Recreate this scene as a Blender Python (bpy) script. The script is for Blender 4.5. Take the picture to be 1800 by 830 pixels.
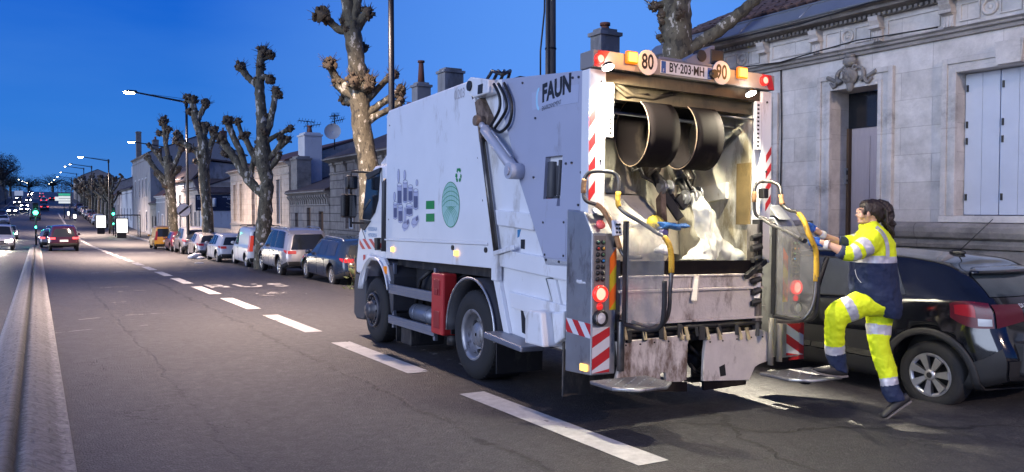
import bpy, bmesh, math, random
from mathutils import Vector, Matrix, Quaternion, noise as mnoise
PI = math.pi
R = math.radians
random.seed(7)
sc = bpy.context.scene
for o in list(bpy.data.objects): bpy.data.objects.remove(o)
COL = sc.collection

# ------------------------------------------------------------------ camera, sky, sun, exposure
CAM_H, FPX, CX, CY = 1.75, 1400.0, 900.0, 415.0
YAW, PITCH = R(30.8), math.atan(45/1400)
cam_data = bpy.data.cameras.new('camera'); cam = bpy.data.objects.new('camera', cam_data); COL.objects.link(cam)
cam_data.sensor_width = 36; cam_data.lens = 28.0; cam_data.clip_start = .05; cam_data.clip_end = 5000
cam.location = (0, 0, CAM_H); cam.rotation_euler = (PI/2-PITCH, 0, -YAW)
sc.camera = cam
sc.render.resolution_x, sc.render.resolution_y = 1024, 472

SUN_EL, SUN_AZ = 4.0, 262.0            # the last light of the evening comes from the left, behind the camera
world = bpy.data.worlds.new('World'); sc.world = world; world.use_nodes = True
wn = world.node_tree; wn.nodes.clear()
def wnode(t, **k):
    n = wn.nodes.new(t)
    for a, b in k.items(): setattr(n, a, b)
    return n
w_out = wnode('ShaderNodeOutputWorld'); w_bg = wnode('ShaderNodeBackground')
w_sky = wnode('ShaderNodeTexSky', sky_type='NISHITA'); w_sky.sun_disc = False
w_sky.sun_elevation = R(SUN_EL); w_sky.sun_rotation = R(SUN_AZ); w_sky.altitude = 100; w_sky.ozone_density = 3.0; w_sky.air_density = 1.0; w_sky.dust_density = .3
w_tc = wnode('ShaderNodeTexCoord'); w_sep = wnode('ShaderNodeSeparateXYZ')
L = wn.links.new
L(w_tc.outputs['Generated'], w_sep.inputs[0])
w_ramp = wnode('ShaderNodeValToRGB'); L(w_sep.outputs['Z'], w_ramp.inputs[0])
e = w_ramp.color_ramp.elements
e[0].position = .0; e[0].color = (.13, .46, 1.25, 1)
e[1].position = 1.; e[1].color = (.04, .09, .42, 1)
for p, c in ((.1, (.050, .36, 1.3, 1)), (.24, (.008, .22, 1.2, 1)), (.36, (.003, .17, 1.1, 1)), (.6, (.03, .09, .5, 1))):
    q = e.new(p); q.color = c
def wdot(v, lo, hi, pw):
    n = wnode('ShaderNodeVectorMath', operation='DOT_PRODUCT'); L(w_tc.outputs['Generated'], n.inputs[0]); n.inputs[1].default_value = Vector(v).normalized()
    r = wnode('ShaderNodeMapRange'); r.inputs[1].default_value = lo; r.inputs[2].default_value = hi; L(n.outputs['Value'], r.inputs[0])
    q = wnode('ShaderNodeMath', operation='POWER'); q.inputs[1].default_value = pw; L(r.outputs[0], q.inputs[0]); return q.outputs[0]
def wmix(f, a, b, bt='MIX'):
    n = wnode('ShaderNodeMix', data_type='RGBA', blend_type=bt)
    for i, v in ((0, f), (6, a), (7, b)):
        if isinstance(v, tuple): n.inputs[i].default_value = (*v, 1)
        elif isinstance(v, (int, float)): n.inputs[i].default_value = v
        else: L(v, n.inputs[i])
    return n.outputs[2]
w_c = wmix(wdot((.62, .76, .17), .86, 1., 1.2), w_ramp.outputs[0], (.20, .60, 1.75))      # paler patch low in the east
w_n = wnode('ShaderNodeTexNoise'); w_n.inputs['Scale'].default_value = 2.2; w_n.inputs['Detail'].default_value = 8
w_mp = wnode('ShaderNodeMapping'); w_mp.inputs['Scale'].default_value = (1, 1, 4.5); L(w_tc.outputs['Generated'], w_mp.inputs[0]); L(w_mp.outputs[0], w_n.inputs[0])
w_r = wnode('ShaderNodeMapRange'); w_r.inputs[1].default_value = .45; w_r.inputs[2].default_value = .8; w_r.inputs[3].default_value = 0; w_r.inputs[4].default_value = .38; L(w_n.outputs[0], w_r.inputs[0])
w_c = wmix(w_r.outputs[0], w_c, (.16, .50, 1.45))                                             # thin veils of cloud
w_c = wmix(wdot((-.97, -.25, .12), .0, 1., 1.5), w_c, (.72, .92, 1.9))                   # pale afterglow behind the camera, in the west
w_c = wmix(.006, w_c, w_sky.outputs[0], 'ADD')
L(w_c, w_bg.inputs[0])
w_bg.inputs[1].default_value = .15
L(w_bg.outputs[0], w_out.inputs[0])
sun = bpy.data.lights.new('evening_glow', 'SUN'); sun.energy = .70; sun.angle = R(40); sun.color = (.70, .80, 1.0)
so = bpy.data.objects.new('evening_glow', sun); COL.objects.link(so)
_el, _az = R(9), R(SUN_AZ)
so.rotation_euler = Vector((math.sin(_az)*math.cos(_el), math.cos(_az)*math.cos(_el), math.sin(_el))).to_track_quat('Z', 'Y').to_euler()
sc.view_settings.view_transform = 'Standard'; sc.view_settings.look = 'None'; sc.view_settings.gamma = 1; sc.view_settings.exposure = 1.8
sc.view_settings.use_curve_mapping = False
sc.render.engine = 'CYCLES'; sc.cycles.max_bounces = 6; sc.cycles.transparent_max_bounces = 8
sc.cycles.sample_clamp_indirect = 3.0; sc.cycles.sample_clamp_direct = 0; sc.cycles.use_denoising = True
sc.cycles.caustics_reflective = False; sc.cycles.caustics_refractive = False

# ------------------------------------------------------------------ measured geometry: picture point -> place
_F = Vector((math.sin(YAW)*math.cos(PITCH), math.cos(YAW)*math.cos(PITCH), -math.sin(PITCH)))
_R = Vector((math.cos(YAW), -math.sin(YAW), 0)); _U = _R.cross(_F); _C = Vector((0, 0, CAM_H))
SX, SY = -.024, -.016
def ray(px, py): return _F + _R*((px-CX)/FPX) - _U*((py-CY)/FPX)
def onX(px, py, X): d = ray(px, py); return _C + d*(X/d.x)
def onY(px, py, Y): d = ray(px, py); return _C + d*(Y/d.y)
def onD(px, py, D): return _C + ray(px, py)*D
def lon(y):
    a, b, s1 = 70.0, 150.0, .033
    if y < a: return SY*y
    t = min(y, b)-a
    z = SY*a + SY*t + (s1-SY)*t*t/(2*(b-a))
    if y > b: z += s1*(min(y, 560)-b)
    return z
def cross(x):
    if x < -1: return -.012*(min(-x, 14)-1)+.012
    if x < 0: return -.012*x
    return SX*min(x, 10.2)
def g(x, y): return lon(y)+cross(x)
def gnd(px, py, h=0.0):
    d = ray(px, py); t = (h-CAM_H)/(d.z-SX*d.x-SY*d.y); return _C+d*t

# ------------------------------------------------------------------ materials
_mats = {}
def nd(nt, t, **k):
    n = nt.nodes.new(t)
    for a, b in k.items(): setattr(n, a, b)
    return n
def M(name, col, rough=.6, metal=0., var=.12, scale=6., bump=0., bscale=None, dirt=None, stretch=None, coat=0., trans=0., sheen=0.):
    """one procedural surface: base colour varied by noise, optional dirt patches and bump"""
    if name in _mats: return _mats[name]
    m = bpy.data.materials.new(name); m.use_nodes = True; nt = m.node_tree; b = nt.nodes['Principled BSDF']
    lk = nt.links.new
    b.inputs['Roughness'].default_value = rough; b.inputs['Metallic'].default_value = metal
    if coat: b.inputs['Coat Weight'].default_value = coat; b.inputs['Coat Roughness'].default_value = .06
    if trans: b.inputs['Transmission Weight'].default_value = trans
    tc = nd(nt, 'ShaderNodeTexCoord'); mp = nd(nt, 'ShaderNodeMapping')
    if stretch: mp.inputs['Scale'].default_value = stretch
    lk(tc.outputs['Object'], mp.inputs[0])
    n = nd(nt, 'ShaderNodeTexNoise'); n.inputs['Scale'].default_value = scale; n.inputs['Detail'].default_value = 6; n.inputs['Roughness'].default_value = .62
    lk(mp.outputs[0], n.inputs['Vector'])
    mr = nd(nt, 'ShaderNodeMapRange'); mr.inputs[1].default_value = .25; mr.inputs[2].default_value = .75
    mr.inputs[3].default_value = 1-var; mr.inputs[4].default_value = 1+var
    lk(n.outputs[0], mr.inputs[0])
    mx = nd(nt, 'ShaderNodeMix', data_type='RGBA', blend_type='MULTIPLY'); mx.inputs[0].default_value = 1
    mx.inputs[6].default_value = (*col, 1)
    lk(mr.outputs[0], mx.inputs[7])
    out = mx.outputs[2]
    if dirt:
        dc, amt, ds = dirt
        n2 = nd(nt, 'ShaderNodeTexNoise'); n2.inputs['Scale'].default_value = ds; n2.inputs['Detail'].default_value = 8; n2.inputs['Roughness'].default_value = .7
        mp2 = nd(nt, 'ShaderNodeMapping'); mp2.inputs['Scale'].default_value = (1, 1, .38); lk(tc.outputs['Object'], mp2.inputs[0]); lk(mp2.outputs[0], n2.inputs['Vector'])
        r2 = nd(nt, 'ShaderNodeMapRange'); r2.inputs[1].default_value = .62-amt*.32; r2.inputs[2].default_value = .70-amt*.22; r2.inputs[3].default_value = 0; r2.inputs[4].default_value = .9
        lk(n2.outputs[0], r2.inputs[0])
        m2 = nd(nt, 'ShaderNodeMix', data_type='RGBA'); lk(r2.outputs[0], m2.inputs[0]); lk(out, m2.inputs[6]); m2.inputs[7].default_value = (*dc, 1)
        out = m2.outputs[2]
    lk(out, b.inputs['Base Color'])
    rr = nd(nt, 'ShaderNodeMapRange'); rr.inputs[3].default_value = max(.03, rough-.08); rr.inputs[4].default_value = min(1, rough+.1)
    lk(n.outputs[0], rr.inputs[0]); lk(rr.outputs[0], b.inputs['Roughness'])
    if bump:
        nb = nd(nt, 'ShaderNodeTexNoise'); nb.inputs['Scale'].default_value = bscale or scale*6; nb.inputs['Detail'].default_value = 5
        lk(mp.outputs[0], nb.inputs['Vector'])
        bp = nd(nt, 'ShaderNodeBump'); bp.inputs['Strength'].default_value = bump; bp.inputs['Distance'].default_value = .02
        lk(nb.outputs[0], bp.inputs['Height']); lk(bp.outputs[0], b.inputs['Normal'])
    _mats[name] = m
    return m
def EM(name, col, strength):
    if name in _mats: return _mats[name]
    m = bpy.data.materials.new(name); m.use_nodes = True; b = m.node_tree.nodes['Principled BSDF']
    b.inputs['Base Color'].default_value = (*[min(c, .8)*(.25 if strength < 2 and max(col) > .8 else 1) for c in col], 1)
    b.inputs['Emission Color'].default_value = (*col, 1); b.inputs['Emission Strength'].default_value = strength
    b.inputs['Roughness'].default_value = .3
    _mats[name] = m; return m
def PX(name, col, alpha, rough=.25):
    """scratched clear plastic"""
    if name in _mats: return _mats[name]
    m = bpy.data.materials.new(name); m.use_nodes = True; nt = m.node_tree; b = nt.nodes['Principled BSDF']; lk = nt.links.new
    b.inputs['Base Color'].default_value = (*col, 1); b.inputs['Roughness'].default_value = rough
    tc = nd(nt, 'ShaderNodeTexCoord'); n = nd(nt, 'ShaderNodeTexNoise'); n.inputs['Scale'].default_value = 5; n.inputs['Detail'].default_value = 8
    lk(tc.outputs['Object'], n.inputs['Vector'])
    mr = nd(nt, 'ShaderNodeMapRange'); mr.inputs[1].default_value = .3; mr.inputs[2].default_value = .7; mr.inputs[3].default_value = max(0, alpha-.2); mr.inputs[4].default_value = min(1, alpha+.2)
    lk(n.outputs[0], mr.inputs[0]); lk(mr.outputs[0], b.inputs['Alpha'])
    _mats[name] = m; return m

# ------------------------------------------------------------------ mesh building
class MB:
    def __init__(s): s.v = []; s.f = []; s.m = []; s.s = []
    def add(s, vs, fs, m=0, smooth=False):
        k = len(s.v); s.v += [tuple(p) for p in vs]
        for f in fs: s.f.append([i+k for i in f]); s.m.append(m); s.s.append(smooth)
        return s
    def box(s, x0, x1, y0, y1, z0, z1, m=0):
        x0, x1 = min(x0, x1), max(x0, x1); y0, y1 = min(y0, y1), max(y0, y1); z0, z1 = min(z0, z1), max(z0, z1)
        vs = [(x, y, z) for z in (z0, z1) for y in (y0, y1) for x in (x0, x1)]
        return s.add(vs, [(0, 2, 3, 1), (4, 5, 7, 6), (0, 1, 5, 4), (1, 3, 7, 5), (3, 2, 6, 7), (2, 0, 4, 6)], m)
    def bar(s, p0, p1, w, h, up=(0, 0, 1), m=0, taper=1.):
        p0, p1 = Vector(p0), Vector(p1); d = (p1-p0).normalized(); a = d.cross(Vector(up))
        if a.length < 1e-4: a = d.cross(Vector((1, 0, 0)))
        a.normalize(); b = a.cross(d)
        vs = []
        for p, k in ((p0, 1.), (p1, taper)):
            for i, j in ((-1, -1), (1, -1), (1, 1), (-1, 1)): vs.append(p+a*(i*w*k/2)+b*(j*h*k/2))
        return s.add(vs, [(0, 1, 2, 3), (7, 6, 5, 4), (0, 4, 5, 1), (1, 5, 6, 2), (2, 6, 7, 3), (3, 7, 4, 0)], m)
    def cyl(s, p0, p1, r0, r1=None, n=20, caps=True, m=0, smooth=True):
        return s.tube([p0, p1], [r0, r0 if r1 is None else r1], n, caps, m, smooth)
    def tube(s, pts, r, n=10, caps=True, m=0, smooth=True, wob=0., closed=False):
        pts = [Vector(p) for p in pts]; N = len(pts)
        rs = r if isinstance(r, (list, tuple)) else [r]*N
        if closed:
            T = [(pts[(i+1) % N]-pts[i-1]).normalized() for i in range(N)]
        else:
            T = [(pts[min(i+1, N-1)]-pts[max(i-1, 0)]).normalized() for i in range(N)]
        a = T[0].orthogonal().normalized(); vs = []
        for i in range(N):
            if i:
                q = T[i-1].rotation_difference(T[i]); a = q @ a
            a = (a-T[i]*a.dot(T[i])).normalized(); b = T[i].cross(a)
            rr = rs[i]; ra, rb = rr if isinstance(rr, (list, tuple)) else (rr, rr)
            for k in range(n):
                th = 2*PI*k/n; w = 1+(wob*mnoise.noise(pts[i]*3+Vector((math.cos(th), math.sin(th), i*.7)))*2 if wob else 0)
                vs.append(pts[i]+a*(math.cos(th)*ra*w)+b*(math.sin(th)*rb*w))
        fs = []
        for i in range(N if closed else N-1):
            j = (i+1) % N
            for k in range(n):
                l = (k+1) % n; fs.append((i*n+k, i*n+l, j*n+l, j*n+k))
        s.add(vs, fs, m, smooth)
        if caps and not closed:
            k0 = len(s.v)-N*n
            s.f.append([k0+k for k in reversed(range(n))]); s.m.append(m); s.s.append(False)
            s.f.append([k0+(N-1)*n+k for k in range(n)]); s.m.append(m); s.s.append(False)
        return s
    def lathe(s, c, axis, prof, n=24, m=0, smooth=True, a0=0., a1=2*PI):
        """prof: (radius, distance along axis) pairs"""
        c = Vector(c); ax = Vector(axis).normalized(); a = ax.orthogonal().normalized(); b = ax.cross(a)
        full = abs(a1-a0-2*PI) < 1e-6; cols = n if full else n+1; vs = []
        for r, d in prof:
            for k in range(cols):
                t = a0+(a1-a0)*k/n; vs.append(c+ax*d+(a*math.cos(t)+b*math.sin(t))*r)
        fs = []
        for i in range(len(prof)-1):
            for k in range(n):
                l = (k+1) % cols; fs.append((i*cols+k, i*cols+l, (i+1)*cols+l, (i+1)*cols+k))
        return s.add(vs, fs, m, smooth)
    def prism(s, poly, fn, d0, d1, m=0, mside=None):
        """poly: 2-D outline, fn(a, b, d) -> place"""
        n = len(poly); vs = [fn(a, b, d0) for a, b in poly]+[fn(a, b, d1) for a, b in poly]
        s.add(vs, [tuple(range(n)), tuple(range(2*n-1, n-1, -1))], m)
        k = len(s.v)-2*n; ms = m if mside is None else mside
        for i in range(n):
            j = (i+1) % n; s.f.append([k+i, k+n+i, k+n+j, k+j]); s.m.append(ms); s.s.append(False)
        return s
    def sheet(s, pts, m=0): return s.add(pts, [tuple(range(len(pts)))], m)
    def grid(s, fn, nu, nv, m=0, smooth=True):
        vs = [fn(i/nu, j/nv) for j in range(nv+1) for i in range(nu+1)]
        fs = [(j*(nu+1)+i, j*(nu+1)+i+1, (j+1)*(nu+1)+i+1, (j+1)*(nu+1)+i) for j in range(nv) for i in range(nu)]
        return s.add(vs, fs, m, smooth)
    def ball(s, c, r, n=12, m=0, wob=0., rot=None, ws=3.):
        c = Vector(c); rx, ry, rz = r if isinstance(r, (list, tuple)) else (r, r, r); vs = []; h = max(4, n//2)
        for j in range(h+1):
            ph = -PI/2+PI*j/h
            for k in range(n):
                th = 2*PI*k/n; p = Vector((rx*math.cos(ph)*math.cos(th), ry*math.cos(ph)*math.sin(th), rz*math.sin(ph)))
                if wob: p *= 1+wob*2*mnoise.noise((p+c)*ws)
                if rot: p = rot @ p
                vs.append(c+p)
        fs = [(j*n+k, j*n+(k+1) % n, (j+1)*n+(k+1) % n, (j+1)*n+k) for j in range(h) for k in range(n)]
        return s.add(vs, fs, m, True)
    def text(s, body, size, fn, m=0, depth=0., bold=0., sx=1., align='CENTER', sp=1.):
        """built-in lettering; fn(a, b, d) places a letter point, a along the line, b up"""
        cu = bpy.data.curves.new('lettering', 'FONT'); cu.body = body; cu.size = size; cu.align_x = align; cu.align_y = 'CENTER'
        cu.offset = bold; cu.resolution_u = 3; cu.space_character = sp
        ob = bpy.data.objects.new('lettering', cu); me = bpy.data.meshes.new_from_object(ob)
        s.add([fn(v.co.x*sx, v.co.y, depth) for v in me.vertices], [tuple(p.vertices) for p in me.polygons], m)
        bpy.data.objects.remove(ob); bpy.data.meshes.remove(me); bpy.data.curves.remove(cu)
        return s
    def mesh(s, name, mats):
        me = bpy.data.meshes.new(name); me.from_pydata(s.v, [], s.f)
        for m in (mats if isinstance(mats, (list, tuple)) else [mats]): me.materials.append(m)
        me.polygons.foreach_set('material_index', s.m); me.polygons.foreach_set('use_smooth', s.s)
        me.update(); return me
    def build(s, name, mats, parent=None, bev=0., fix=True, seg=2):
        me = s.mesh(name, mats)
        if fix:
            bm = bmesh.new(); bm.from_mesh(me); bmesh.ops.recalc_face_normals(bm, faces=bm.faces); bm.to_mesh(me); bm.free()
        o = bpy.data.objects.new(name, me); COL.objects.link(o)
        if parent: o.parent = parent
        if bev:
            b = o.modifiers.new('bevel', 'BEVEL'); b.width = bev; b.segments = seg; b.limit_method = 'ANGLE'; b.angle_limit = R(40)
        return o
def build_each(mb, name, mats, parent=None, bev=0., T=None):
    """every loose piece becomes an object of its own"""
    up = list(range(len(mb.v)))
    def find(i):
        while up[i] != i: up[i] = up[up[i]]; i = up[i]
        return i
    for f in mb.f:
        for j in f[1:]: up[find(j)] = find(f[0])
    grp = {}
    for k, f in enumerate(mb.f): grp.setdefault(find(f[0]), []).append(k)
    out = []
    for ks in grp.values():
        m2 = MB(); idx = {}
        for k in ks:
            for i in mb.f[k]:
                if i not in idx: idx[i] = len(m2.v); m2.v.append(mb.v[i])
            m2.f.append([idx[i] for i in mb.f[k]]); m2.m.append(mb.m[k]); m2.s.append(mb.s[k])
        o = m2.build(name, mats, parent, bev)
        if T: o.location = -T.location
        out.append(o)
    return out
def evald(mb, mods, mats, name='tmp'):
    """mesh after modifiers"""
    me = mb.mesh(name, mats) if isinstance(mb, MB) else mb
    o = bpy.data.objects.new(name, me); COL.objects.link(o)
    for t, k in mods:
        md = o.modifiers.new(t, t)
        for a, b in k.items(): setattr(md, a, b)
    bpy.context.view_layer.update(); dg = bpy.context.evaluated_depsgraph_get()
    r = bpy.data.meshes.new_from_object(o.evaluated_get(dg)); bpy.data.objects.remove(o)
    return r
def link(me, name, parent=None):
    o = bpy.data.objects.new(name, me); COL.objects.link(o); o.parent = parent; return o
def tag(o, label, cat, group=None):
    o['label'] = label; o['category'] = cat
    if group: o['group'] = group
    return o
def kind(o, k): o['kind'] = k; return o
def thing(name, label, cat, loc=(0, 0, 0), rz=0., group=None):
    o = bpy.data.objects.new(name, None); COL.objects.link(o); o.empty_display_size = .2
    o.location = loc; o.rotation_euler = (0, 0, rz)
    return tag(o, label, cat, group)
def dup(root, loc, rz, label=None, group=None, deep=True):
    def cp(o, par):
        c = o.copy(); COL.objects.link(c); c.parent = par
        for ch in [x for x in list(o.children)]: cp(ch, c)
        return c
    r = cp(root, None); r.location = loc; r.rotation_euler = (r.rotation_euler[0], 0, rz)
    if label: r['label'] = label
    if group: r['group'] = group
    return r
def lamp(name, typ, loc, energy, col, parent=None, size=.1, target=None, spot=None, blend=.5):
    d = bpy.data.lights.new(name, typ); d.energy = energy; d.color = col
    if typ == 'AREA': d.size = size
    else: d.shadow_soft_size = size
    if spot: d.spot_size = R(spot); d.spot_blend = blend
    o = bpy.data.objects.new(name, d); COL.objects.link(o); o.location = loc
    if parent: o.parent = parent
    if target is not None: o.rotation_euler = (Vector(target)-Vector(loc)).to_track_quat('-Z', 'Y').to_euler()
    return o
def lerp(a, b, t): return a+(b-a)*t
# ------------------------------------------------------------------ ground, road, markings
def asphalt():
    m = bpy.data.materials.new('asphalt'); m.use_nodes = True; nt = m.node_tree; b = nt.nodes['Principled BSDF']; lk = nt.links.new
    tc = nd(nt, 'ShaderNodeTexCoord'); O = tc.outputs['Object']
    def noise(sc_, det=6, rough=.6, mp=None):
        n = nd(nt, 'ShaderNodeTexNoise'); n.inputs['Scale'].default_value = sc_; n.inputs['Detail'].default_value = det; n.inputs['Roughness'].default_value = rough
        if mp:
            k = nd(nt, 'ShaderNodeMapping'); k.inputs['Scale'].default_value = mp; lk(O, k.inputs[0]); lk(k.outputs[0], n.inputs['Vector'])
        else: lk(O, n.inputs['Vector'])
        return n.outputs[0]
    def mapr(x, a, b_, c, d):
        n = nd(nt, 'ShaderNodeMapRange'); lk(x, n.inputs[0])
        for i, v in enumerate((a, b_, c, d)): n.inputs[1+i].default_value = v
        return n.outputs[0]
    def math_(op, a, b_=None):
        n = nd(nt, 'ShaderNodeMath', operation=op)
        for i, v in enumerate((a, b_)):
            if v is None: continue
            if isinstance(v, (int, float)): n.inputs[i].default_value = v
            else: lk(v, n.inputs[i])
        return n.outputs[0]
    def mix(f, a, b_):
        n = nd(nt, 'ShaderNodeMix', data_type='RGBA')
        for i, v in ((0, f), (6, a), (7, b_)):
            if isinstance(v, tuple): n.inputs[i].default_value = (*v, 1)
            elif isinstance(v, (int, float)): n.inputs[i].default_value = v
            else: lk(v, n.inputs[i])
        return n.outputs[2]
    big = noise(.35, 6, .65, (1, .35, 1)); grain = noise(95, 3, .8); mid = noise(7, 8, .75)
    col = mix(mapr(big, .35, .65, 0, 1), (.022, .022, .028), (.047, .046, .054))
    col = mix(mapr(mid, .45, .75, 0, .55), col, (.078, .075, .078))
    g2 = noise(15, 7, .95); col = mix(mapr(g2, .34, .56, .8, 0), col, (.008, .008, .009)); g3 = noise(11, 7, .95, (1, .8, 1)); col = mix(mapr(g3, .52, .70, 0, .75), col, (.14, .135, .138))
    vo0 = nd(nt, 'ShaderNodeTexVoronoi'); vo0.inputs['Scale'].default_value = 60; lk(O, vo0.inputs['Vector'])
    col = mix(mapr(vo0.outputs['Distance'], .1, .36, .6, 0), col, (.19, .185, .185))
    col = mix(mapr(grain, .55, .75, 0, .65), col, (.02, .02, .022))
    # cracks: cell borders broken up by a patchy mask
    vo = nd(nt, 'ShaderNodeTexVoronoi', feature='DISTANCE_TO_EDGE'); vo.inputs['Scale'].default_value = .8
    dm = nd(nt, 'ShaderNodeVectorMath', operation='ADD'); nz = nd(nt, 'ShaderNodeTexNoise'); nz.inputs['Scale'].default_value = 5; nz.inputs['Detail'].default_value = 6
    lk(O, nz.inputs['Vector'])
    sc_ = nd(nt, 'ShaderNodeVectorMath', operation='SCALE'); lk(nz.outputs['Color'], sc_.inputs[0]); sc_.inputs['Scale'].default_value = .55
    lk(O, dm.inputs[0]); lk(sc_.outputs[0], dm.inputs[1]); lk(dm.outputs[0], vo.inputs['Vector'])
    crack = math_('MULTIPLY', mapr(vo.outputs['Distance'], .0, .014, 1, 0), mapr(noise(.7, 3), .5, .62, 0, .8))
    sep = nd(nt, 'ShaderNodeSeparateXYZ'); lk(O, sep.inputs[0]); x = sep.outputs['X']; y = sep.outputs['Y']
    wav = math_('MULTIPLY', math_('SUBTRACT', noise(1.3, 7, .7), .5), .5)
    for x0, w, k in ((3.18, .04, .95), (-5.2, .03, .7), (7.02, .05, .6), (1.25, .03, .7)):
        dist = math_('ABSOLUTE', math_('SUBTRACT', math_('ADD', x, wav), x0))
        seam = math_('MULTIPLY', mapr(dist, w*.3, w*1.2, k, 0), mapr(noise(2.2, 5), .38, .55, .15, 1))
        crack = math_('MAXIMUM', crack, seam)
    # tar repair lines behind the lorry
    wav2 = math_('MULTIPLY', math_('SUBTRACT', noise(.9, 5, .6), .5), 1.6)
    for k1, k2, c0, w in ((.55, 1., 8.05, .045), (1.0, -.35, 3.55, .035)):
        d = math_('ABSOLUTE', math_('SUBTRACT', math_('ADD', math_('ADD', math_('MULTIPLY', x, k1), math_('MULTIPLY', y, k2)), wav2), c0))
        near = math_('MULTIPLY', mapr(x, 4.6, 5.0, 0, 1), mapr(y, 6.0, 5.2, 0, 1))
        crack = math_('MAXIMUM', crack, math_('MULTIPLY', mapr(d, w*.5, w*1.3, .85, 0), near))
    col = mix(crack, col, (.012, .012, .013))
    lk(col, b.inputs['Base Color'])
    lk(mapr(mid, .3, .7, .46, .66), b.inputs['Roughness'])
    b.inputs['Specular IOR Level'].default_value = .5
    bp = nd(nt, 'ShaderNodeBump'); bp.inputs['Strength'].default_value = .75; bp.inputs['Distance'].default_value = .012
    hh = math_('SUBTRACT', math_('ADD', math_('MULTIPLY', vo0.outputs['Distance'], .7), math_('MULTIPLY', grain, .5)), math_('MULTIPLY', crack, 1.2))
    lk(hh, bp.inputs['Height']); lk(bp.outputs[0], b.inputs['Normal'])
    return m
m_asphalt = asphalt()
def strip(name, mat, xs, ys, dz=0., k='structure'):
    mb = MB(); n = len(xs)
    vs = [(x, y, g(x, y)+dz) for y in ys for x in xs]
    fs = [(j*n+i, j*n+i+1, (j+1)*n+i+1, (j+1)*n+i) for j in range(len(ys)-1) for i in range(n-1)]
    mb.add(vs, fs); o = mb.build(name, mat, fix=False); kind(o, k); return o
YS = [-40, -20, 0, 20, 40, 60, 70]+[70+4*i for i in range(1, 21)]+[160, 200, 260, 320, 400, 480, 560, 620]
m_ground = M('ground_soil', (.055, .05, .045), .9, var=.3, scale=.3, bump=.3)
strip('ground', m_ground, [-2500, -400, -60, -30, -14, 9.6, 14, 30, 60, 400, 2500], [-600]+YS+[900, 3000], -.12)
strip('road', m_asphalt, [-7.1, -4, -1, 0, 3, 6, 8, 10.1], YS)
m_pave = M('pavement', (.13, .125, .13), .8, var=.22, scale=1.3, bump=.35, bscale=60, dirt=((.05, .048, .045), .3, 1.2))
m_kerb = M('kerb_stone', (.26, .25, .25), .75, var=.25, scale=3, bump=.4, bscale=40)
def kerb(name, x0, x1, h, mat, far):
    mb = MB()
    vs = []
    for y in YS:
        zr = g(10.1 if x0 > 0 else -7, y)
        for x, dz in ((x0, -.15), (x0, h), (x1, h), (x1, -.15)): vs.append((x, y, zr+dz))
    n = len(YS)
    mb.add(vs, [(j*4+i, j*4+i+1, j*4+5+i, j*4+4+i) for j in range(n-1) for i in range(3)])
    return kind(mb.build(name, mat), 'structure')
kerb('kerb', 10.1, 10.26, .13, m_kerb, 0); kerb('pavement', 10.26, 30, .126, m_pave, 0)
kerb('kerb', -7.16, -7., .12, m_kerb, 0); kerb('pavement', -30, -7.16, .116, m_pave, 0)

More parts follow.
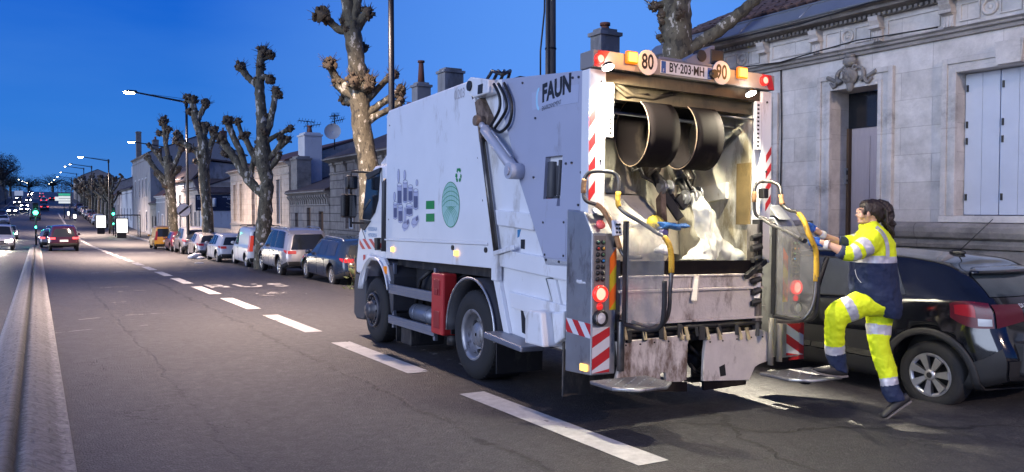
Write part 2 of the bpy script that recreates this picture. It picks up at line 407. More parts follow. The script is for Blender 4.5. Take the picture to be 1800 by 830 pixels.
# cobbled central separator with a low domed back
def median():
    m = bpy.data.materials.new('separator_cobbles'); m.use_nodes = True; nt = m.node_tree; b = nt.nodes['Principled BSDF']; lk = nt.links.new
    tc = nd(nt, 'ShaderNodeTexCoord'); mp = nd(nt, 'ShaderNodeMapping'); mp.inputs['Scale'].default_value = (3.2, 8., 1)
    n0 = nd(nt, 'ShaderNodeTexNoise'); n0.inputs['Scale'].default_value = 3; n0.inputs['Detail'].default_value = 3; lk(tc.outputs['Object'], n0.inputs['Vector'])
    ad = nd(nt, 'ShaderNodeMix', data_type='VECTOR'); ad.inputs[0].default_value = .09; lk(tc.outputs['Object'], ad.inputs[4]); lk(n0.outputs['Color'], ad.inputs[5])
    lk(ad.outputs[1], mp.inputs[0])
    vo = nd(nt, 'ShaderNodeTexBrick'); vo.inputs['Scale'].default_value = 1; vo.inputs['Brick Width'].default_value = .21; vo.inputs['Row Height'].default_value = .15; vo.inputs['Mortar Size'].default_value = .016; vo.inputs['Mortar Smooth'].default_value = .6
    for i, c in ((1, .9), (2, .45), (3, .2)): vo.inputs[i].default_value = (c, c, c, 1)
    lk(ad.outputs[1], vo.inputs['Vector'])
    n = nd(nt, 'ShaderNodeTexNoise'); n.inputs['Scale'].default_value = 22; n.inputs['Detail'].default_value = 7; n.inputs['Roughness'].default_value = .75; lk(tc.outputs['Object'], n.inputs['Vector'])
    r = nd(nt, 'ShaderNodeValToRGB'); r.color_ramp.elements[0].position = .3; r.color_ramp.elements[0].color = (.10, .10, .105, 1)
    r.color_ramp.elements[1].position = .72; r.color_ramp.elements[1].color = (.30, .295, .30, 1); lk(n.outputs[0], r.inputs[0])
    mr = nd(nt, 'ShaderNodeMapRange'); mr.inputs[1].default_value = 0; mr.inputs[2].default_value = 1; mr.inputs[3].default_value = 0; mr.inputs[4].default_value = .14
    lk(vo.outputs[1], mr.inputs[0])
    mx = nd(nt, 'ShaderNodeMix', data_type='RGBA'); tn = nd(nt, 'ShaderNodeMix', data_type='RGBA', blend_type='MULTIPLY'); tn.inputs[0].default_value = .3; lk(r.outputs[0], tn.inputs[6]); lk(vo.outputs[0], tn.inputs[7])
    lk(mr.outputs[0], mx.inputs[0]); lk(tn.outputs[2], mx.inputs[6]); mx.inputs[7].default_value = (.05, .05, .05, 1)
    sep = nd(nt, 'ShaderNodeSeparateXYZ'); lk(tc.outputs['Object'], sep.inputs[0])
    def mth(op, a, c):
        q = nd(nt, 'ShaderNodeMath', operation=op)
        for i, v in enumerate((a, c)):
            if isinstance(v, (int, float)): q.inputs[i].default_value = v
            else: lk(v, q.inputs[i])
        return q.outputs[0]
    cx = mth('ABSOLUTE', mth('ADD', mth('ADD', sep.outputs['X'], .165), mth('MULTIPLY', mth('SUBTRACT', n.outputs[0], .5), .12)), 0)
    moss = nd(nt, 'ShaderNodeMapRange'); moss.inputs[1].default_value = .03; moss.inputs[2].default_value = .07; moss.inputs[3].default_value = .9; moss.inputs[4].default_value = 0; lk(cx, moss.inputs[0])
    m2 = nd(nt, 'ShaderNodeMix', data_type='RGBA'); lk(moss.outputs[0], m2.inputs[0]); lk(mx.outputs[2], m2.inputs[6]); m2.inputs[7].default_value = (.028, .028, .02, 1)
    ed = nd(nt, 'ShaderNodeMapRange'); ed.inputs[1].default_value = .27; ed.inputs[2].default_value = .34; ed.inputs[3].default_value = 0; ed.inputs[4].default_value = .8; lk(cx, ed.inputs[0])
    m4 = nd(nt, 'ShaderNodeMix', data_type='RGBA', blend_type='MULTIPLY'); lk(ed.outputs[0], m4.inputs[0]); lk(m2.outputs[2], m4.inputs[6]); m4.inputs[7].default_value = (2.1, 2.1, 2.1, 1)
    lk(m4.outputs[2], b.inputs['Base Color']); b.inputs['Roughness'].default_value = .62
    bp = nd(nt, 'ShaderNodeBump'); bp.inputs['Strength'].default_value = .9; bp.inputs['Distance'].default_value = .03
    m3 = nd(nt, 'ShaderNodeMapRange'); m3.inputs[3].default_value = .22; m3.inputs[4].default_value = 0; lk(vo.outputs[1], m3.inputs[0])
    lk(mth('ADD', m3.outputs[0], mth('MULTIPLY', n.outputs[0], .6)), bp.inputs['Height']); lk(bp.outputs[0], b.inputs['Normal'])
    mb = MB()
    prof = [(-.53, 0), (-.515, .035), (-.44, .095), (-.34, .145), (-.24, .175), (-.19, .165), (-.165, .13), (-.14, .165), (-.09, .175), (0, .145), (.11, .085), (.125, .07), (.20, .055), (.215, 0)]
    ys = [-12+.06*i for i in range(int(40/.06))]
    ys = ys+[ys[-1]+1.2*i for i in range(1, 38)]
    nx = len(prof); vs = []
    for j, y in enumerate(ys):
        for i, (x, z) in enumerate(prof):
            k = 0
            if 0 < i < nx-1: k = .012*mnoise.noise((x*9, y*7.7, 1.3))+.010*mnoise.noise((x*20, y*17, 4))
            vs.append((x+.3*k, y, g(x, y)+z+k))
    mb.add(vs, [(j*nx+i, j*nx+i+1, (j+1)*nx+i+1, (j+1)*nx+i) for j in range(len(ys)-1) for i in range(nx-1)], 0, True)
    o = mb.build('separator_kerb', m); kind(o, 'structure')
median()

def paint(name, col, wear):
    m = bpy.data.materials.new(name); m.use_nodes = True; nt = m.node_tree; b = nt.nodes['Principled BSDF']; lk = nt.links.new
    tc = nd(nt, 'ShaderNodeTexCoord'); n = nd(nt, 'ShaderNodeTexNoise'); n.inputs['Scale'].default_value = 9; n.inputs['Detail'].default_value = 10; n.inputs['Roughness'].default_value = .75
    lk(tc.outputs['Object'], n.inputs['Vector'])
    n2 = nd(nt, 'ShaderNodeTexNoise'); n2.inputs['Scale'].default_value = 2.1; n2.inputs['Detail'].default_value = 4; lk(tc.outputs['Object'], n2.inputs['Vector'])
    r = nd(nt, 'ShaderNodeMapRange'); r.inputs[1].default_value = .35; r.inputs[2].default_value = .7; r.inputs[3].default_value = .72; r.inputs[4].default_value = 1.1; lk(n.outputs[0], r.inputs[0])
    mx = nd(nt, 'ShaderNodeMix', data_type='RGBA', blend_type='MULTIPLY'); mx.inputs[0].default_value = 1; mx.inputs[6].default_value = (*col, 1); lk(r.outputs[0], mx.inputs[7])
    lk(mx.outputs[2], b.inputs['Base Color']); b.inputs['Roughness'].default_value = .6
    ad = nd(nt, 'ShaderNodeMath', operation='MULTIPLY_ADD'); lk(n.outputs[0], ad.inputs[0]); ad.inputs[1].default_value = .45; 
    sc2 = nd(nt, 'ShaderNodeMath', operation='MULTIPLY'); lk(n2.outputs[0], sc2.inputs[0]); sc2.inputs[1].default_value = .55; lk(sc2.outputs[0], ad.inputs[2])
    a = nd(nt, 'ShaderNodeMapRange'); a.inputs[1].default_value = wear+.03; a.inputs[2].default_value = wear; a.inputs[3].default_value = 0; a.inputs[4].default_value = 1
    lk(ad.outputs[0], a.inputs[0]); lk(a.outputs[0], b.inputs['Alpha'])
    return m
m_line = paint('road_paint', (.62, .61, .59), .575); m_worn = paint('worn_road_paint', (.5, .49, .48), .515)
def mark(name, poly, mat, dz=.005):
    mb = MB(); mb.sheet([(x, y, g(x, y)+dz) for x, y in poly]); return kind(mb.build(name, mat), 'structure')
mb = MB()
for i in range(-3, 46):
    y0 = 4.59+4.325*i
    mb.sheet([(x, y, g(x, y)+.005) for x, y in ((3.84, y0), (4.14, y0), (4.14, y0+2.95), (3.84, y0+2.95))])
kind(mb.build('lane_dashes', m_line), 'structure')
# BUS and the cycle symbol of the bus lane, and the worn arrow farther left
mb = MB()
p0 = gnd(368, 497)
def onroad(cx, cy, sy): return lambda a, b_, d: (cx+a, cy+b_*sy, g(cx+a, cy+b_*sy)+.005+d)
mb.text('B U S', 1.15, onroad(5.42, 24.7, 1.7), bold=.02, sp=.9)
def flat(mb, pts, w, close=False):
    for i in range(len(pts)-(0 if close else 1)):
        a, b_ = Vector(pts[i]), Vector(pts[(i+1) % len(pts)]); d = (b_-a).normalized(); nn = Vector((-d.y, d.x))*w/2; e_ = d*w*.4
        mb.sheet([(q.x, q.y, g(q.x, q.y)+.005+.0004*i) for q in (a-nn-e_, b_-nn+e_, b_+nn+e_, a+nn-e_)])
def cycle(cx, cy, s):
    for dx in (-.45, .45): flat(mb, [(cx+dx*s+.28*s*math.cos(t), cy+1.5*.38*s*math.sin(t)) for t in [2*PI*k/14 for k in range(14)]], .07*s, True)
    flat(mb, [(cx-.45*s, cy), (cx-.15*s, cy+.75*s), (cx+.3*s, cy+.75*s), (cx, cy), (cx-.15*s, cy+.75*s)], .07*s)
    flat(mb, [(cx+.45*s, cy), (cx+.25*s, cy+1.05*s), (cx+.42*s, cy+1.05*s)], .07*s)
kind(mb.build('bus_lane_lettering', m_worn), 'structure'); mb = MB(); cycle(5.55, 21.3, .85)
flat(mb, [(5.3, 9.0), (4.75, 9.2), (4.85, 12.6), (5.5, 12.7)], .09); flat(mb, [(5.4, 9.9), (5.9, 10.6), (5.5, 11.6)], .09)
kind(mb.build('cycle_symbol', paint('faded_road_paint', (.42, .41, .40), .455)), 'structure')
mb = MB()
for px, py, w_, l_ in ((330, 478, 1.2, .12), (225, 512, .8, .12), (200, 505, .7, .1), (215, 555, 1.5, .06), (170, 578, 1.6, .05), (230, 530, .9, .05), (235, 445, 2.4, .4), (215, 478, 2.2, .2)):
    q = gnd(px, py); flat(mb, [(q.x-w_/2, q.y-.3*w_), (q.x, q.y), (q.x+w_/2, q.y+.1*w_)], l_)
kind(mb.build('scuffed_road_marks', paint('scuffs', (.34, .33, .33), .47)), 'structure')

# ------------------------------------------------------------------ buildings
def stone(name, c1, c2, mortar, bw, bh, axis='Y', rough=.85, stain=(.06, .055, .05), samt=.25, ms=.012):
    if name in _mats: return _mats[name]
    m = bpy.data.materials.new(name); m.use_nodes = True; nt = m.node_tree; b = nt.nodes['Principled BSDF']; lk = nt.links.new
    tc = nd(nt, 'ShaderNodeTexCoord'); sp = nd(nt, 'ShaderNodeSeparateXYZ'); cb = nd(nt, 'ShaderNodeCombineXYZ')
    lk(tc.outputs['Object'], sp.inputs[0]); lk(sp.outputs[axis], cb.inputs[0]); lk(sp.outputs['Z'], cb.inputs[1])
    br = nd(nt, 'ShaderNodeTexBrick'); br.inputs['Scale'].default_value = 1; br.inputs['Brick Width'].default_value = bw; br.inputs['Row Height'].default_value = bh
    br.inputs['Mortar Size'].default_value = ms; br.inputs['Mortar Smooth'].default_value = .2; br.inputs['Bias'].default_value = -.2
    for i, c in ((1, c1), (2, c2), (3, mortar)): br.inputs[i].default_value = (*c, 1)
    lk(cb.outputs[0], br.inputs['Vector'])
    n = nd(nt, 'ShaderNodeTexNoise'); n.inputs['Scale'].default_value = 2.3; n.inputs['Detail'].default_value = 9; n.inputs['Roughness'].default_value = .7; lk(tc.outputs['Object'], n.inputs['Vector'])
    r = nd(nt, 'ShaderNodeMapRange'); r.inputs[1].default_value = .3; r.inputs[2].default_value = .7; r.inputs[3].default_value = .72; r.inputs[4].default_value = 1.22; lk(n.outputs[0], r.inputs[0])
    mx = nd(nt, 'ShaderNodeMix', data_type='RGBA', blend_type='MULTIPLY'); mx.inputs[0].default_value = 1; lk(br.outputs[0], mx.inputs[6]); lk(r.outputs[0], mx.inputs[7])
    n2 = nd(nt, 'ShaderNodeTexNoise'); n2.inputs['Scale'].default_value = 1.1; n2.inputs['Detail'].default_value = 10; n2.inputs['Roughness'].default_value = .72
    mp = nd(nt, 'ShaderNodeMapping'); mp.inputs['Scale'].default_value = (1, 1, 1.6); mp.inputs['Location'].default_value = (3, 7, 1); lk(tc.outputs['Object'], mp.inputs[0]); lk(mp.outputs[0], n2.inputs['Vector'])
    r2 = nd(nt, 'ShaderNodeMapRange'); r2.inputs[1].default_value = .64-samt*.3; r2.inputs[2].default_value = .86-samt*.3; r2.inputs[4].default_value = .8; lk(n2.outputs[0], r2.inputs[0])
    m2 = nd(nt, 'ShaderNodeMix', data_type='RGBA'); lk(r2.outputs[0], m2.inputs[0]); lk(mx.outputs[2], m2.inputs[6]); m2.inputs[7].default_value = (*stain, 1)
    lk(m2.outputs[2], b.inputs['Base Color']); b.inputs['Roughness'].default_value = rough
    n3 = nd(nt, 'ShaderNodeTexNoise'); n3.inputs['Scale'].default_value = 30; n3.inputs['Detail'].default_value = 6; lk(tc.outputs['Object'], n3.inputs['Vector'])
    sb = nd(nt, 'ShaderNodeMath', operation='MULTIPLY_ADD'); lk(br.outputs[1], sb.inputs[0]); sb.inputs[1].default_value = -.8; lk(n3.outputs[0], sb.inputs[2])
    bp = nd(nt, 'ShaderNodeBump'); bp.inputs['Strength'].default_value = .4; bp.inputs['Distance'].default_value = .02; lk(sb.outputs[0], bp.inputs['Height']); lk(bp.outputs[0], b.inputs['Normal'])
    _mats[name] = m; return m
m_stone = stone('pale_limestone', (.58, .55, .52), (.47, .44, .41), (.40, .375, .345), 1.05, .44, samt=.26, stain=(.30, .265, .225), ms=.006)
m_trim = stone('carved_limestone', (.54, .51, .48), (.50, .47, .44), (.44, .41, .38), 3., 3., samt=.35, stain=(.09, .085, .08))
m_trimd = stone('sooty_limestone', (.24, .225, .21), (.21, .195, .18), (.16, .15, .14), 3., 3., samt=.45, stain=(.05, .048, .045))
m_zinc = M('zinc_sheet', (.30, .33, .37), .42, .55, var=.12, scale=1.5)
m_tile = M('clay_tiles', (.16, .105, .085), .85, var=.45, scale=5, bump=.4)
m_dark = M('dark_glass', (.012, .014, .018), .12, var=.1)
m_black = M('black_paint', (.012, .012, .013), .5, var=.2)
m_shut = M('painted_shutter', (.46, .50, .58), .55, var=.06, scale=3, bump=.05)
m_door = M('painted_door', (.36, .31, .33), .6, var=.12, scale=3, stretch=(8, 8, .5))
m_wood = M('bare_wood', (.10, .055, .03), .7, var=.3, scale=4, stretch=(6, 6, .4))
m_iron = M('dark_metal', (.02, .021, .024), .45, .4, var=.2)
m_white = M('white_render', (.55, .56, .58), .8, var=.1, scale=1.2, dirt=((.3, .3, .3), .2, .8))
m_grey = M('grey_render', (.27, .27, .28), .85, var=.16, scale=1.0, dirt=((.13, .13, .13), .3, .7))
def wb(mb, name, mats, T, bev=0.):
    o = mb.build(name, mats, T, bev); o.location = -T.location; return o
def wall(mb, X, y0, y1, z0, z1, ops, rev, m=0):
    """street wall in the plane x=X facing the road, with openings (ya, yb, za, zb) and their reveals"""
    ys = sorted({y0, y1, *[o[0] for o in ops], *[o[1] for o in ops]}); zs = sorted({z0, z1, *[o[2] for o in ops], *[o[3] for o in ops]})
    for a, b_ in zip(ys, ys[1:]):
        for c, d in zip(zs, zs[1:]):
            ym, zm = (a+b_)/2, (c+d)/2
            if any(o[0] < ym < o[1] and o[2] < zm < o[3] for o in ops): continue
            mb.add([(X, a, c), (X, b_, c), (X, b_, d), (X, a, d)], [(0, 1, 2, 3)], m)
    for a, b_, c, d in ops:
        mb.add([(X, a, c), (X, b_, c), (X, b_, d), (X, a, d), (X+rev, a, c), (X+rev, b_, c), (X+rev, b_, d), (X+rev, a, d)],
               [(0, 1, 5, 4), (1, 2, 6, 5), (2, 3, 7, 6), (3, 0, 4, 7)], m)

def right_house():
    X = 12.0; T = thing('stone_house', 'pale limestone house with white shutters and a carved doorway behind the black hatchback', 'house', (X, 8.5, g(10, 8.5)))
    zb = -.6; yw0, yw1 = 5.38, 6.95; dy0, dy1 = 8.25, 9.17; y20, y21 = 10.52, 12.05
    ops = [(yw0, yw1, 1.67, 3.83), (dy0, dy1, zb, 3.83), (y20, y21, 1.67, 3.75), (.6, 2.2, 1.67, 3.83), (3.3, 4.2, zb, 3.83)]
    mb = MB(); wall(mb, X, -3, 13.6, zb, 5.0, [(a, b_, c, d) for a, b_, c, d in ops], .5)
    mb.add([(X, 13.6, zb), (X+8, 13.6, zb), (X+8, 13.6, 5.), (X, 13.6, 5.)], [(0, 1, 2, 3)]); mb.add([(X, -3, zb), (X+8, -3, zb), (X+8, -3, 5.), (X, -3, 5.)], [(0, 1, 2, 3)])
    wb(mb, 'wall', m_stone, T)
    # plinth and its moulded ledge, broken at the doors
    mb = MB(); segs = [(-3, 3.05), (4.45, 7.98), (9.55, 13.6)]
    for a, b_ in segs:
        mb.box(X-.06, X+.002, a, b_, zb, 1.16)
        mb.prism([(0, 1.16), (-.10, 1.18), (-.12, 1.24), (-.10, 1.30), (-.17, 1.34), (-.20, 1.42), (-.20, 1.50), (-.15, 1.555), (0, 1.57)], lambda p, z, d: (X+p, d, z), a, b_)
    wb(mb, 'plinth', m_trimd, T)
    # window and door surrounds
    def surround(y0, y1, z0, z1, w, dp, key=True):
        mb = MB()
        for o, i, p in ((w, w-.085, dp), (w-.085, .07, dp*.62), (.07, 0, dp*.9)):
            mb.box(X-p, X+.003, y0-o, y0-i, z0, z1+o); mb.box(X-p, X+.003, y1+i, y1+o, z0, z1+o); mb.box(X-p, X+.003, y0-i, y1+i, z1+i, z1+o)
        if z0 > 0: mb.box(X-.10, X+.002, y0-w, y1+w, z0-.10, z0-.003)
        if key:
            c = (y0+y1)/2; mb.prism([(-.17, z1+.01), (.17, z1+.01), (.20, z1+.34), (-.20, z1+.34)], lambda a, z, d: (X+d, c+a, z), -dp-.06, 0)
        return wb(mb, 'moulding', m_trim, T, .008)
    surround(yw0, yw1, 1.67, 3.83, .22, .07); surround(y20, y21, 1.67, 3.75, .2, .07); surround(.6, 2.2, 1.67, 3.83, .22, .07); surround(dy0, dy1, zb, 3.83, .27, .08, False); surround(3.3, 4.2, zb, 3.83, .27, .08, False)
    # shutters
    for y0, y1, zt in ((yw0, yw1, 3.83), (y20, y21, 3.75), (.6, 2.2, 3.83)):
        n = 3; w = (y1-y0)/n
        for k in range(n):
            mb = MB(); a, b_ = y0+k*w+.006, y0+(k+1)*w-.006
            for q in range(2):
                mb.box(X+.19, X+.225, a+(b_-a)*q/2+.002, a+(b_-a)*(q+1)/2-.002, 1.685, zt-.012)
            s = wb(mb, 'shutter', m_shut, T, .004)
            mb = MB()
            for z in (1.9, 2.75, 3.0, 3.55):
                mb.box(X+.16, X+.189, b_-.05, b_-.028, z, z+.10)
            build_each(mb, 'latch', m_black, s)
    # door, transom and the brown jamb board
    mb = MB(); mb.box(X+.48, X+.53, dy0, dy1, zb, 3.2)
    for a, b_ in ((.06, .42), (.5, .86)):
        for z0, z1 in ((.1, 1.2), (1.35, 3.05)): mb.box(X+.462, X+.479, dy0+a, dy0+b_, z0, z1)
    d = wb(mb, 'door', m_door, T, .006)
    mb = MB(); mb.ball((X+.42, dy0+.10, 1.25), .035); mb.build('handle', M('brass', (.4, .28, .12), .3, .9), d)
    mb = MB(); mb.box(X+.45, X+.5, dy0, dy1, 3.203, 3.82); wb(mb, 'transom_pane', m_dark, T)
    mb = MB(); mb.box(X+.40, X+.478, dy1-.05, dy1-.003, zb, 3.2); wb(mb, 'jamb_board', m_wood, T)
    mb = MB(); mb.box(X+.3, X+.5, 3.3, 4.2, zb, 3.82); wb(mb, 'door', m_door, T)
    mb = MB(); mb.box(X+.34, X+.42, dy1-.035, dy1-.002, 2.22, 2.5); mb.box(X+.355, X+.405, dy1-.041, dy1-.035, 2.38, 2.46, 1); mb.box(X+.36, X+.40, dy1-.041, dy1-.035, 2.26, 2.30, 1)
    wb(mb, 'intercom', [M('grey_plastic', (.2, .2, .21), .5), m_black], T, .004)
    # carved cartouche over the door
    mb = MB(); c = 8.74
    def C(a, z, dpt): return (X-.08-dpt, c+a, z)
    mb.ball((X-.10, c, 4.02), (.09, .14, .15), 16); mb.ball((X-.16, c, 4.02), (.045, .10, .11), 16)
    mb.ball((X-.12, c, 4.27), (.09, .13, .09), 14, wob=.25, ws=14); mb.ball((X-.13, c, 4.36), (.07, .10, .06), 12, wob=.3, ws=16)
    for sg in (-1, 1):
        mb.tube([C(sg*(.15+.11*math.cos(t)*(1-t/9)), 4.05+.13*math.sin(t)*(1-t/9), .03) for t in [k*.45-.9 for k in range(13)]], [.04-.002*k for k in range(13)], 8)
        mb.tube([C(sg*(.19+.03*k), 3.93-.0*k+.05*math.sin(k), .02) for k in range(8)], [.05-.004*k for k in range(8)], 8)
        mb.tube([C(sg*(.10+.04*math.cos(t)), 4.16+.04*math.sin(t), .05) for t in [k*.5 for k in range(12)]], .02, 6)
        mb.tube([C(sg*(.30+.025*k), 3.98+.012*k, .0) for k in range(8)], [.035]*8, 8)
    mb.tube([C(.0, 3.90, .02), C(0, 3.80, .03), C(0, 3.76, .0)], [.07, .05, .02], 8)
    for k in range(5): mb.tube([C(-.07+.035*k, 3.97+.02*math.sin(k*2), .125), C(-.06+.035*k, 4.07-.02*math.cos(k), .125)], .011, 6)
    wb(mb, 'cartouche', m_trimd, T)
    # entablature: architrave, frieze panels with rosettes, brackets, dentils, cornice
    mb = MB(); ya, yb = -3, 13.6
    mb.prism([(0, 4.36), (-.05, 4.37), (-.05, 4.42), (-.09, 4.44), (-.09, 4.475), (-.12, 4.50), (-.02, 4.53), (0, 4.53)], lambda p, z, d: (X+p, d, z), ya, yb)
    mb.prism([(.001, 4.93), (-.10, 4.93), (-.10, 4.985), (-.16, 5.0), (-.28, 5.02), (-.30, 5.07), (-.36, 5.09), (-.36, 5.13), (0, 5.15)], lambda p, z, d: (X+p, d, z), ya, yb)
    y = ya
    while y < yb: mb.box(X-.155, X-.101, y, y+.05, 4.935, 4.98); y += .09
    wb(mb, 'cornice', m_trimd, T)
    bks = [10.66-1.19*k for k in range(-2, 12)]
    for y in bks:
        mb = MB()
        mb.prism([(0, 4.53), (-.05, 4.535), (-.07, 4.62), (-.06, 4.70), (-.14, 4.74), (-.13, 4.79), (-.18, 4.86), (-.20, 4.93), (0, 4.93)], lambda p, z, d: (X+p, d, z), y-.085, y+.085)
        for k in (-.05, 0, .05): mb.box(X-.075, X-.045, y+k-.012, y+k+.012, 4.54, 4.70)
        mb.box(X-.16, X, y-.1, y+.1, 4.735, 4.765)
        wb(mb, 'bracket', m_trim, T)
    for i, y in enumerate(bks[:-1]):
        mb = MB(); a, b_ = y-1.19+.15, y-.15; c = (a+b_)/2
        def frame(a, b_):
            for q in ((a, a+.025, 4.59, 4.86), (b_-.025, b_, 4.59, 4.86), (a+.025, b_-.025, 4.59, 4.612), (a+.025, b_-.025, 4.838, 4.86)): mb.box(X-.025, X+.002, *q)
        if i % 2 == 1:
            frame(a, c-.14); frame(c+.14, b_)
            mb.lathe((X+.001, c, 4.725), (-1, 0, 0), [(.125, 0), (.125, .03), (.105, .045), (.085, .03), (.085, .0)], 24); mb.ball((X, c, 4.725), (.03, .04, .04), 10)
        else: frame(a, b_)
        wb(mb, 'frieze_panel', m_trim, T)
    # zinc gutter slope, gutter pipe line, tiles
    mb = MB()
    for k in range(12):
        a = -3+k*1.4; mb.add([(X-.37, a+.004, 5.145), (X-.37, a+1.392, 5.145), (X-.02, a+1.392, 5.43), (X-.02, a+.004, 5.43)], [(0, 1, 2, 3)])
        mb.tube([(X-.372, a, 5.15), (X-.02, a, 5.436)], .012, 6)
    mb.tube([(X-.02, -3, 5.44), (X-.02, 13.6, 5.44)], .025, 8); mb.tube([(X-.375, -3, 5.13), (X-.375, 13.6, 5.13)], .022, 8)
    wb(mb, 'gutter', m_zinc, T)
    mb = MB(); rows = 16
    for r_ in range(rows):
        x0, z0 = X+.02+r_*.3, 5.46+r_*.125
        for k in range(74):
            y = -3+k*.225+random.uniform(-.012, .012); t = .03*random.random()
            mb.lathe((x0+random.uniform(-.02, .02), y, z0+t), (1, 0, .42), [(.085, 0), (.07, .36)], 5, a0=0 if True else 0, a1=PI)
    mb.add([(X-.01, -3, 5.42), (X-.01, 13.6, 5.42), (X+5, 13.6, 7.5), (X+5, -3, 7.5)], [(0, 1, 2, 3)])
    wb(mb, 'roof', m_tile, T)
    # cables along the cornice
    mb = MB()
    mb.tube([(X-.14, 13, 4.46), (X-.15, 11, 4.53), (X-.14, 10.2, 4.49), (X-.13, 9.3, 4.56), (X-.14, 8.6, 4.6), (X-.14, 7.2, 4.545)], .012, 6)
    mb.tube([(X-.03, 10.28, 4.44), (X-.03, 10.25, 3.2), (X-.03, 10.26, 1.6)], .014, 6)
    mb.tube([(X-.39, 12.5, 5.10), (X-.4, 9.6, 5.03), (X-.4, 8.2, 5.10), (X-.4, 6.5, 5.04)], .015, 6)
    wb(mb, 'cable', m_iron, T)
right_house()

def chimney(T, X, y, z0, z1, w, d, mat, pots=1, ph=.35):
    mb = MB(); mb.box(X-d/2, X+d/2, y-w/2, y+w/2, z0, z1); mb.box(X-d/2-.06, X+d/2+.06, y-w/2-.06, y+w/2+.06, z1, z1+.10); mb.box(X-d/2+.05, X+d/2-.05, y-w/2+.05, y+w/2-.05, z1+.10, z1+.2)
    c = wb(mb, 'chimney', mat, T)
    mb = MB()
    for k in range(pots):
        yy = y+(k-(pots-1)/2)*.35
        mb.tube([(X, yy, z1+.2), (X, yy, z1+.2+ph)], [.15, .10], 10); mb.tube([(X, yy, z1+.21+ph), (X, yy, z1+.29+ph)], [.15, .15], 10)
    o = mb.build('chimney_pot', M('terracotta', (.20, .08, .05), .8), c)
    return c
def house(name, label, X, y0, y1, zt, wmat, roofm, ops, roof_h=1.6, depth=8, cor=.18, corm=None, brackets=0, roof_eave=.25, trim=None, group=None, doorm=None, ledge=None, flat_roof=False, lit=()):
    zb = g(10, (y0+y1)/2)-1.2
    T = thing(name, label, 'house', (X, (y0+y1)/2, zb+1.2), group=group)
    mb = MB(); wall(mb, X, y0, y1, zb, zt, ops, .22)
    for y in (y0, y1): mb.add([(X, y, zb), (X+depth, y, zb), (X+depth, y, zt), (X, y, zt)], [(0, 1, 2, 3)])
    if not flat_roof:
        for y in (y0, y1): mb.add([(X, y, zt), (X+depth, y, zt), (X+depth/2, y, zt+roof_h)], [(0, 1, 2)])
    else: mb.add([(X, y0, zt), (X+depth, y0, zt), (X+depth, y1, zt), (X, y1, zt)], [(0, 1, 2, 3)])
    wb(mb, 'wall', wmat, T)
    for i, (a, b_, c, d) in enumerate(ops):
        isd = c < g(10, y0)+.8
        mb = MB(); mb.box(X+.15, X+.2, a, b_, c, d)
        w = wb(mb, 'door' if isd else 'window', (doorm or m_wood) if isd else m_dark, T)
        if not isd:
            mb = MB()
            mb.box(X+.12, X+.149, a, a+.06, c, d); mb.box(X+.12, X+.149, b_-.06, b_, c, d); mb.box(X+.12, X+.149, (a+b_)/2-.03, (a+b_)/2+.03, c, d)
            for z in (c, c+(d-c)*.62, d-.06): mb.box(X+.115, X+.148, a+.06, b_-.06, z, z+.05)
            o = mb.build('frame', m_shut, w)
    if cor:
        mb = MB()
        mb.prism([(0, zt-.30), (-.06, zt-.28), (-.06, zt-.2), (-cor*.6, zt-.12), (-cor, zt-.06), (-cor, zt), (0, zt+.02)], lambda p, z, d: (X+p, d, z), y0, y1)
        mb.prism([(0, zt-.75), (-.05, zt-.74), (-.05, zt-.68), (0, zt-.66)], lambda p, z, d: (X+p, d, z), y0, y1)
        for k in range(brackets):
            y = y0+(k+.5)*(y1-y0)/brackets
            mb.prism([(0, zt-.68), (-.06, zt-.66), (-.08, zt-.45), (-.2, zt-.3), (-.2, zt-.2), (0, zt-.2)], lambda p, z, d: (X+p, d, z), y-.09, y+.09)
        wb(mb, 'cornice', corm or m_trimd, T)
    if trim:
        for a, b_, c, d in ops: 
            mb = MB()
            mb.box(X-.05, X+.002, a-.16, a, c, d+.16); mb.box(X-.05, X+.002, b_, b_+.16, c, d+.16); mb.box(X-.05, X+.002, a, b_, d, d+.16)
            wb(mb, 'moulding', trim, T)
    if ledge is not None:
        mb = MB(); mb.box(X-.08, X+.002, y0, y1, ledge-.12, ledge); wb(mb, 'ledge', m_trimd, T)
    if not flat_roof:
        mb = MB(); e_ = roof_eave
        mb.prism([(-e_, zt-e_*.2+.03), (depth/2, zt+roof_h+.03), (depth+e_, zt-e_*.2+.03), (depth+e_, zt-e_*.2+.13), (depth/2, zt+roof_h+.15), (-e_, zt-e_*.2+.13)], lambda p, z, d: (X+p, d, z), y0-.05, y1+.05)
        wb(mb, 'roof', roofm, T)
    return T
m_stoneB = stone('rusticated_stone', (.22, .205, .195), (.18, .165, .155), (.055, .05, .05), .95, .40, samt=.35, stain=(.06, .055, .055), ms=.022)
m_stoneC = stone('sandy_stone', (.42, .37, .32), (.38, .33, .28), (.30, .26, .22), .8, .36, samt=.15, stain=(.2, .17, .15))
m_roofd = M('dark_tiles', (.075, .055, .055), .85, var=.4, scale=3, bump=.5, bscale=9)
m_roofr = M('red_tiles', (.12, .06, .05), .85, var=.4, scale=3, bump=.5, bscale=9)
m_roofz = M('slate_roof', (.11, .12, .14), .55, var=.25, scale=2)
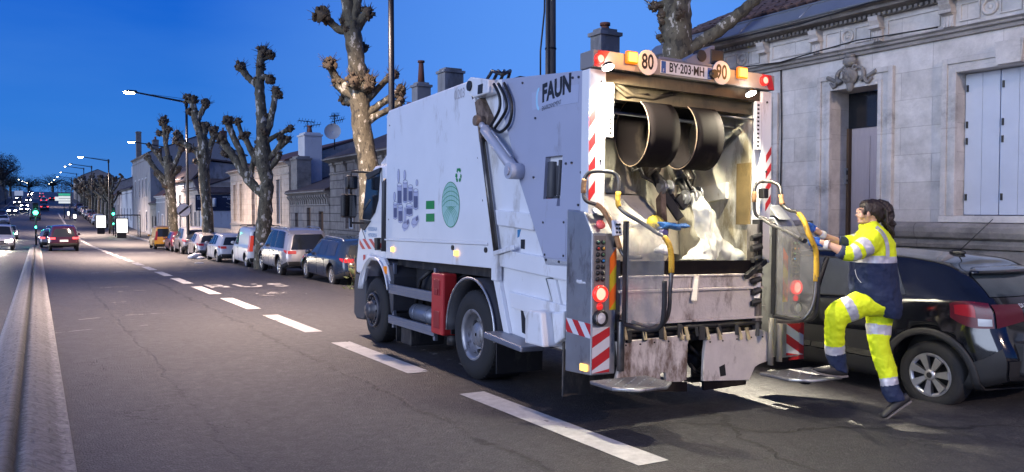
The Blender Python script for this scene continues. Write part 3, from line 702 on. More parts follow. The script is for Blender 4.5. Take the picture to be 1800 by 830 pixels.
# the rusticated house with heavy brackets, behind the dark estate car and the cab
T = house('rusticated_house', 'dark rusticated stone house with big eaves brackets behind the lorry cab', 12.5, 17.5, 38.6, 4.25, m_stoneB, m_roofd,
      [(35.2, 36.2, .9, 3.1), (31.6, 32.7, -1, 3.0), (27.8, 28.9, .9, 3.1), (24, 25, .9, 3.1), (20.5, 21.5, .9, 3.1)], 1.9, 9, .42, brackets=13, trim=m_trimd, ledge=.75)
chimney(T, 15.5, 35.6, 4.5, 6.3, .7, .8, m_grey, 1)
chimney(T, 14.2, 31.4, 4.6, 7.0, .6, .62, m_grey, 1, .85); chimney(T, 14.8, 29.8, 4.6, 7.4, .7, .85, m_grey, 0); chimney(T, 14.0, 18.3, 4.6, 6.7, .5, .66, m_grey, 1, .1)
T2 = house('low_stone_house', 'low grey stone house with a slate lean-to roof and two narrow doors', 12.5, 38.7, 46.0, 2.75, m_stoneB, m_roofd,
      [(44.3, 44.9, -1.2, 1.6), (41.9, 42.6, -1.2, 1.9), (39.7, 40.5, -1.2, 1.7)], 1.5, 8, .3, brackets=18)
chimney(T2, 13.6, 45.6, 2.8, 6.0, 1.3, 1.0, m_white, 1); chimney(T2, 12.9, 45.0, 2.6, 4.6, 1.2, .8, m_trimd, 0)
m_sh2 = M('grey_shutter', (.22, .22, .24), .6, var=.1)
T3 = house('sandstone_house', 'long sandy stone house with narrow shuttered windows behind the white van', 12.5, 46.1, 62.2, 4.6, m_stoneC, m_roofr,
      [(60.2, 61.0, .95, 3.6), (58.1, 58.9, .95, 3.6), (54.2, 55.2, -1.3, 3.5), (50.5, 51.4, -1.3, 3.6), (47.9, 48.7, .95, 3.6)], 1.5, 9, .35, corm=m_stoneC, brackets=0, trim=m_stoneC, ledge=.8, doorm=m_sh2)
# the blue-white gabled building turned sideways, with the dark poster
Tg = thing('gabled_building', 'pale gabled building with a dark poster on its side wall behind the second tree', 'building', (16, 75, g(10, 75)))
mb = MB(); zb = -2.5
mb.box(12.6, 26, 75.0, 92, zb, 3.2); wb(mb, 'wing_wall', m_white, Tg)
mb = MB(); ap = onY(369, 284, 78); el = onY(313, 316, 78); er = onY(415, 308, 78)
mb.prism([(12.6, zb), (26, zb), (26, 5.2), (ap.x, ap.z), (12.6, el.z)], lambda a, b_, d: (a, d, b_), 78, 96); wb(mb, 'gable_wall', m_grey, Tg)
mb = MB()
for a, b_ in (((12.2, el.z-.1), (ap.x, ap.z+.1)), ((ap.x, ap.z+.1), (26.5, 5.1))): mb.bar((a[0], 86.9, a[1]+.1), (b_[0], 86.9, b_[1]+.1), 18.4, .14, up=(0, 0, 1))
mb.prism([(0, 3.2), (0, 3.4), (3.1, 4.7), (3.1, 4.5)], lambda a, b_, d: (d, 74.8+a, b_), 12.3, 26); wb(mb, 'roof', m_roofd, Tg)
p0, p1 = onY(344, 370.5, 74.9), onY(405, 343, 74.9)
mb = MB(); mb.box(p0.x, p1.x+1, 74.93, 75.0, p0.z, p1.z); ps = wb(mb, 'poster', M('poster_navy', (.012, .02, .05), .5), Tg)
mb = MB(); w_ = p1.x+1-p0.x; hh = p1.z-p0.z
def q(a, b_): return p0.x+a*w_, p0.z+b_*hh
for a0, a1, b0 in ((.03, .2, .82), (.04, .18, .7), (.58, .98, .84), (.68, .86, .72), (.05, .2, .12)):
    k = a0
    while k < a1: (x0, z0), (x1, z1) = q(k, b0), q(k+.025, b0+.07); mb.box(x0, x1, 74.915, 74.929, z0, z1); k += .036
(x0, z0), (x1, z1) = q(.34, .25), q(.46, .8); mb.tube([((x0+x1)/2, 74.925, z0), ((x0+x1)/2, 74.925, z1)], (x1-x0)*.35, 10)
(x0, z0), (x1, z1) = q(.66, .52), q(.84, .25); mb.bar((x0, 74.92, z0), (x1, 74.92, z1), .014, .22, up=(0, 1, 0)); mb.bar((x1, 74.921, z1-.05), (x1-.75, 74.921, z1+.0), .014, .2, up=(0, 1, 0)); mb.bar((x1-.05, 74.919, z1-.05), (x1-.05, 74.919, z1+.75), .014, .2, up=(0, 1, 0))
mb.build('poster_lettering', M('poster_white', (.5, .52, .55), .6), ps)
mb = MB(); mb.box(12.5, 12.75, 62.4, 75, zb, .35); wy = kind(mb.build('yard_wall', m_stoneC), 'thing'); tag(wy, 'low sandy boundary wall in front of the pale gabled building', 'wall')
house('pediment_house', 'small pinkish stone house with a white pediment left of the gabled building', 12.5, 76, 84, 3.7, m_stoneC, m_roofd, [(77.3, 78.2, -2, 1.6), (79.5, 80.4, .2, 2.3), (82, 82.9, .2, 2.3)], 1.2, 7, .4, corm=m_trim, trim=m_trim)
house('shuttered_townhouse', 'grey townhouse with tall pale shutters beyond the pediment house', 12.5, 84.1, 96, 4.9, m_grey, m_roofd, [(86, 87.2, -.2, 3.3), (89, 90.2, -.2, 3.3), (92, 93.2, -.2, 3.3)], 1.8, 8, .3, corm=m_white, trim=m_white)
house('mansard_house', 'narrow house with a red roof and pale quoins on the pavement', 12.3, 96.1, 104, 3.4, m_grey, m_roofr, [(98, 99, -2.2, 1.2), (101, 102, -.4, 1.5)], 2.6, 7, .3, corm=m_white, trim=m_white)
Tt = house('tall_grey_house', 'tall blank grey house with chimney stacks rising over its neighbours', 12.6, 112, 134, 9.2, m_grey, m_roofd, [(116, 117.2, 3.6, 6), (120, 121.2, 3.6, 6), (124, 125.2, 3.6, 6), (129, 130.2, 3.6, 6), (116, 117.2, -1, 1.6), (124, 125.2, -1, 1.6)], 2.4, 12, .3, trim=m_white)
chimney(Tt, 13.3, 132, 9, 13.4, .8, .7, m_trimd, 0); chimney(Tt, 15.5, 131, 9.3, 12.2, 1.2, .8, m_trimd, 2); chimney(Tt, 22, 114, 9.4, 12.4, 1.2, .8, m_roofr, 1)
house('annex_house', 'low dark house with a dormer before the tall grey house', 12.5, 104.1, 111.9, 2.6, m_trimd, m_roofd, [(106, 107, -2.3, 1), (109, 110, -.8, 1)], 2.0, 8, .25)
for i, (y0, y1, zt, mm, rm, lb) in enumerate(((135, 156, 5.2, m_white, m_roofd, 'white rendered house right beyond the tall grey house'), (157, 176, 4.6, m_grey, m_roofr, 'red roofed grey house two doors past the tall grey house'), (177, 205, 6.6, m_stoneC, m_roofd, 'tawny stone terrace behind the row of pollards'), (206, 240, 7.4, m_white, m_roofz, 'pale slate roofed block behind the far pollards'), (241, 290, 9.2, m_grey, m_roofd, 'grey terrace climbing the hill on the right side'), (291, 360, 13, m_stoneC, m_roofd, 'farthest dim terrace near the top of the hill on the right'))):
    z_ = zt; b0 = g(10, (y0+y1)/2); n = max(2, int((y1-y0)/5))
    house('terrace_house', lb, 12.6, y0, y1, z_, mm, rm, [(y0+(k+.35)*(y1-y0)/n, y0+(k+.62)*(y1-y0)/n, b0+1, b0+2.9) for k in range(n)], 2, 9, .25)
Tm = thing('modern_block', 'flat roofed white modern block standing behind the far pollards', 'building', (26, 190, g(10, 190)))
mb = MB(); mb.box(20, 36, 180, 215, -3, 12.4); mb.box(24, 30, 185, 200, 12.4, 15); wb(mb, 'wall', m_white, Tm)
for k in range(6):
    mb = MB(); mb.box(19.95, 20.0, 182+k*5.5, 185.5+k*5.5, 8.4, 10.4); wb(mb, 'window', m_dark, Tm)
    mb = MB(); mb.box(21+k*2.5, 22.6+k*2.5, 179.95, 180.0, 8.4, 10.4); wb(mb, 'window', m_dark, Tm)
# the left side of the street, far off
for i, (y0, y1, zt, mm, rm, lb) in enumerate(((185, 228, 5.0, m_stoneC, m_roofr, 'dim red roofed house at the left edge of the street'), (229, 270, 6.0, m_grey, m_roofd, 'dark grey house on the left below the billboard'), (271, 350, 9.0, m_trimd, m_roofd, 'far dark house on the left side of the hill'))):
    b0 = g(-10, (y0+y1)/2); n = max(2, int((y1-y0)/6))
    t = house('far_house', lb, 9.2, -y1, -y0, zt, mm, rm, [(-y1+(k+.3)*(y1-y0)/n, -y1+(k+.6)*(y1-y0)/n, b0+1, b0+3) for k in range(n)], 2.2, 9, .25)
    t.rotation_euler = (0, 0, PI); t.location = (-9.2, (y0+y1)/2, t.location.z)
# ------------------------------------------------------------------ the refuse lorry (local axes: x right, y forward, z up; x=0 is its left side, y=0 its tail frame)
_n = Vector((-SX, -SY, 1)).normalized(); _ta = R(1.7)
_v = Vector((math.sin(_ta), math.cos(_ta), 0)); _v = (_v-_n*_v.dot(_n)).normalized(); _u = _v.cross(_n)
TO = Vector((4.30, 5.83, g(4.30, 5.83)))
TRUCK = thing('refuse_lorry', 'white rear loading refuse lorry with its hopper open and lit, standing in the bus lane', 'refuse lorry')
TRUCK.matrix_world = Matrix(((_u.x, _v.x, _n.x, TO.x), (_u.y, _v.y, _n.y, TO.y), (_u.z, _v.z, _n.z, TO.z), (0, 0, 0, 1)))
def _loc(p): d = p-TO; return Vector((d.dot(_u), d.dot(_v), d.dot(_n)))
def tu(px, py, uu=0.): d = ray(px, py); t = ((TO-_C).dot(_u)+uu)/d.dot(_u); return _loc(_C+d*t)
def tv(px, py, vv=0.): d = ray(px, py); t = ((TO-_C).dot(_v)+vv)/d.dot(_v); return _loc(_C+d*t)
def tw(px, py, ww=0.): d = ray(px, py); t = ((TO-_C).dot(_n)+ww)/d.dot(_n); return _loc(_C+d*t)
TW = 2.2          # body width
m_twhite = M('lorry_white_paint', (.74, .75, .78), .30, var=.04, scale=2.2, dirt=((.50, .48, .46), .13, 2.2), coat=.25)
m_tgrey = M('lorry_lilac_panel', (.36, .385, .50), .36, var=.04, scale=2, dirt=((.25, .25, .3), .1, 3))
m_twhd = M('grimy_white_paint', (.66, .64, .62), .45, var=.08, scale=4, dirt=((.20, .13, .08), .34, 3.2))
m_rust = M('rusty_white_paint', (.66, .60, .54), .6, var=.12, scale=6, dirt=((.10, .05, .025), .43, 3.0), bump=.25)
m_alu = M('brushed_metal', (.38, .39, .41), .38, .75, var=.12, scale=5, dirt=((.16, .15, .15), .3, 4))
m_chas = M('chassis_black', (.016, .016, .018), .6, .2, var=.4, scale=6, dirt=((.06, .055, .05), .35, 5))
m_rubber = M('tyre_rubber', (.016, .016, .017), .8, var=.25, scale=9, bump=.2)
m_plas = M('grey_mudguard', (.045, .047, .055), .55, var=.15)
m_rim = M('painted_wheel', (.30, .30, .32), .42, .6, var=.15, scale=8, dirt=((.06, .05, .045), .3, 9))
m_hub = M('wheel_hub', (.07, .07, .08), .45, .5, var=.3)
m_bar = M('guard_rail_grey', (.20, .22, .27), .4, .5, var=.1)
m_redp = M('red_plastic', (.42, .022, .022), .45, var=.15, scale=5)
m_hop = M('hopper_steel', (.68, .66, .57), .5, 0., var=.22, scale=3.5, dirt=((.24, .20, .12), .30, 2.2), bump=.12)
m_hopb = M('worn_bright_steel', (.72, .71, .66), .38, .05, var=.12, scale=7, dirt=((.3, .26, .17), .14, 5), bump=.08)
m_hopd = M('dirty_hopper_roof', (.06, .045, .027), .7, var=.4, scale=5, dirt=((.03, .022, .014), .5, 4))
m_yel = M('old_yellow_paint', (.50, .40, .04), .55, var=.2, scale=5, dirt=((.12, .09, .03), .4, 7))
m_mat = M('rubber_mat', (.009, .007, .008), .85, var=.25, scale=3, dirt=((.03, .024, .02), .3, 2))
m_mat.node_tree.nodes['Principled BSDF'].inputs['Specular IOR Level'].default_value = .12
m_tube = M('worn_tube', (.11, .105, .10), .35, .8, var=.3, scale=12)
m_tubel = M('bright_tube', (.42, .42, .42), .3, .9, var=.15)
m_wrapy = M('yellow_wrap', (.62, .36, .02), .6, var=.22, scale=16, dirt=((.16, .09, .02), .2, 18), bump=.5, bscale=50)
m_wrapb = M('tan_wrap', (.36, .20, .09), .65, var=.25, scale=16, bump=.5, bscale=50)
m_refr = M('red_reflector_sheet', (.50, .02, .025), .4, var=.06); m_refw = M('white_reflector_sheet', (.66, .66, .68), .4, var=.06)
m_refo = M('orange_reflector_sheet', (.85, .16, .01), .4, var=.06); m_refy = M('yellow_reflector_sheet', (.52, .40, .01), .45, var=.12)
m_hose = M('black_hose', (.010, .010, .011), .4, var=.2)
m_green = M('sticker_green', (.0, .22, .05), .5, var=.04); m_ink = M('sticker_grey_blue', (.10, .11, .20), .5, var=.1); m_inkl = M('sticker_pale_blue', (.42, .44, .60), .5, var=.05)
m_mint = M('sticker_mint', (.33, .56, .52), .5, var=.04); m_cyan = M('sticker_blue', (.05, .22, .45), .5)
E_amber = EM('amber_lamp', (1., .20, .0), .42); E_amberc = EM('amber_lamp_core', (1., .50, .08), 1.1); E_red = EM('red_lamp', (1., .03, .02), .5); E_redc = EM('red_lamp_core', (1., .24, .17), 1.0); E_white = EM('work_lamp', (1., .97, .88), 8); E_mark = EM('side_marker_lamp', (1., .50, .10), 1.0)
TR = TRUCK
def outline(pts, uu): return [tu(*p, uu)[1:] for p in pts]
def side(mb, poly, u0, u1, m=0, ms=None): mb.prism(poly, lambda a, b_, d: (d, a, b_), u0, u1, m, ms)

# chassis and underside
mb = MB()
for u in (.62, 1.5): mb.box(u, u+.08, .6, 6.7, .72, .98)
for v in (1.2, 2.9, 3.9, 5.0): mb.box(.62, 1.58, v, v+.1, .76, .94)
mb.box(.75, 1.45, 4.9, 6.5, .5, 1.25); mb.tube([(1.1, 2.4, .6), (1.1, 5.2, .72)], .06, 10)
mb.tube([(.3, 2.4, .50), (1.9, 2.4, .50)], .09, 12); mb.ball((1.1, 2.4, .52), (.2, .24, .22), 14); mb.tube([(.3, 5.83, .5), (1.9, 5.83, .5)], .07, 12)
mb.box(.3, .66, 3.6, 4.9, .74, 1.22); mb.box(1.6, 2.0, 3.4, 5.0, .5, 1.1); mb.box(.2, 2.0, .25, .6, .52, .86)
for v in (3.7, 4.3, 4.8): mb.tube([(.25, v, .75+.1*math.sin(v*5)), (.2, v-.3, 1.05), (.3, v-.5, 1.2)], .03, 8)
mb.box(.2, 2.0, .8, 5.4, 1.2, 1.31)
mb.build('chassis', m_chas, TR)
def wheel(name, u, v, r, w, rear, sgn):
    """outer face at u, body of the wheel inward (sgn = +1 on the left side)"""
    T = bpy.data.objects.new(name, None)
    mb = MB(); rw = r*.565
    mb.lathe((u, v, r), (sgn, 0, 0), [(rw, .02), (rw+.03, 0), (r*.80, .0), (r*.93, .018), (r*.985, .05), (r, .10), (r, w-.06), (r*.97, w-.01), (rw, w)], 48)
    for k in range(48):
        a = 2*PI*k/48
        p = Vector((u+sgn*.05, v+math.cos(a)*r*.985, r+math.sin(a)*r*.985)); mb.bar(p, p+Vector((sgn*(w-.1), 0, 0)), .03, .016, up=(0, math.cos(a), math.sin(a)))
    t = mb.build('wheel', m_rubber, TR)
    mb = MB()
    if rear: mb.lathe((u, v, r), (sgn, 0, 0), [(rw+.006, .015), (rw-.02, .01), (rw-.05, .05), (rw*.86, .15), (rw*.62, .17), (rw*.56, .17), (rw*.5, .10), (rw*.42, .07), (.02, .06)], 36)
    else: mb.lathe((u, v, r), (sgn, 0, 0), [(rw+.006, .015), (rw-.02, .01), (rw-.04, .05), (rw*.82, .03), (rw*.62, -.02), (rw*.5, -.035), (rw*.44, -.10), (rw*.3, -.13), (.01, -.135)], 36)
    mb.build('rim', m_rim if rear else m_hub, t)
    mb = MB()
    for k in range(10):
        a = 2*PI*k/10; rr = rw*(.72 if rear else .68); x0 = (.168 if rear else .0)
        p = Vector((u+sgn*x0, v+math.cos(a)*rr, r+math.sin(a)*rr)); mb.tube([p, p+Vector((-sgn*.045, 0, 0))], .021, 6, smooth=False)
    if rear:
        for k in range(8):
            a = 2*PI*(k+.5)/8; p = Vector((u+sgn*.146, v+math.cos(a)*rw*.86, r+math.sin(a)*rw*.86)); mb.tube([p, p-Vector((sgn*.004, 0, 0))], .026, 8)
    else: mb.lathe((u-sgn*.005, v, r), (sgn, 0, 0), [(rw*.95, 0), (rw*.95, -.03), (rw*.83, -.035), (rw*.82, 0)], 28)
    mb.build('wheel_nut', m_hub, t)
wheel('w', -.02, 2.42, .525, .58, True, 1); wheel('w', TW+.02, 2.42, .525, .58, True, -1)
wheel('w', -.01, 5.85, .50, .30, False, 1); wheel('w', TW+.01, 5.85, .50, .30, False, -1)
# rear mudguards with a pale lip, flaps
def arch(name, v, zc, r, a0, a1, u0, u1, mat, lipm, th=.02):
    mb = MB(); n = 22
    pts = [(v+math.cos(a0+(a1-a0)*k/n)*r, zc+math.sin(a0+(a1-a0)*k/n)*r) for k in range(n+1)]
    mb.grid(lambda s_, t_: (lerp(u0, u1, s_), *pts[round(t_*n)]), 3, n)
    o = mb.build(name, mat, TR)
    md = o.modifiers.new('thick', 'SOLIDIFY'); md.thickness = th
    mb = MB(); mb.tube([(u0-.004, a, b_) for a, b_ in pts], .016, 6); mb.build('lip', lipm, o)
    return o
for u0, u1 in ((-.05, .55), (TW+.05, TW-.55)): arch('mudguard', 2.40, .56, .635, R(-4), R(184), u0, u1, m_plas, m_alu)
mb = MB(); mb.box(-.03, .56, 1.755, 1.775, .17, .60); mb.build('mud_flap', m_chas, TR)
mb = MB(); mb.box(.02, .55, 3.06, 3.085, .45, .8); mb.build('mud_flap', m_chas, TR)
mb = MB(); mb.box(-.02, .62, .42, .445, .17, .70); mb.build('mud_flap', M('mud_flap_rubber', (.035, .032, .03), .75, var=.4, scale=5, dirt=((.12, .10, .085), .35, 4)), TR)
mb = MB(); mb.box(1.6, 2.2, .42, .445, .17, .70); mb.build('mud_flap', _mats['mud_flap_rubber'], TR)
mb = MB(); side(mb, [(5.42, 1.22), (5.18, 1.22), (5.10, 1.05), (5.12, .55), (5.20, .5), (5.30, .85), (5.36, 1.06)], .02, .5); mb.build('mudguard', m_plas, TR, .01)
mb = MB(); mb.box(.04, .5, 5.0, 5.03, .12, .52); mb.build('mud_flap', m_chas, TR)
mb = MB(); mb.box(.08, .6, 4.55, 4.95, .1, .34); mb.build('toolbox', m_chas, TR, .02)
# side guard rails, posts, red box, air tank
mb = MB()
for z0, z1 in ((.81, .945), (.37, .49)):
    mb.box(-.02, .03, 3.52, 5.2, z0, z1); mb.box(-.026, -.018, 3.52, 5.2, z0+.045, z0+.055); mb.box(-.026, -.018, 3.52, 5.2, z0+.085, z0+.095)
for v in (3.6, 5.12): mb.box(.031, .08, v, v+.06, .30, 1.25)
mb.build('side_guard', m_bar, TR, .008)
mb = MB(); mb.box(-.06, .14, 3.15, 3.53, .42, 1.20); rb = mb.build('tool_case', m_redp, TR, .025)
mb = MB(); mb.box(-.066, -.055, 3.25, 3.43, .92, 1.12); mb.box(-.066, -.055, 3.25, 3.43, .50, .72); mb.box(-.075, -.06, 3.30, 3.38, .93, 1.0); mb.build('case_recess', M('dark_red_plastic', (.25, .012, .014), .5), rb, .006)
mb = MB(); mb.tube([(.25, 4.0, .56), (.25, 4.05, .56), (.25, 4.75, .56), (.25, 4.80, .56)], [.05, .125, .125, .05], 20)
for v in (4.15, 4.6): mb.tube([(.25, v, .56), (.25, v+.04, .56)], .132, 20)
mb.build('air_tank', m_bar, TR)
mb = MB(); mb.tube([(.1, 3.75, .52), (.1, 3.6, .52), (.1, 3.58, .62), (.1, 3.75, .64)], .02, 8); mb.tube([(.12, 3.2, .42), (.12, 3.2, .3)], .09, 12); mb.build('filter', m_chas, TR)

# ------ body
by = [(1.94, 1.33), (2.585, 3.55), (5.34, 3.535), (5.43, 3.50), (5.42, 1.32)]
mb = MB(); side(mb, [(1.97, 1.60), (2.55, 3.50), (2.60, 3.55), (5.34, 3.535), (5.43, 3.47), (5.42, 1.60)], 0, TW); body = mb.build('body', m_twhite, TR, .03)
mb = MB(); side(mb, [(1.94, 1.325), (2.02, 1.585), (5.42, 1.585), (5.42, 1.32)], .012, TW-.012); mb.build('skirt', m_twhite, body, .008)
mb = MB(); mb.box(-.014, 0, 2.05, 5.43, 1.588, 1.612); mb.build('rail', m_twhite, body, .004)
mb = MB()
for v, w in ((5.28, 3.3), (5.28, 1.9), (2.34, 2.6), (2.45, 3.0), (2.2, 2.1)): mb.tube([(-.004, v, w), (.0, v, w)], .012, 8)
mb.tube([(-.004, 3.02, 1.535), (.012, 3.02, 1.535)], .032, 12); mb.tube([(-.004, 2.12, 1.53), (.012, 2.12, 1.53)], .032, 12)
mb.tube([(-.002, 1.99, 1.66), (-.002, 2.56, 3.5)], .005, 5)
mb.build('plug', m_black, body)
for v, w in ((5.10, 1.46), (2.90, 1.47)):
    mb = MB(); mb.box(-.02, .012, v-.04, v+.04, w-.035, w+.035); mb.build('marker_lamp', E_mark, TR, .006)
# drawings on the body side: tins and bottles, an equals sign, a ribbed disc and the recycling arrows
D = -.0035
def pd(px, py, dd=0.): q = tu(px, py, 0); return (D-dd, q.y, q.z)
mbg, mbi, mbl, mbm = MB(), MB(), MB(), MB()
for y0, y1 in ((352.8, 367.8), (375.3, 390)): mbg.sheet([pd(749.3, y0+.6), pd(763.9, y0), pd(763.9, y1-.3), pd(749.0, y1)])
def ell(cx, cy, rx, ry, n=20): return [(cx+rx*math.cos(2*PI*k/n), cy+ry*math.sin(2*PI*k/n)) for k in range(n)]
def line(mb, pts, w=.006, close=False, dd=.001):
    P = [Vector(pd(*p, dd)) for p in pts]
    if close: P = P+[P[0]]
    for a, b_ in zip(P, P[1:]):
        d = (b_-a); 
        if d.length < 1e-5: continue
        d.normalize(); nn = Vector((0, -d.z, d.y))*w/2; mb.sheet([a-nn, b_-nn, b_+nn, a+nn])
k = .1566  # zoom scale of the measured drawing
Z = lambda x, y: (680+x*k, 290+y*k)
for x, y0, y1, w in ((145, 225, 440, 26), (208, 190, 415, 24), (268, 245, 410, 26), (327, 290, 490, 26), (97, 432, 600, 22), (155, 465, 640, 26), (255, 455, 565, 36)):
    mbl.sheet([pd(*Z(x-w, y0)), pd(*Z(x+w, y0)), pd(*Z(x+w, y1)), pd(*Z(x, y1+14)), pd(*Z(x-w, y1))])
    mbi.sheet([pd(*Z(x-w+5, y0+.3*(y1-y0)), .0006), pd(*Z(x+w-5, y0+.3*(y1-y0)), .0006), pd(*Z(x+w-5, y1-14), .0006), pd(*Z(x, y1-4), .0006), pd(*Z(x-w+5, y1-14), .0006)])
    line(mbi, [Z(*q) for q in ell(x, y0, w, 22)], .006, True); line(mbi, [Z(x-w, y0), Z(x-w, y1), Z(x, y1+14), Z(x+w, y1), Z(x+w, y0)], .005)
for x, y, h in ((133, 125, 78), (203, 115, 55), (88, 355, 50), (340, 200, 35), (205, 570, 90)):
    line(mbi, [Z(*q) for q in ell(x, y, 13, h)], .006, True); mbl.sheet([pd(*Z(*q)) for q in ell(x, y, 12, h-2)])
for x, y in ((215, 680), (318, 640)):
    mbl.sheet([pd(*Z(*q)) for q in ((x-45, y+20), (x-30, y-40), (x+35, y-80), (x+45, y-20), (x+20, y+40), (x-20, y+70))]); line(mbi, [Z(*q) for q in ell(x-5, y, 32, 34)], .006, True)
    mbi.sheet([pd(*Z(*q), .0006) for q in ((x+8, y-50), (x+32, y-70), (x+38, y-25), (x+12, y-5))])
C0 = ell(792.6, 359.8, 15.3, 39.7, 36); mbm.sheet([pd(*q) for q in C0]); line(mbg, C0, .010, True)
def arcs(cx, cy, rx, ry, a0, a1, n=16): return [(cx+rx*math.cos(a0+(a1-a0)*i/n), cy+ry*math.sin(a0+(a1-a0)*i/n)) for i in range(n+1)]
def inside(p): return ((p[0]-792.6)/15.3)**2+((p[1]-359.8)/39.7)**2 < 1.0
for i in range(4):
    pts = [q for q in arcs(793.2, 374+7*i-8, 20, 38-1*i, PI, 2*PI, 30) if inside(q)]; line(mbg, pts, .008)
for i in range(8):
    x = 782+i*3; line(mbg, [q for q in [(x, 322+j*3) for j in range(14)] if inside(q)], .003)
for i in range(4):
    line(mbg, [q for q in arcs(776+i*3, 402, 24, 42, -PI/2, 0, 18) if inside(q) and q[1] > 362], .006); line(mbg, [q for q in arcs(810-i*3, 402, 24, 42, -PI, -PI/2, 18) if inside(q) and q[1] > 362], .006)
rc = lambda *q: mbg.sheet([pd(680+x*k, 290+y*k, .0005) for x, y in q])
rc((790, 40), (826, 36), (834, 62), (826, 88), (812, 70), (803, 62), (796, 88), (786, 78)); rc((774, 98), (790, 96), (794, 128), (786, 152), (770, 132)); rc((828, 98), (842, 118), (838, 148), (822, 140), (828, 122))
rc((774, 150), (798, 154), (800, 190), (786, 192)); rc((812, 152), (836, 148), (828, 186), (812, 192))
for m_, b_ in ((m_green, mbg), (m_ink, mbi), (m_inkl, mbl), (m_mint, mbm)): b_.build('drawing', m_, body, fix=False)
mb = MB(); q = tu(808, 166); mb.text('0.203', .17, lambda a, b_, d: (D-d, q.y-a, q.z+b_), sx=.8); mb.build('fleet_number', M('faded_print', (.40, .38, .40), .5), body)

# ------ cab
mb = MB()
cabp = [(5.50, .98), (5.50, 2.66), (5.58, 2.76), (6.05, 2.76), (6.16, 2.70), (6.50, 2.02), (6.74, 1.80), (6.86, 1.45), (6.93, .98), (6.95, .98)]
N_ = 8
def cabf(i, j):
    pass
side(mb, [(5.48, 1.30), (5.48, 2.62), (5.56, 2.74), (6.03, 2.75), (6.15, 2.69), (6.60, 1.86), (6.78, 1.70), (6.90, 1.20), (6.90, 1.02), (6.55, 1.02), (6.42, 1.22), (6.2, 1.33)], .03, TW-.03)
cab = mb.build('cab', m_twhite, TR, .05, seg=3)
mb = MB(); side(mb, [(5.44, 2.6), (5.44, 2.86), (5.7, 2.93), (6.0, 2.80), (6.03, 2.752), (5.56, 2.745)], .12, TW-.12); mb.build('roof_cap', m_twhite, cab, .04)
mb = MB(); side(mb, [(6.36, .40), (6.38, .78), (6.42, 1.0), (6.55, 1.01), (6.92, 1.01), (6.99, .85), (6.99, .34), (6.85, .26), (6.45, .28)], .03, TW-.03); mb.build('bumper', m_plas, cab, .03)
mb = MB(); side(mb, [(6.86, 1.52), (6.93, 1.48), (6.985, .9), (6.90, .9)], .045, TW-.045); mb.build('grille', m_black, cab, .01)
# front wheel arch lip, white with an orange repeater
arch('wheel_arch', 5.86, .62, .70, R(14), R(160), -.03, .34, m_twhite, m_twhite, .025); arch('wheel_arch', 5.86, .62, .70, R(14), R(160), TW+.03, TW-.34, m_twhite, m_twhite, .025)
mb = MB(); side(mb, [(5.2, .98), (5.3, 1.18), (5.48, 1.315), (6.25, 1.335), (6.42, 1.22), (6.52, 1.0), (6.45, .85), (6.3, 1.14), (6.05, 1.27), (5.6, 1.26), (5.35, 1.1)], .0, .06); mb.build('arch_panel', m_twhite, cab, .01)
mb = MB(); mb.box(-.035, .0, 5.33, 5.40, 1.08, 1.20); mb.build('repeater', EM('orange_lens', (.9, .3, .02), .15), cab, .008)
wp = outline([(668.5, 297), (645, 309.5), (637.2, 385.5), (650, 387), (659, 374), (664.5, 352)], .02)
mb = MB(); side(mb, wp, .018, .029); win = mb.build('window', m_dark, cab)
mb = MB(); side(mb, outline([(670.5, 294.5), (644, 306), (647, 316), (668.5, 303)], .02), .004, .0175); mb.build('window_trim', m_black, cab); mb = MB(); side(mb, outline([(633, 386), (652, 388), (645, 398), (640, 405), (634, 400)], .02), .008, .0285); mb.build('window_trim', m_black, cab)
mb = MB(); side(mb, outline([(638, 368), (650, 350), (652, 352), (640.5, 370)], .02), .012, .0165); mb.build('wheel_glimpse', M('dash_grey', (.05, .05, .05), .6), win)
mb = MB()
for a, b_ in (((671.5, 295), (672.5, 420)), ((672.5, 420), (671, 436)), ((671, 436), (648, 437)), ((634, 395), (648, 437))): 
    P, Q = tu(*a, .029), tu(*b_, .029); mb.tube([(.027, P.y, P.z), (.027, Q.y, Q.z)], .006, 5)
mb.build('door_seam', m_black, cab)
mb = MB(); mb.tube([(-.005, 5.46, 1.42), (-.005, 5.46, 2.45), (.03, 5.46, 2.5)], .045, 8); mb.build('air_intake', m_plas, cab)
mb = MB(); side(mb, outline([(661, 418.5), (667, 418), (667, 439), (662, 440)], 0), -.035, .028); mb.build('grab_handle', m_black, cab, .01)
def chevrons(mb, corners, n, plane, th, lean=.6, m0=0, m1=1):
    """slanted stripes clipped to a quad given by its corners (tl, tr, br, bl)"""
    tl, tr, br, bl = [Vector(c) for c in corners]
    def P(s, t): return tl.lerp(tr, s).lerp(bl.lerp(br, s), t)
    k = 2*n
    for i in range(-k, 2*k):
        s0, s1 = i/k, (i+1)/k; poly = [(s0, 0), (s1, 0), (s1+lean, 1), (s0+lean, 1)]
        for ax, lim, sgn in ((0, 0, 1), (0, 1, -1)):
            out = []
            for j in range(len(poly)):
                a, b_ = poly[j], poly[(j+1) % len(poly)]; ia, ib = (a[ax]-lim)*sgn >= -1e-9, (b_[ax]-lim)*sgn >= -1e-9
                if ia: out.append(a)
                if ia != ib:
                    t = (lim-a[ax])/(b_[ax]-a[ax]); out.append((lim, a[1]+t*(b_[1]-a[1])))
            poly = out
            if not poly: break
        if len(poly) > 2: mb.sheet([P(*q)+Vector(plane)*th for q in poly], m0 if i % 2 == 0 else m1)
mb = MB(); chevrons(mb, [tu(632, 420, .024), tu(677, 420.5, .024), tu(677, 437.5, .024), tu(632, 438, .024)], 4, (-1, 0, 0), .003, .25); mb.build('chevron_strip', [m_refw, m_refr], cab, fix=False)
mb = MB(); q0 = tu(655, 408, .026)
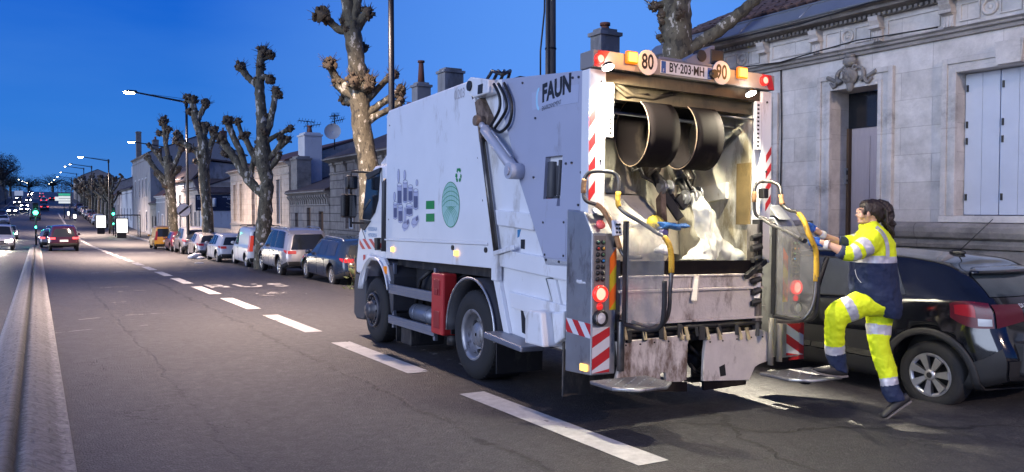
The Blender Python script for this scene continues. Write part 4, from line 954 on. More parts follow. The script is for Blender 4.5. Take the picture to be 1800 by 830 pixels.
for i, t in enumerate(('BORDEAUX', 'METROPOLE')): mb.text(t, .085, lambda a, b_, d: (.0255, q0.y-a, q0.z+.045-.1*i+b_), sx=.9)
mb.text('+', .2, lambda a, b_, d: (.0255, q0.y+.36-a, q0.z+b_)); mb.build('door_lettering', m_cyan, cab)
mb = MB(); side(mb, outline([(638, 447), (643.5, 447), (643.5, 461), (638, 461)], .024), .02, .0285, 0); side(mb, outline([(639, 448), (642.8, 448), (642.8, 455), (639, 458)], .024), .018, .0195, 1); mb.build('sticker', [m_refw, m_refr], cab)
# mirrors on their arms
def mirror(x0, y0, x1, y1, uu):
    a, b_ = tv(x0, y0, 6.42), tv(x1, y1, 6.42); d = uu
    mb = MB(); mb.box(min(a.x, b_.x), max(a.x, b_.x), 6.40, 6.52, min(a.z, b_.z), max(a.z, b_.z)); o = mb.build('mirror', m_black, cab, .035, seg=3)
    w = .02; mb = MB(); mb.box(min(a.x, b_.x)+w, max(a.x, b_.x)-w, 6.394, 6.399, min(a.z, b_.z)+w, max(a.z, b_.z)-w); mb.build('mirror_glass', M('mirror_glass', (.10, .10, .10), .03, 1., var=0), o)
mirror(609, 308, 629, 333, 0); mirror(601, 341, 627, 383, 0)
mb = MB(); q = [tv(x, y, 6.45) for x, y in ((650, 303), (618, 302), (617, 310))]; mb.tube([(.1, 6.2, q[0].z), q[0], q[1], q[2]], .016, 8)
q = [tv(x, y, 6.45) for x, y in ((618, 330), (618, 342))]; mb.tube(q, .014, 8); q = [tv(x, y, 6.45) for x, y in ((615, 383), (619, 392), (640, 392))]; mb.tube(q+[Vector((.1, 6.35, q[2].z))], .016, 8); build_each(mb, 'mirror_arm', m_black, cab)
mb = MB(); mb.box(.3, TW-.3, 6.84, 6.92, 1.1, 1.4); mb.build('grille_bar', m_plas, cab)

# ------ tailgate shell
tg = [(1.90, 1.34), (1.62, .62), (.34, .60), (.30, 1.0), (.20, 2.0), (.02, 2.0), (0.005, 3.235), (1.72, 3.425), (2.30, 3.50), (2.50, 3.50)]
mb = MB()
side(mb, tg, .03, .09); side(mb, tg, TW-.09, TW-.03)
mb.prism([(0.005, 3.21), (2.5, 3.45), (2.5, 3.50), (1.72, 3.43), (.005, 3.235)], lambda a, b_, d: (d, a, b_), .09, TW-.09)
mb.box(.09, TW-.09, 1.55, 1.62, .65, 3.35)
tail = mb.build('tailgate', m_twhite, TR, .012)
mb = MB()
def rib(v0, w0, v1, w1, h, dp=.05): mb.prism([(v0, w0), (v1, w1), (v1+.0, w1-h), (v0-.05, w0-h)], lambda a, b_, d: (d, a, b_), .03-dp, .031)
rib(1.86, 1.985, 1.02, 1.93, .17, .05); rib(1.76, 1.55, .32, 1.47, .19, .06); rib(1.52, 1.10, .32, 1.04, .17, .05)
mb.prism([(1.94, 1.325), (1.62, .62), (1.50, .62), (1.80, 1.325), (2.40, 3.3), (2.52, 3.3)], lambda a, b_, d: (d, a, b_), -.02, .03)
mb.prism([(.78, 1.28), (.62, 1.28), (.34, .62), (.44, .62)], lambda a, b_, d: (d, a, b_), .0, .03)
mb.build('rib', m_twhite, tail, .008)
mb = MB(); mb.tube([(-.03, 1.80, 1.52), (-.03, 2.27, 3.1)], .032, 10); mb.build('tail_pipe_rail', m_tube, tail)
mb = MB(); side(mb, [(.83, 1.28), (.70, 1.30), (.58, 1.05), (.66, 1.0)], .012, .029); mb.build('cover_plate', M('green_grey_plate', (.13, .15, .16), .5, .3), tail, .01)
gp = [(1.72, 3.415), (1.66, 3.0), (1.29, 2.27), (.745, 1.42), (.33, 1.42), (.30, 1.6), (.115, 2.02), (.10, 2.4), (.015, 3.228)]
rec = outline([(959, 276), (989, 272.5), (984, 363), (978, 362), (980, 349), (955, 350)], -.03)
# lilac panel with a real recess: panel built around the opening
mb = MB(); gpo = gp
hole = [tuple(p) for p in rec]
import mathutils
vs2 = [Vector(p) for p in gpo]; hs2 = [Vector(p) for p in hole]
tri = mathutils.geometry.tessellate_polygon([[Vector((p.x, p.y, 0)) for p in vs2], [Vector((p.x, p.y, 0)) for p in reversed(hs2)]])
allp = vs2+list(reversed(hs2))
mb.add([(-.03, p.x, p.y) for p in allp], [tuple(t) for t in tri])
for ring, dpt in ((vs2, .06), (hs2, .25)):
    for a, b_ in zip(ring, ring[1:]+ring[:1]): mb.add([(-.03, a.x, a.y), (-.03, b_.x, b_.y), (-.03+dpt, b_.x, b_.y), (-.03+dpt, a.x, a.y)], [(0, 1, 2, 3)])
lil = mb.build('side_panel', m_tgrey, TR)
mb = MB(); q0, q1 = tu(959, 276, .1), tu(990, 350, .1); mb.box(.085, .10, .40, .98, 1.9, 2.62); rcb = mb.build('recess', m_chas, lil)
mb = MB(); mb.box(.02, .08, .62, .80, 2.12, 2.40); mb.tube([(.02, .58, 2.45), (.0, .58, 2.1)], .02, 8); mb.tube([(.03, .72, 2.44), (.02, .72, 2.08)], .06, 12); mb.box(.0, .05, .60, .82, 2.02, 2.1); mb.tube([(.03, .62, 1.95), (.03, .60, 2.05)], .03, 8); mb.build('valve', m_plas, rcb, .006)
mb = MB(); mb.box(-.004, .001, .71, .77, 2.03, 2.08); mb.build('warning_label', m_redp, rcb)
mb = MB(); side(mb, [(.835, 1.875), (.39, 1.87), (.385, 1.49), (.80, 1.49)], -.036, -.0295); mb.build('hatch', m_tgrey, lil, .004)
mb = MB()
for v, w in ((.80, 1.84), (.42, 1.84), (.42, 1.52), (.76, 1.52), (.98, 2.9), (.6, 3.2), (.3, 3.2), (.2, 3.19), (.08, 2.6), (.08, 2.9), (.09, 3.1), (.14, 2.3), (1.2, 2.35), (1.0, 2.3), (.4, 2.4), (.3, 2.4), (.74, 1.47), (1.62, 3.3), (.18, 2.0), (1.25, 3.3), (.5, 1.46)): mb.tube([(-.043, v, w), (-.03, v, w)], .012, 8)
mb.build('bolt', m_hub, lil)
# maker's lettering on the lilac panel: a pale plate, the letters and the blue crescent
mb = MB(); side(mb, outline([(935, 163), (1018, 148), (1017, 180), (936, 194)], -.03), -.0325, -.0305); pl = mb.build('name_plate', M('name_plate_lilac', (.38, .42, .56), .4, var=.03), lil)
p0, p1, p2 = tu(952.5, 182, -.033), tu(1003, 162+1.2, -.033), tu(954, 162, -.033)
W = p0.y-p1.y; sl = (p1.z-p0.z)/W
mb = MB(); mb.text('FAUN', .242, lambda a, b_, d: (-.0335, p0.y-a, p0.z+.088+b_+sl*a), bold=.011, sx=.84, align='LEFT'); mb.text('ENVIRONNEMENT', .062, lambda a, b_, d: (-.0335, p0.y-a, p0.z-.055+b_+sl*a), sx=.70, align='LEFT'); mb.build('name_lettering', m_black, pl)
mb = MB(); cy, cz = tu(947, 174, -.033)[1:]
def cres(r0, off, n=14, sgn=1):
    o = [(cy+.055*math.cos(t)*r0, cz+.11*math.sin(t)*r0) for t in [PI*.42+PI*1.16*i/n for i in range(n+1)]]; i_ = [(a-off if True else a, b_) for a, b_ in reversed(o)]; return o, i_
for j in range(14):
    t0, t1 = PI*.4+PI*1.2*j/14, PI*.4+PI*1.2*(j+1)/14
    f = lambda t, r: (-.0336, cy-.0+.055*math.cos(t)*-1*r, cz+.115*math.sin(t)*(.5+.5*r))
    mb.sheet([f(t0, 1), f(t1, 1), f(t1, .35), f(t0, .35)])
mb.build('crescent', M('pale_blue_print', (.35, .62, .82), .4), pl, fix=False)
# folding ram on the side with its hoses and hinge
A, B = tu(845, 217, -.1), tu(906, 301, -.1); ax = (B-A).normalized()
mb = MB(); mb.tube([A, A+ax*.12], .035, 12); mb.tube([A+ax*.12, A+ax*.14, B-ax*.08, B-ax*.06], [.045, .062, .062, .05], 18); mb.tube([B+Vector((.12, 0, 0)), B+Vector((-.09, 0, 0))], .085, 20); mb.tube([B+Vector((-.09, 0, 0)), B+Vector((-.11, 0, 0))], .045, 16)
mb.tube([A+ax*.3+Vector((-.02, -.07, .06)), A+ax*.85+Vector((-.02, -.07, .06))], .012, 8)
mb.build('lift_ram', M('ram_grey', (.42, .44, .52), .4, .2, var=.06), tail)
mb = MB(); mb.tube([A+Vector((.12, .02, .03)), A+Vector((-.07, .02, .03))], .06, 14); side(mb, outline([(838, 180), (847, 172), (862, 205), (858, 235), (846, 250), (843, 215)], -.02), -.05, .03); mb.build('ram_bracket', M('rusty_bracket', (.22, .16, .12), .7, .3, var=.4, scale=9, dirt=((.05, .03, .02), .5, 8)), tail, .008)
mb = MB(); side(mb, outline([(826, 142), (832, 136), (864, 140), (864, 164), (838, 172), (830, 168)], -.06), -.10, .05); hb = mb.build('hinge_box', m_twhite, tail, .015)
mb = MB(); side(mb, outline([(841, 150), (849, 147), (848, 164), (840, 166)], -.1), -.106, -.099); P = tu(833, 152, -.05); mb.tube([P+Vector((-.07, 0, 0)), P], .06, 16); build_each(mb, 'hinge_detail', m_black, hb)
mb = MB()
for pts in (((868, 148), (878, 170), (877, 195), (862, 222)), ((876, 147), (888, 172), (889, 195), (870, 225)), ((886, 146), (899, 180), (896, 215), (880, 232), (866, 226))):
    P = [tu(*p, -.07) for p in pts]; out = []
    for i in range(len(P)-1):
        a = P[max(i-1, 0)]; b_ = P[i]; c = P[i+1]; d = P[min(i+2, len(P)-1)]
        for j in range(6):
            t = j/6; out.append(.5*((2*b_)+(c-a)*t+(2*a-5*b_+4*c-d)*t*t+(3*b_-a-3*c+d)*t**3))
    mb.tube(out+[P[-1]], .017, 8)
for k_ in range(4): mb.tube([(.2+.1*k_, 2.6, 3.52), (.1+.08*k_, 2.2, 3.60+.01*k_), (.0, 1.75, 3.47)], .02, 7)
build_each(mb, 'hose', m_hose, tail)
mb = MB(); mb.box(.3, TW-.3, 1.9, 2.5, 3.44, 3.515); mb.build('roof_hatch', m_chas, tail)
# catch on the side, small labels
mb = MB(); mb.bar((-.06, 1.80, 1.50), (-.05, 1.35, 1.58), .02, .05, m=0); mb.box(-.06, .0, 1.72, 1.86, 1.2, 1.52); mb.build('latch', m_twhite, tail, .008)
mb = MB(); side(mb, outline([(916, 421), (923, 421), (922.6, 438), (915.8, 437)], .03), .026, .0295); mb.build('label', m_black, tail)
mb = MB(); side(mb, outline([(910, 404), (916, 403), (913, 416), (910, 418)], .03), .0265, .0295); mb.build('sticker', m_cyan, tail)
# side step, lamp box, black wedge, slanted stripes
mb = MB(); side(mb, [(1.68, .66), (1.68, .59), (.86, .545), (.86, .60)], -.24, .03); mb.build('side_step', m_bar, tail, .015)
mb = MB(); mb.prism([(.86, .64), (.86, .90), (.80, .97), (.56, .97), (.50, .64)], lambda a, b_, d: (d, a, b_), -.2, .03); mb.prism([(.50, .66), (.56, .97), (.34, 1.0), (.34, .74)], lambda a, b_, d: (d, a, b_), -.08, .03); mb.build('step_box', m_twhite, tail, .02)
mb = MB(); side(mb, [(1.34, .98), (1.12, .66), (1.30, .68)], .024, .0295); mb.build('vent', m_black, tail)
mb = MB(); chevrons(mb, [(.028, 1.02, 1.0), (.028, .62, .98), (.028, .62, .84), (.028, 1.02, .80)], 2, (-1, 0, 0), .002, .3); mb.build('chevron_strip', [m_refr, m_refw], tail, fix=False)
mb = MB(); mb.box(.15, TW-.15, .3, 1.5, .60, .66); mb.build('tailgate_floor', m_chas, tail)
# ------ tail frame, lamps and hopper
mb = MB()
for u0, u1 in ((-.07, .115), (2.09, 2.235)): mb.box(u0, u1, -.03, .10, 1.45, 3.23)
frame = build_each(mb, 'tail_post', m_twhite, TR, .012)[0]
for u0, u1, s in ((-.068, .005, -1), (2.155, 2.233, 1)):
    mb = MB(); pts = [(u0, -.0315, 2.85), (u1, -.0315, 2.85), (u1, -.0315, 1.95), (u0, -.0315, 1.95)]
    if s > 0: pts = [(u0, -.0315, 2.62), (u1, -.0315, 2.62), (u1, -.0315, 1.95), (u0, -.0315, 1.95)]
    tl, tr, br, bl = [Vector(p) for p in pts]; n = 4
    for i in range(2*n):
        f0, f1 = i/(2*n), (i+1)/(2*n); dz = .055*(1 if s > 0 else -1)
        z0, z1 = lerp(tl.z, bl.z, f0), lerp(tl.z, bl.z, f1)
        mb.sheet([(u0, -.0318, z0+(dz if s < 0 else -dz)*.9), (u1, -.0318, z0-(dz if s < 0 else -dz)*.9), (u1, -.0318, z1-(dz if s < 0 else -dz)*.9), (u0, -.0318, z1+(dz if s < 0 else -dz)*.9)], i % 2)
    mb.build('chevron_strip', [m_refr, m_refw], frame, fix=False)
# perforated white plates inside the posts
for u0, u1 in ((.118, .20), (2.0, 2.085)):
    mb = MB(); mb.box(u0, u1, -.035, -.005, 2.62, 3.12); pp = mb.build('slotted_plate', m_twhite, frame, .006)
    mb = MB()
    for k in range(11): mb.box(u1-.05 if u0 < 1 else u0+.02, u1-.022 if u0 < 1 else u0+.048, -.037, -.0345, 2.65+.042*k, 2.67+.042*k)
    mb.build('slot', m_black, pp)
mb = MB()
for w in (3.12, 2.4, 1.9): mb.tube([(.06, -.036, w), (.06, -.03, w)], .012, 8); mb.tube([(2.16, -.036, w), (2.16, -.03, w)], .012, 8)
mb.build('bolt', m_hub, frame)
# light bar
def LB(px, py, vv=-.06): return tv(px, py, vv)
mb = MB(); mb.box(-.05, 2.24, -.055, .16, 3.245, 3.40); bar_ = mb.build('light_bar', M('light_bar_grey', (.24, .225, .22), .45, var=.06, dirt=((.2, .16, .13), .2, 4)), TR, .008)
mb = MB()
for u0, u1, s in ((-.048, .46, 1), (1.70, 2.238, -1)):
    za, zb_ = 3.247, 3.398
    P = [(u0, za), (u1, za), (u1, zb_), (u0, zb_)]
    w_ = (u1-u0)/4
    for k_ in range(4):
        a = u0+k_*w_; m = 0 if (k_ == (0 if s > 0 else 3)) else 1
        sl = .10*(1 if s > 0 else -1)
        q = [(max(u0, min(u1, a-sl*.5)), za), (max(u0, min(u1, a+w_-sl*.5)), za), (max(u0, min(u1, a+w_+sl*.5)), zb_), (max(u0, min(u1, a+sl*.5)), zb_)]
        mb.sheet([(x, -.0572, z) for x, z in q], m)
build_each(mb, 'stripe_panel', [m_refr, M('greyed_white_sheet', (.34, .32, .31), .45)], bar_)
def lampdisc(parent, u, v, w, r, core=.72):
    mb = MB(); mb.lathe((u, v, w), (0, -1, 0), [(r*1.12, 0), (r*1.12, .02), (r, .03), (r*.98, .025), (r*core, .033)], 24, 0); mb.lathe((u, v, w), (0, -1, 0), [(r*core, .033), (r*.4, .037), (.001, .038)], 24, 1); return mb.build('red_lamp', [E_red, E_redc], parent)
q = LB(1053, 104); lampdisc(bar_, q.x, -.058, q.z, .047); q = LB(1342, 142); lampdisc(bar_, q.x, -.058, q.z, .047)
for px, py in ((1108, 102), (1302, 129)):
    q = LB(px, py); mb = MB(); mb.box(q.x-.065, q.x+.065, -.10, -.058, q.z-.058, q.z+.058); o = mb.build('amber_lamp', E_amber, bar_, .012); mb = MB(); mb.box(q.x-.048, q.x+.048, -.106, -.0995, q.z-.042, q.z+.042); mb.build('lens_core', E_amberc, o)
    lamp('amber_glow', 'POINT', (q.x, -.30, q.z+.05), 2.2, (1, .42, .05), TR, .05)
for px, py, t in ((1138, 110, '80'), (1268, 128, '90')):
    q = LB(px, py); mb = MB(); mb.lathe((q.x, -.058, q.z), (0, -1, 0), [(.118, 0), (.118, .006), (.001, .006)], 32, smooth=False); o = mb.build('speed_disc', m_refw, bar_)
    mb = MB(); mb.text(t, .20, lambda a, b_, d: (q.x+a, -.0655, q.z+b_), bold=.004, sx=.72); mb.build('numeral', m_black, o)
pa, pb = LB(1161, 121), LB(1251, 131)
mb = MB(); mb.box(pa.x, pb.x, -.066, -.056, 3.265, 3.385); plate = mb.build('number_plate', m_refw, bar_, .004)
mb = MB(); w_ = pb.x-pa.x
mb.sheet([(pa.x+.004, -.0665, 3.27), (pa.x+.06, -.0665, 3.27), (pa.x+.06, -.0665, 3.38), (pa.x+.004, -.0665, 3.38)], 0); mb.sheet([(pb.x-.06, -.0665, 3.27), (pb.x-.004, -.0665, 3.27), (pb.x-.004, -.0665, 3.38), (pb.x-.06, -.0665, 3.38)], 0)
mb.text('BY·203·MH', .125, lambda a, b_, d: ((pa.x+pb.x)/2+a, -.067, 3.325+b_), 1, bold=.003, sx=.76)
mb.text('33', .05, lambda a, b_, d: (pb.x-.032+a, -.0672, 3.295+b_), 2, sx=.8); mb.text('F', .05, lambda a, b_, d: (pa.x+.032+a, -.0672, 3.29+b_), 2, sx=.8)
mb.build('plate_lettering', [M('plate_blue', (.03, .09, .30), .4), m_black, m_refw], plate, fix=False)
mb = MB(); q = LB(1258, 131, -.08); mb.tube([(q.x-.03, -.055, q.z), (q.x-.03, -.10, q.z)], .045, 14); mb.tube([(q.x-.055, -.1, q.z), (q.x-.056, -.105, q.z)], .012, 8); mb.build('plate_lamp', m_black, bar_)
mb = MB(); q = LB(1192, 105, -.0); mb.prism([(0, 3.40), (.40, 3.40), (.46, 3.62), (.42, 3.62)], lambda a, b_, d: (q.x+a, d, b_), -.02, .12); mb.tube([(q.x+.28, -.03, 3.50), (q.x+.28, .05, 3.50)], .06, 14, m=1); mb.box(q.x+.40, q.x+.56, -.03, .06, 3.44, 3.58, 1); mb.build('camera_bracket', [m_bar, m_black], bar_, .006)
mb = MB(); mb.box(.72, 1.0, -.05, -.02, 3.402, 3.425); mb.box(1.05, 1.4, -.05, -.02, 3.402, 3.425); mb.build('hinge_strip', m_bar, bar_)

# hopper shell: side walls, roof, back slope, floor
iu0, iu1 = .12, 2.085
mb = MB()
mb.grid(lambda s, t: (iu1, .1+1.4*s, 1.0+2.2*t), 6, 6); mb.grid(lambda s, t: (iu0, .1+1.4*s, 1.0+2.2*t), 6, 6)
mb.add([(iu0, 1.5, 1.), (iu1, 1.5, 1.), (iu1, 1.5, 3.2), (iu0, 1.5, 3.2)], [(0, 1, 2, 3)]); mb.add([(iu0, -.12, 1.02), (iu1, -.12, 1.02), (iu1, 1.5, 1.02), (iu0, 1.5, 1.02)], [(0, 1, 2, 3)])
hop = mb.build('hopper', m_hop, TR, fix=False)
mb = MB(); mb.box(.116, 2.089, .0, .099, 3.13, 3.24); mb.box(iu0, iu1, .1, 1.5, 3.12, 3.155)
for v in (.3, .62, .95, 1.25): mb.box(iu0, iu1, v, v+.07, 3.02, 3.119)
mb.box(iu0, iu1, .1, .16, 3.0, 3.118); mb.box(.85, 1.0, .12, 1.4, 3.03, 3.118); mb.tube([(.25, .05, 3.16), (.5, .08, 3.06), (.75, .1, 3.05), (1.0, .1, 3.12)], .02, 7); mb.tube([(.2, .05, 3.15), (.42, .08, 3.04), (.7, .1, 3.08)], .014, 7)
mb.build('hopper_roof', m_hopd, hop)
mb = MB(); mb.box(iu0, iu1, .55, .62, 2.92, 3.0); mb.tube([(iu0, .35, 2.93), (iu1, .35, 2.90)], .018, 8); mb.build('cross_rod', m_bar, hop)
# yellow upright on the left, ochre strip on the right wall, white ledge
mb = MB(); mb.box(iu0+.004, iu0+.15, .28, .33, 2.28, 3.0); mb.build('yellow_plate', m_yel, hop)
mb = MB(); mb.box(iu0+.004, iu0+.07, .105, .15, 1.5, 2.75); mb.build('guide_strip', M('ochre_strip', (.24, .17, .07), .6, var=.25, scale=6, dirt=((.14, .1, .04), .3, 5)), hop)
mb = MB(); mb.box(iu1-.012, iu1-.002, .10, .30, 1.85, 2.5); mb.build('guide_strip', _mats['ochre_strip'], hop)
mb = MB(); mb.prism([(.42, 2.13), (1.35, 2.04), (1.35, 2.20), (.42, 2.31)], lambda a, b_, d: (d, a, b_), iu1-.05, iu1-.003); mb.build('ledge', M('wet_white_steel', (.72, .71, .66), .35, var=.1, dirt=((.3, .26, .16), .1, 6)), hop)
# packer blade: grey upright panel, bright inclined plate, lower lip
mb = MB(); mb.add([(iu0+.01, .95, 2.72), (1.15, .95, 2.72), (1.15, .80, 2.16), (iu0+.01, .80, 2.16)], [(0, 1, 2, 3)]); mb.add([(1.15, .95, 2.72), (iu1-.01, 1.3, 2.9), (iu1-.01, 1.2, 1.5), (1.15, .8, 1.6)], [(0, 1, 2, 3)])
mb.grid(lambda s, t: (iu0+.01+s*1.05, .80-.02*t+.02*math.sin(s*9)*t, 2.72-.56*t), 10, 4)
blade = mb.build('packer_blade', M('stained_blade', (.50, .48, .40), .55, 0., var=.3, scale=4, dirt=((.16, .135, .08), .26, 3)), hop, fix=False)
mb = MB(); mb.prism([(.80, 2.15), (.34, 1.83), (.34, 1.80), (.82, 2.10)], lambda a, b_, d: (d, a, b_), iu0+.012, 1.18); mb.build('blade_plate', m_hopb, blade, .005)
mb = MB(); mb.box(iu0+.02, 1.2, .36, .42, 1.74, 1.80); mb.box(iu0+.02, 1.2, .40, .6, 1.66, 1.74); mb.build('blade_edge', M('oily_edge', (.12, .09, .05), .5, .3, var=.4, scale=9, dirt=((.35, .27, .05), .3, 12)), blade)
# roller drum and the wall behind it
mb = MB(); mb.tube([(iu0+.02, .45, 1.60), (1.02, .38, 1.58), (1.10, .38, 1.58)], [.225, .225, .15], 24); mb.build('roller', M('pale_drum', (.66, .62, .52), .45, var=.12, scale=5, dirt=((.26, .2, .11), .25, 5)), hop)
mb = MB(); mb.prism([(.25, 1.05), (.9, 1.05), (.7, 1.45), (.5, 1.75), (.40, 1.3)], lambda a, b_, d: (d, a, b_), iu0+.02, 1.1); mb.build('ramp', m_hop, hop)
# big rubber loops hanging across the mouth
def loop(u0, u1, vc, wc, r, name='rubber_loop', kv=.83):
    mb = MB(); n = 40; a0, a1 = R(118), R(118+318); pts = []
    for k_ in range(n+1):
        a = a0+(a1-a0)*k_/n; pts.append((vc+math.cos(a)*r*kv, wc+math.sin(a)*r*(1.02 if math.sin(a) > 0 else 1.0)))
    mb.grid(lambda s_, t_: (lerp(u0, u1, s_), *pts[round(t_*n)]), 4, n)
    o = mb.build(name, m_mat, tail); md = o.modifiers.new('t', 'SOLIDIFY'); md.thickness = .012
    mb = MB(); mb.tube([(u0-.002, a, b_) for a, b_ in pts], .0045, 6); mb.build('edge', M('pale_edge', (.26, .19, .14), .6), o)
loop(.59, .97, .20, 2.715, .322); loop(1.18, 1.54, .20, 2.715, .322)
mb = MB(); mb.tube([(iu0, -.0, 2.90), (.46, .3, 2.99)], .010, 6); mb.tube([(1.62, .3, 3.0), (iu1, -.0, 2.93)], .010, 6); mb.bar((iu1-.02, .25, 2.85), (iu1-.06, .6, 2.6), .02, .05); build_each(mb, 'tie_rod', m_tubel, tail)
# rams and knuckles in the middle of the hopper
def ram(pa, pb, va, vb, r, name='packer_ram'):
    A, B = tv(*pa, va), tv(*pb, vb); d = (B-A); L_ = d.length; d.normalize()
    mb = MB(); mb.tube([A, A+d*L_*.62], r, 16); mb.tube([A+d*L_*.62, A+d*L_*.66], r*1.12, 16); o = mb.build(name, M('ram_steel', (.18, .17, .15), .4, .6, var=.3, scale=8, dirt=((.05, .04, .02), .3, 6)), hop)
    mb = MB(); mb.tube([A+d*L_*.6, B-d*.03], r*.55, 12); mb.build('rod', m_black, o)
    side_ = Vector((1, 0, 0)); mb = MB()
    for s in (-1, 1): mb.tube([B+side_*s*.035, B+side_*s*.065], .075, 16)
    mb.tube([B-side_*.085, B+side_*.085], .035, 14); mb.build('clevis', m_alu, o)
ram((1112, 262), (1170, 329), .75, .42, .085); ram((1168, 265), (1211, 347), .75, .38, .075); ram((1195, 285), (1221, 340), .95, .55, .05)
mb = MB()
for a, b_, v0, v1, w_, h_ in (((1166, 340), (1196, 385), .45, .38, .05, .09), ((1172, 330), (1190, 368), .5, .42, .04, .07), ((1190, 345), (1205, 365), .42, .40, .07, .1), ((1196, 300), (1216, 335), .6, .42, .03, .05)): mb.bar(tv(*a, v0), tv(*b_, v1), w_, h_)
mb.build('knuckle', m_chas, hop, .01); mb = MB(); mb.prism([(.30, 1.35), (.40, 1.3), (.48, 2.1), (.40, 2.18)], lambda a, b_, d: (d, a, b_), 1.12, 1.19); mb.build('arm_plate', M('rusty_bracket', (.22, .16, .12)), hop, .01)
mb = MB()
for pts, r in ((((1102, 288), (1112, 300), (1124, 296), (1128, 284)), .018), (((1137, 284), (1145, 305), (1156, 300)), .016), (((1210, 290), (1222, 310), (1216, 332)), .014), (((1120, 285), (1130, 310), (1150, 320), (1160, 335)), .022)): mb.tube([tv(*p, .55) for p in pts], r, 8)
build_each(mb, 'hose', m_chas, hop)
# apron of rusty sheets under the mouth, rails and hinge gear
V0 = -.12
def rq(x0, y0, x1, y1, v=V0): a, b_ = tv(x0, y0, v), tv(x1, y1, v); return a, b_
a, b_ = rq(1180, 459, 1325, 484)
mb = MB(); mb.box(.2, 2.02, V0, V0+.05, b_.z, a.z+.0); mb.build('mouth_flap', m_mat, hop)
mb = MB(); zt, z1 = tv(1250, 482, V0).z, tv(1250, 509, V0).z; z2, z3 = tv(1250, 515, V0).z, tv(1250, 560, V0).z
mb.box(.2, 2.02, V0-.03, V0+.02, zt-.02, zt); mb.box(.2, 2.02, V0-.004, V0+.03, z1+.02, zt-.02); mb.box(.2, 2.02, V0-.035, V0+.02, z1-.005, z1+.02); mb.box(.2, 2.0, V0+.0, V0+.04, z3, z1-.005); mb.box(.2, 2.02, V0-.03, V0+.03, z3-.02, z3)
for u in (1.12, 1.95): mb.bar((u, V0-.03, zt), (u-.04, V0-.05, z1-.1), .06, .03)
ap_ = mb.build('apron', m_rust, hop, .004)
mb = MB(); zh = tv(1250, 572, V0).z
mb.tube([(.15, V0-.02, zh), (2.0, V0-.02, zh)], .022, 10); mb.tube([(.2, V0+.05, zh-.06), (2.0, V0+.05, zh-.06)], .03, 10); mb.box(.2, 2.0, V0+.03, V0+.12, zh-.14, zh+.04)
for k_ in range(9):
    u = .25+.2*k_+random.uniform(-.08, .08); mb.bar((u, V0-.05, zh+random.uniform(-.01, .05)), (u+random.uniform(-.02, .02), V0-.06, zh-.08-random.random()*.05), random.uniform(.02, .06), .03)
mb.build('lift_bar', m_chas, hop, .003)
m_tooth = M('tooth_yellowed', (.40, .33, .20), .6, var=.3, scale=12, dirt=((.09, .05, .02), .4, 9))
mb = MB()
for px in (1096, 1130, 1165, 1195, 1205, 1241, 1262, 1298, 1312):
    q = tv(px, 588, -.17); mb.bar((q.x, -.17, q.z+.07), (q.x+.01, -.20, q.z-.05), .035, .02, up=(0, 1, 0))
build_each(mb, 'lift_tooth', m_tooth, hop, .004)
# two lower boards with cut-outs and rubber edges
def board(pts, name='lower_board'):
    P = [tv(*p, -.16) for p in pts]; mb = MB(); mb.prism([(p.x, p.z) for p in P], lambda a, b_, d: (a, d, b_), -.17, -.13); return mb.build(name, m_rust, hop, .006)
b1 = board([(1083, 601), (1212, 588), (1208, 605), (1206, 668), (1196, 671), (1170, 672), (1169, 655), (1160, 655), (1160, 672), (1082, 668), (1088, 640)])
b2 = board([(1240, 596), (1249, 588), (1336, 579), (1349, 584), (1350, 634), (1334, 640), (1326, 645), (1316, 668), (1235, 670), (1237, 620)])
mb = MB(); P = [tv(*p, -.15) for p in ((1082, 670), (1206, 672), (1206, 688), (1085, 688))]; mb.prism([(p.x, p.z) for p in P], lambda a, b_, d: (a, d, b_), -.165, -.135); mb.build('rubber_edge', m_mat, b1)
mb = MB(); P = [tv(*p, -.15) for p in ((1235, 671), (1310, 668), (1309, 676), (1236, 686))]; mb.prism([(p.x, p.z) for p in P], lambda a, b_, d: (a, d, b_), -.165, -.135); mb.build('rubber_edge', m_mat, b2)
mb = MB()
for px, py in ((1100, 607), (1125, 605), (1150, 602), (1175, 600), (1198, 597)): q = tv(px, py, -.17); mb.tube([q, q-Vector((0, .008, 0))], .009, 6)
mb.build('rivet', m_black, b1)
mb = MB()
for px, py in ((1248, 601), (1270, 599), (1295, 596), (1320, 593), (1340, 592)): q = tv(px, py, -.17); mb.tube([q, q-Vector((0, .008, 0))], .009, 6)
P = [tv(*p, -.171) for p in ((1264, 645), (1274, 640), (1276, 660), (1266, 662))]; mb.sheet([(p.x, -.1725, p.z) for p in P]); mb.build('rivet', m_black, b2)
# coupling and clutter in the gap between the boards
mb = MB(); q = tv(1222, 632, .1); mb.ball(q, (.09, .08, .1), 14); mb.tube([q+Vector((-.12, 0, .05)), q+Vector((.12, 0, .02))], .03, 10); mb.tube([tv(1207, 605, .05), tv(1225, 620, -.02), tv(1238, 640, .05)], .02, 8); mb.tube([tv(1212, 640, .02), tv(1222, 652, -.04), tv(1236, 660, .05)], .018, 8); mb.bar(tv(1205, 668, .05), tv(1240, 664, .05), .04, .04); mb.build('coupling', m_chas, TR)
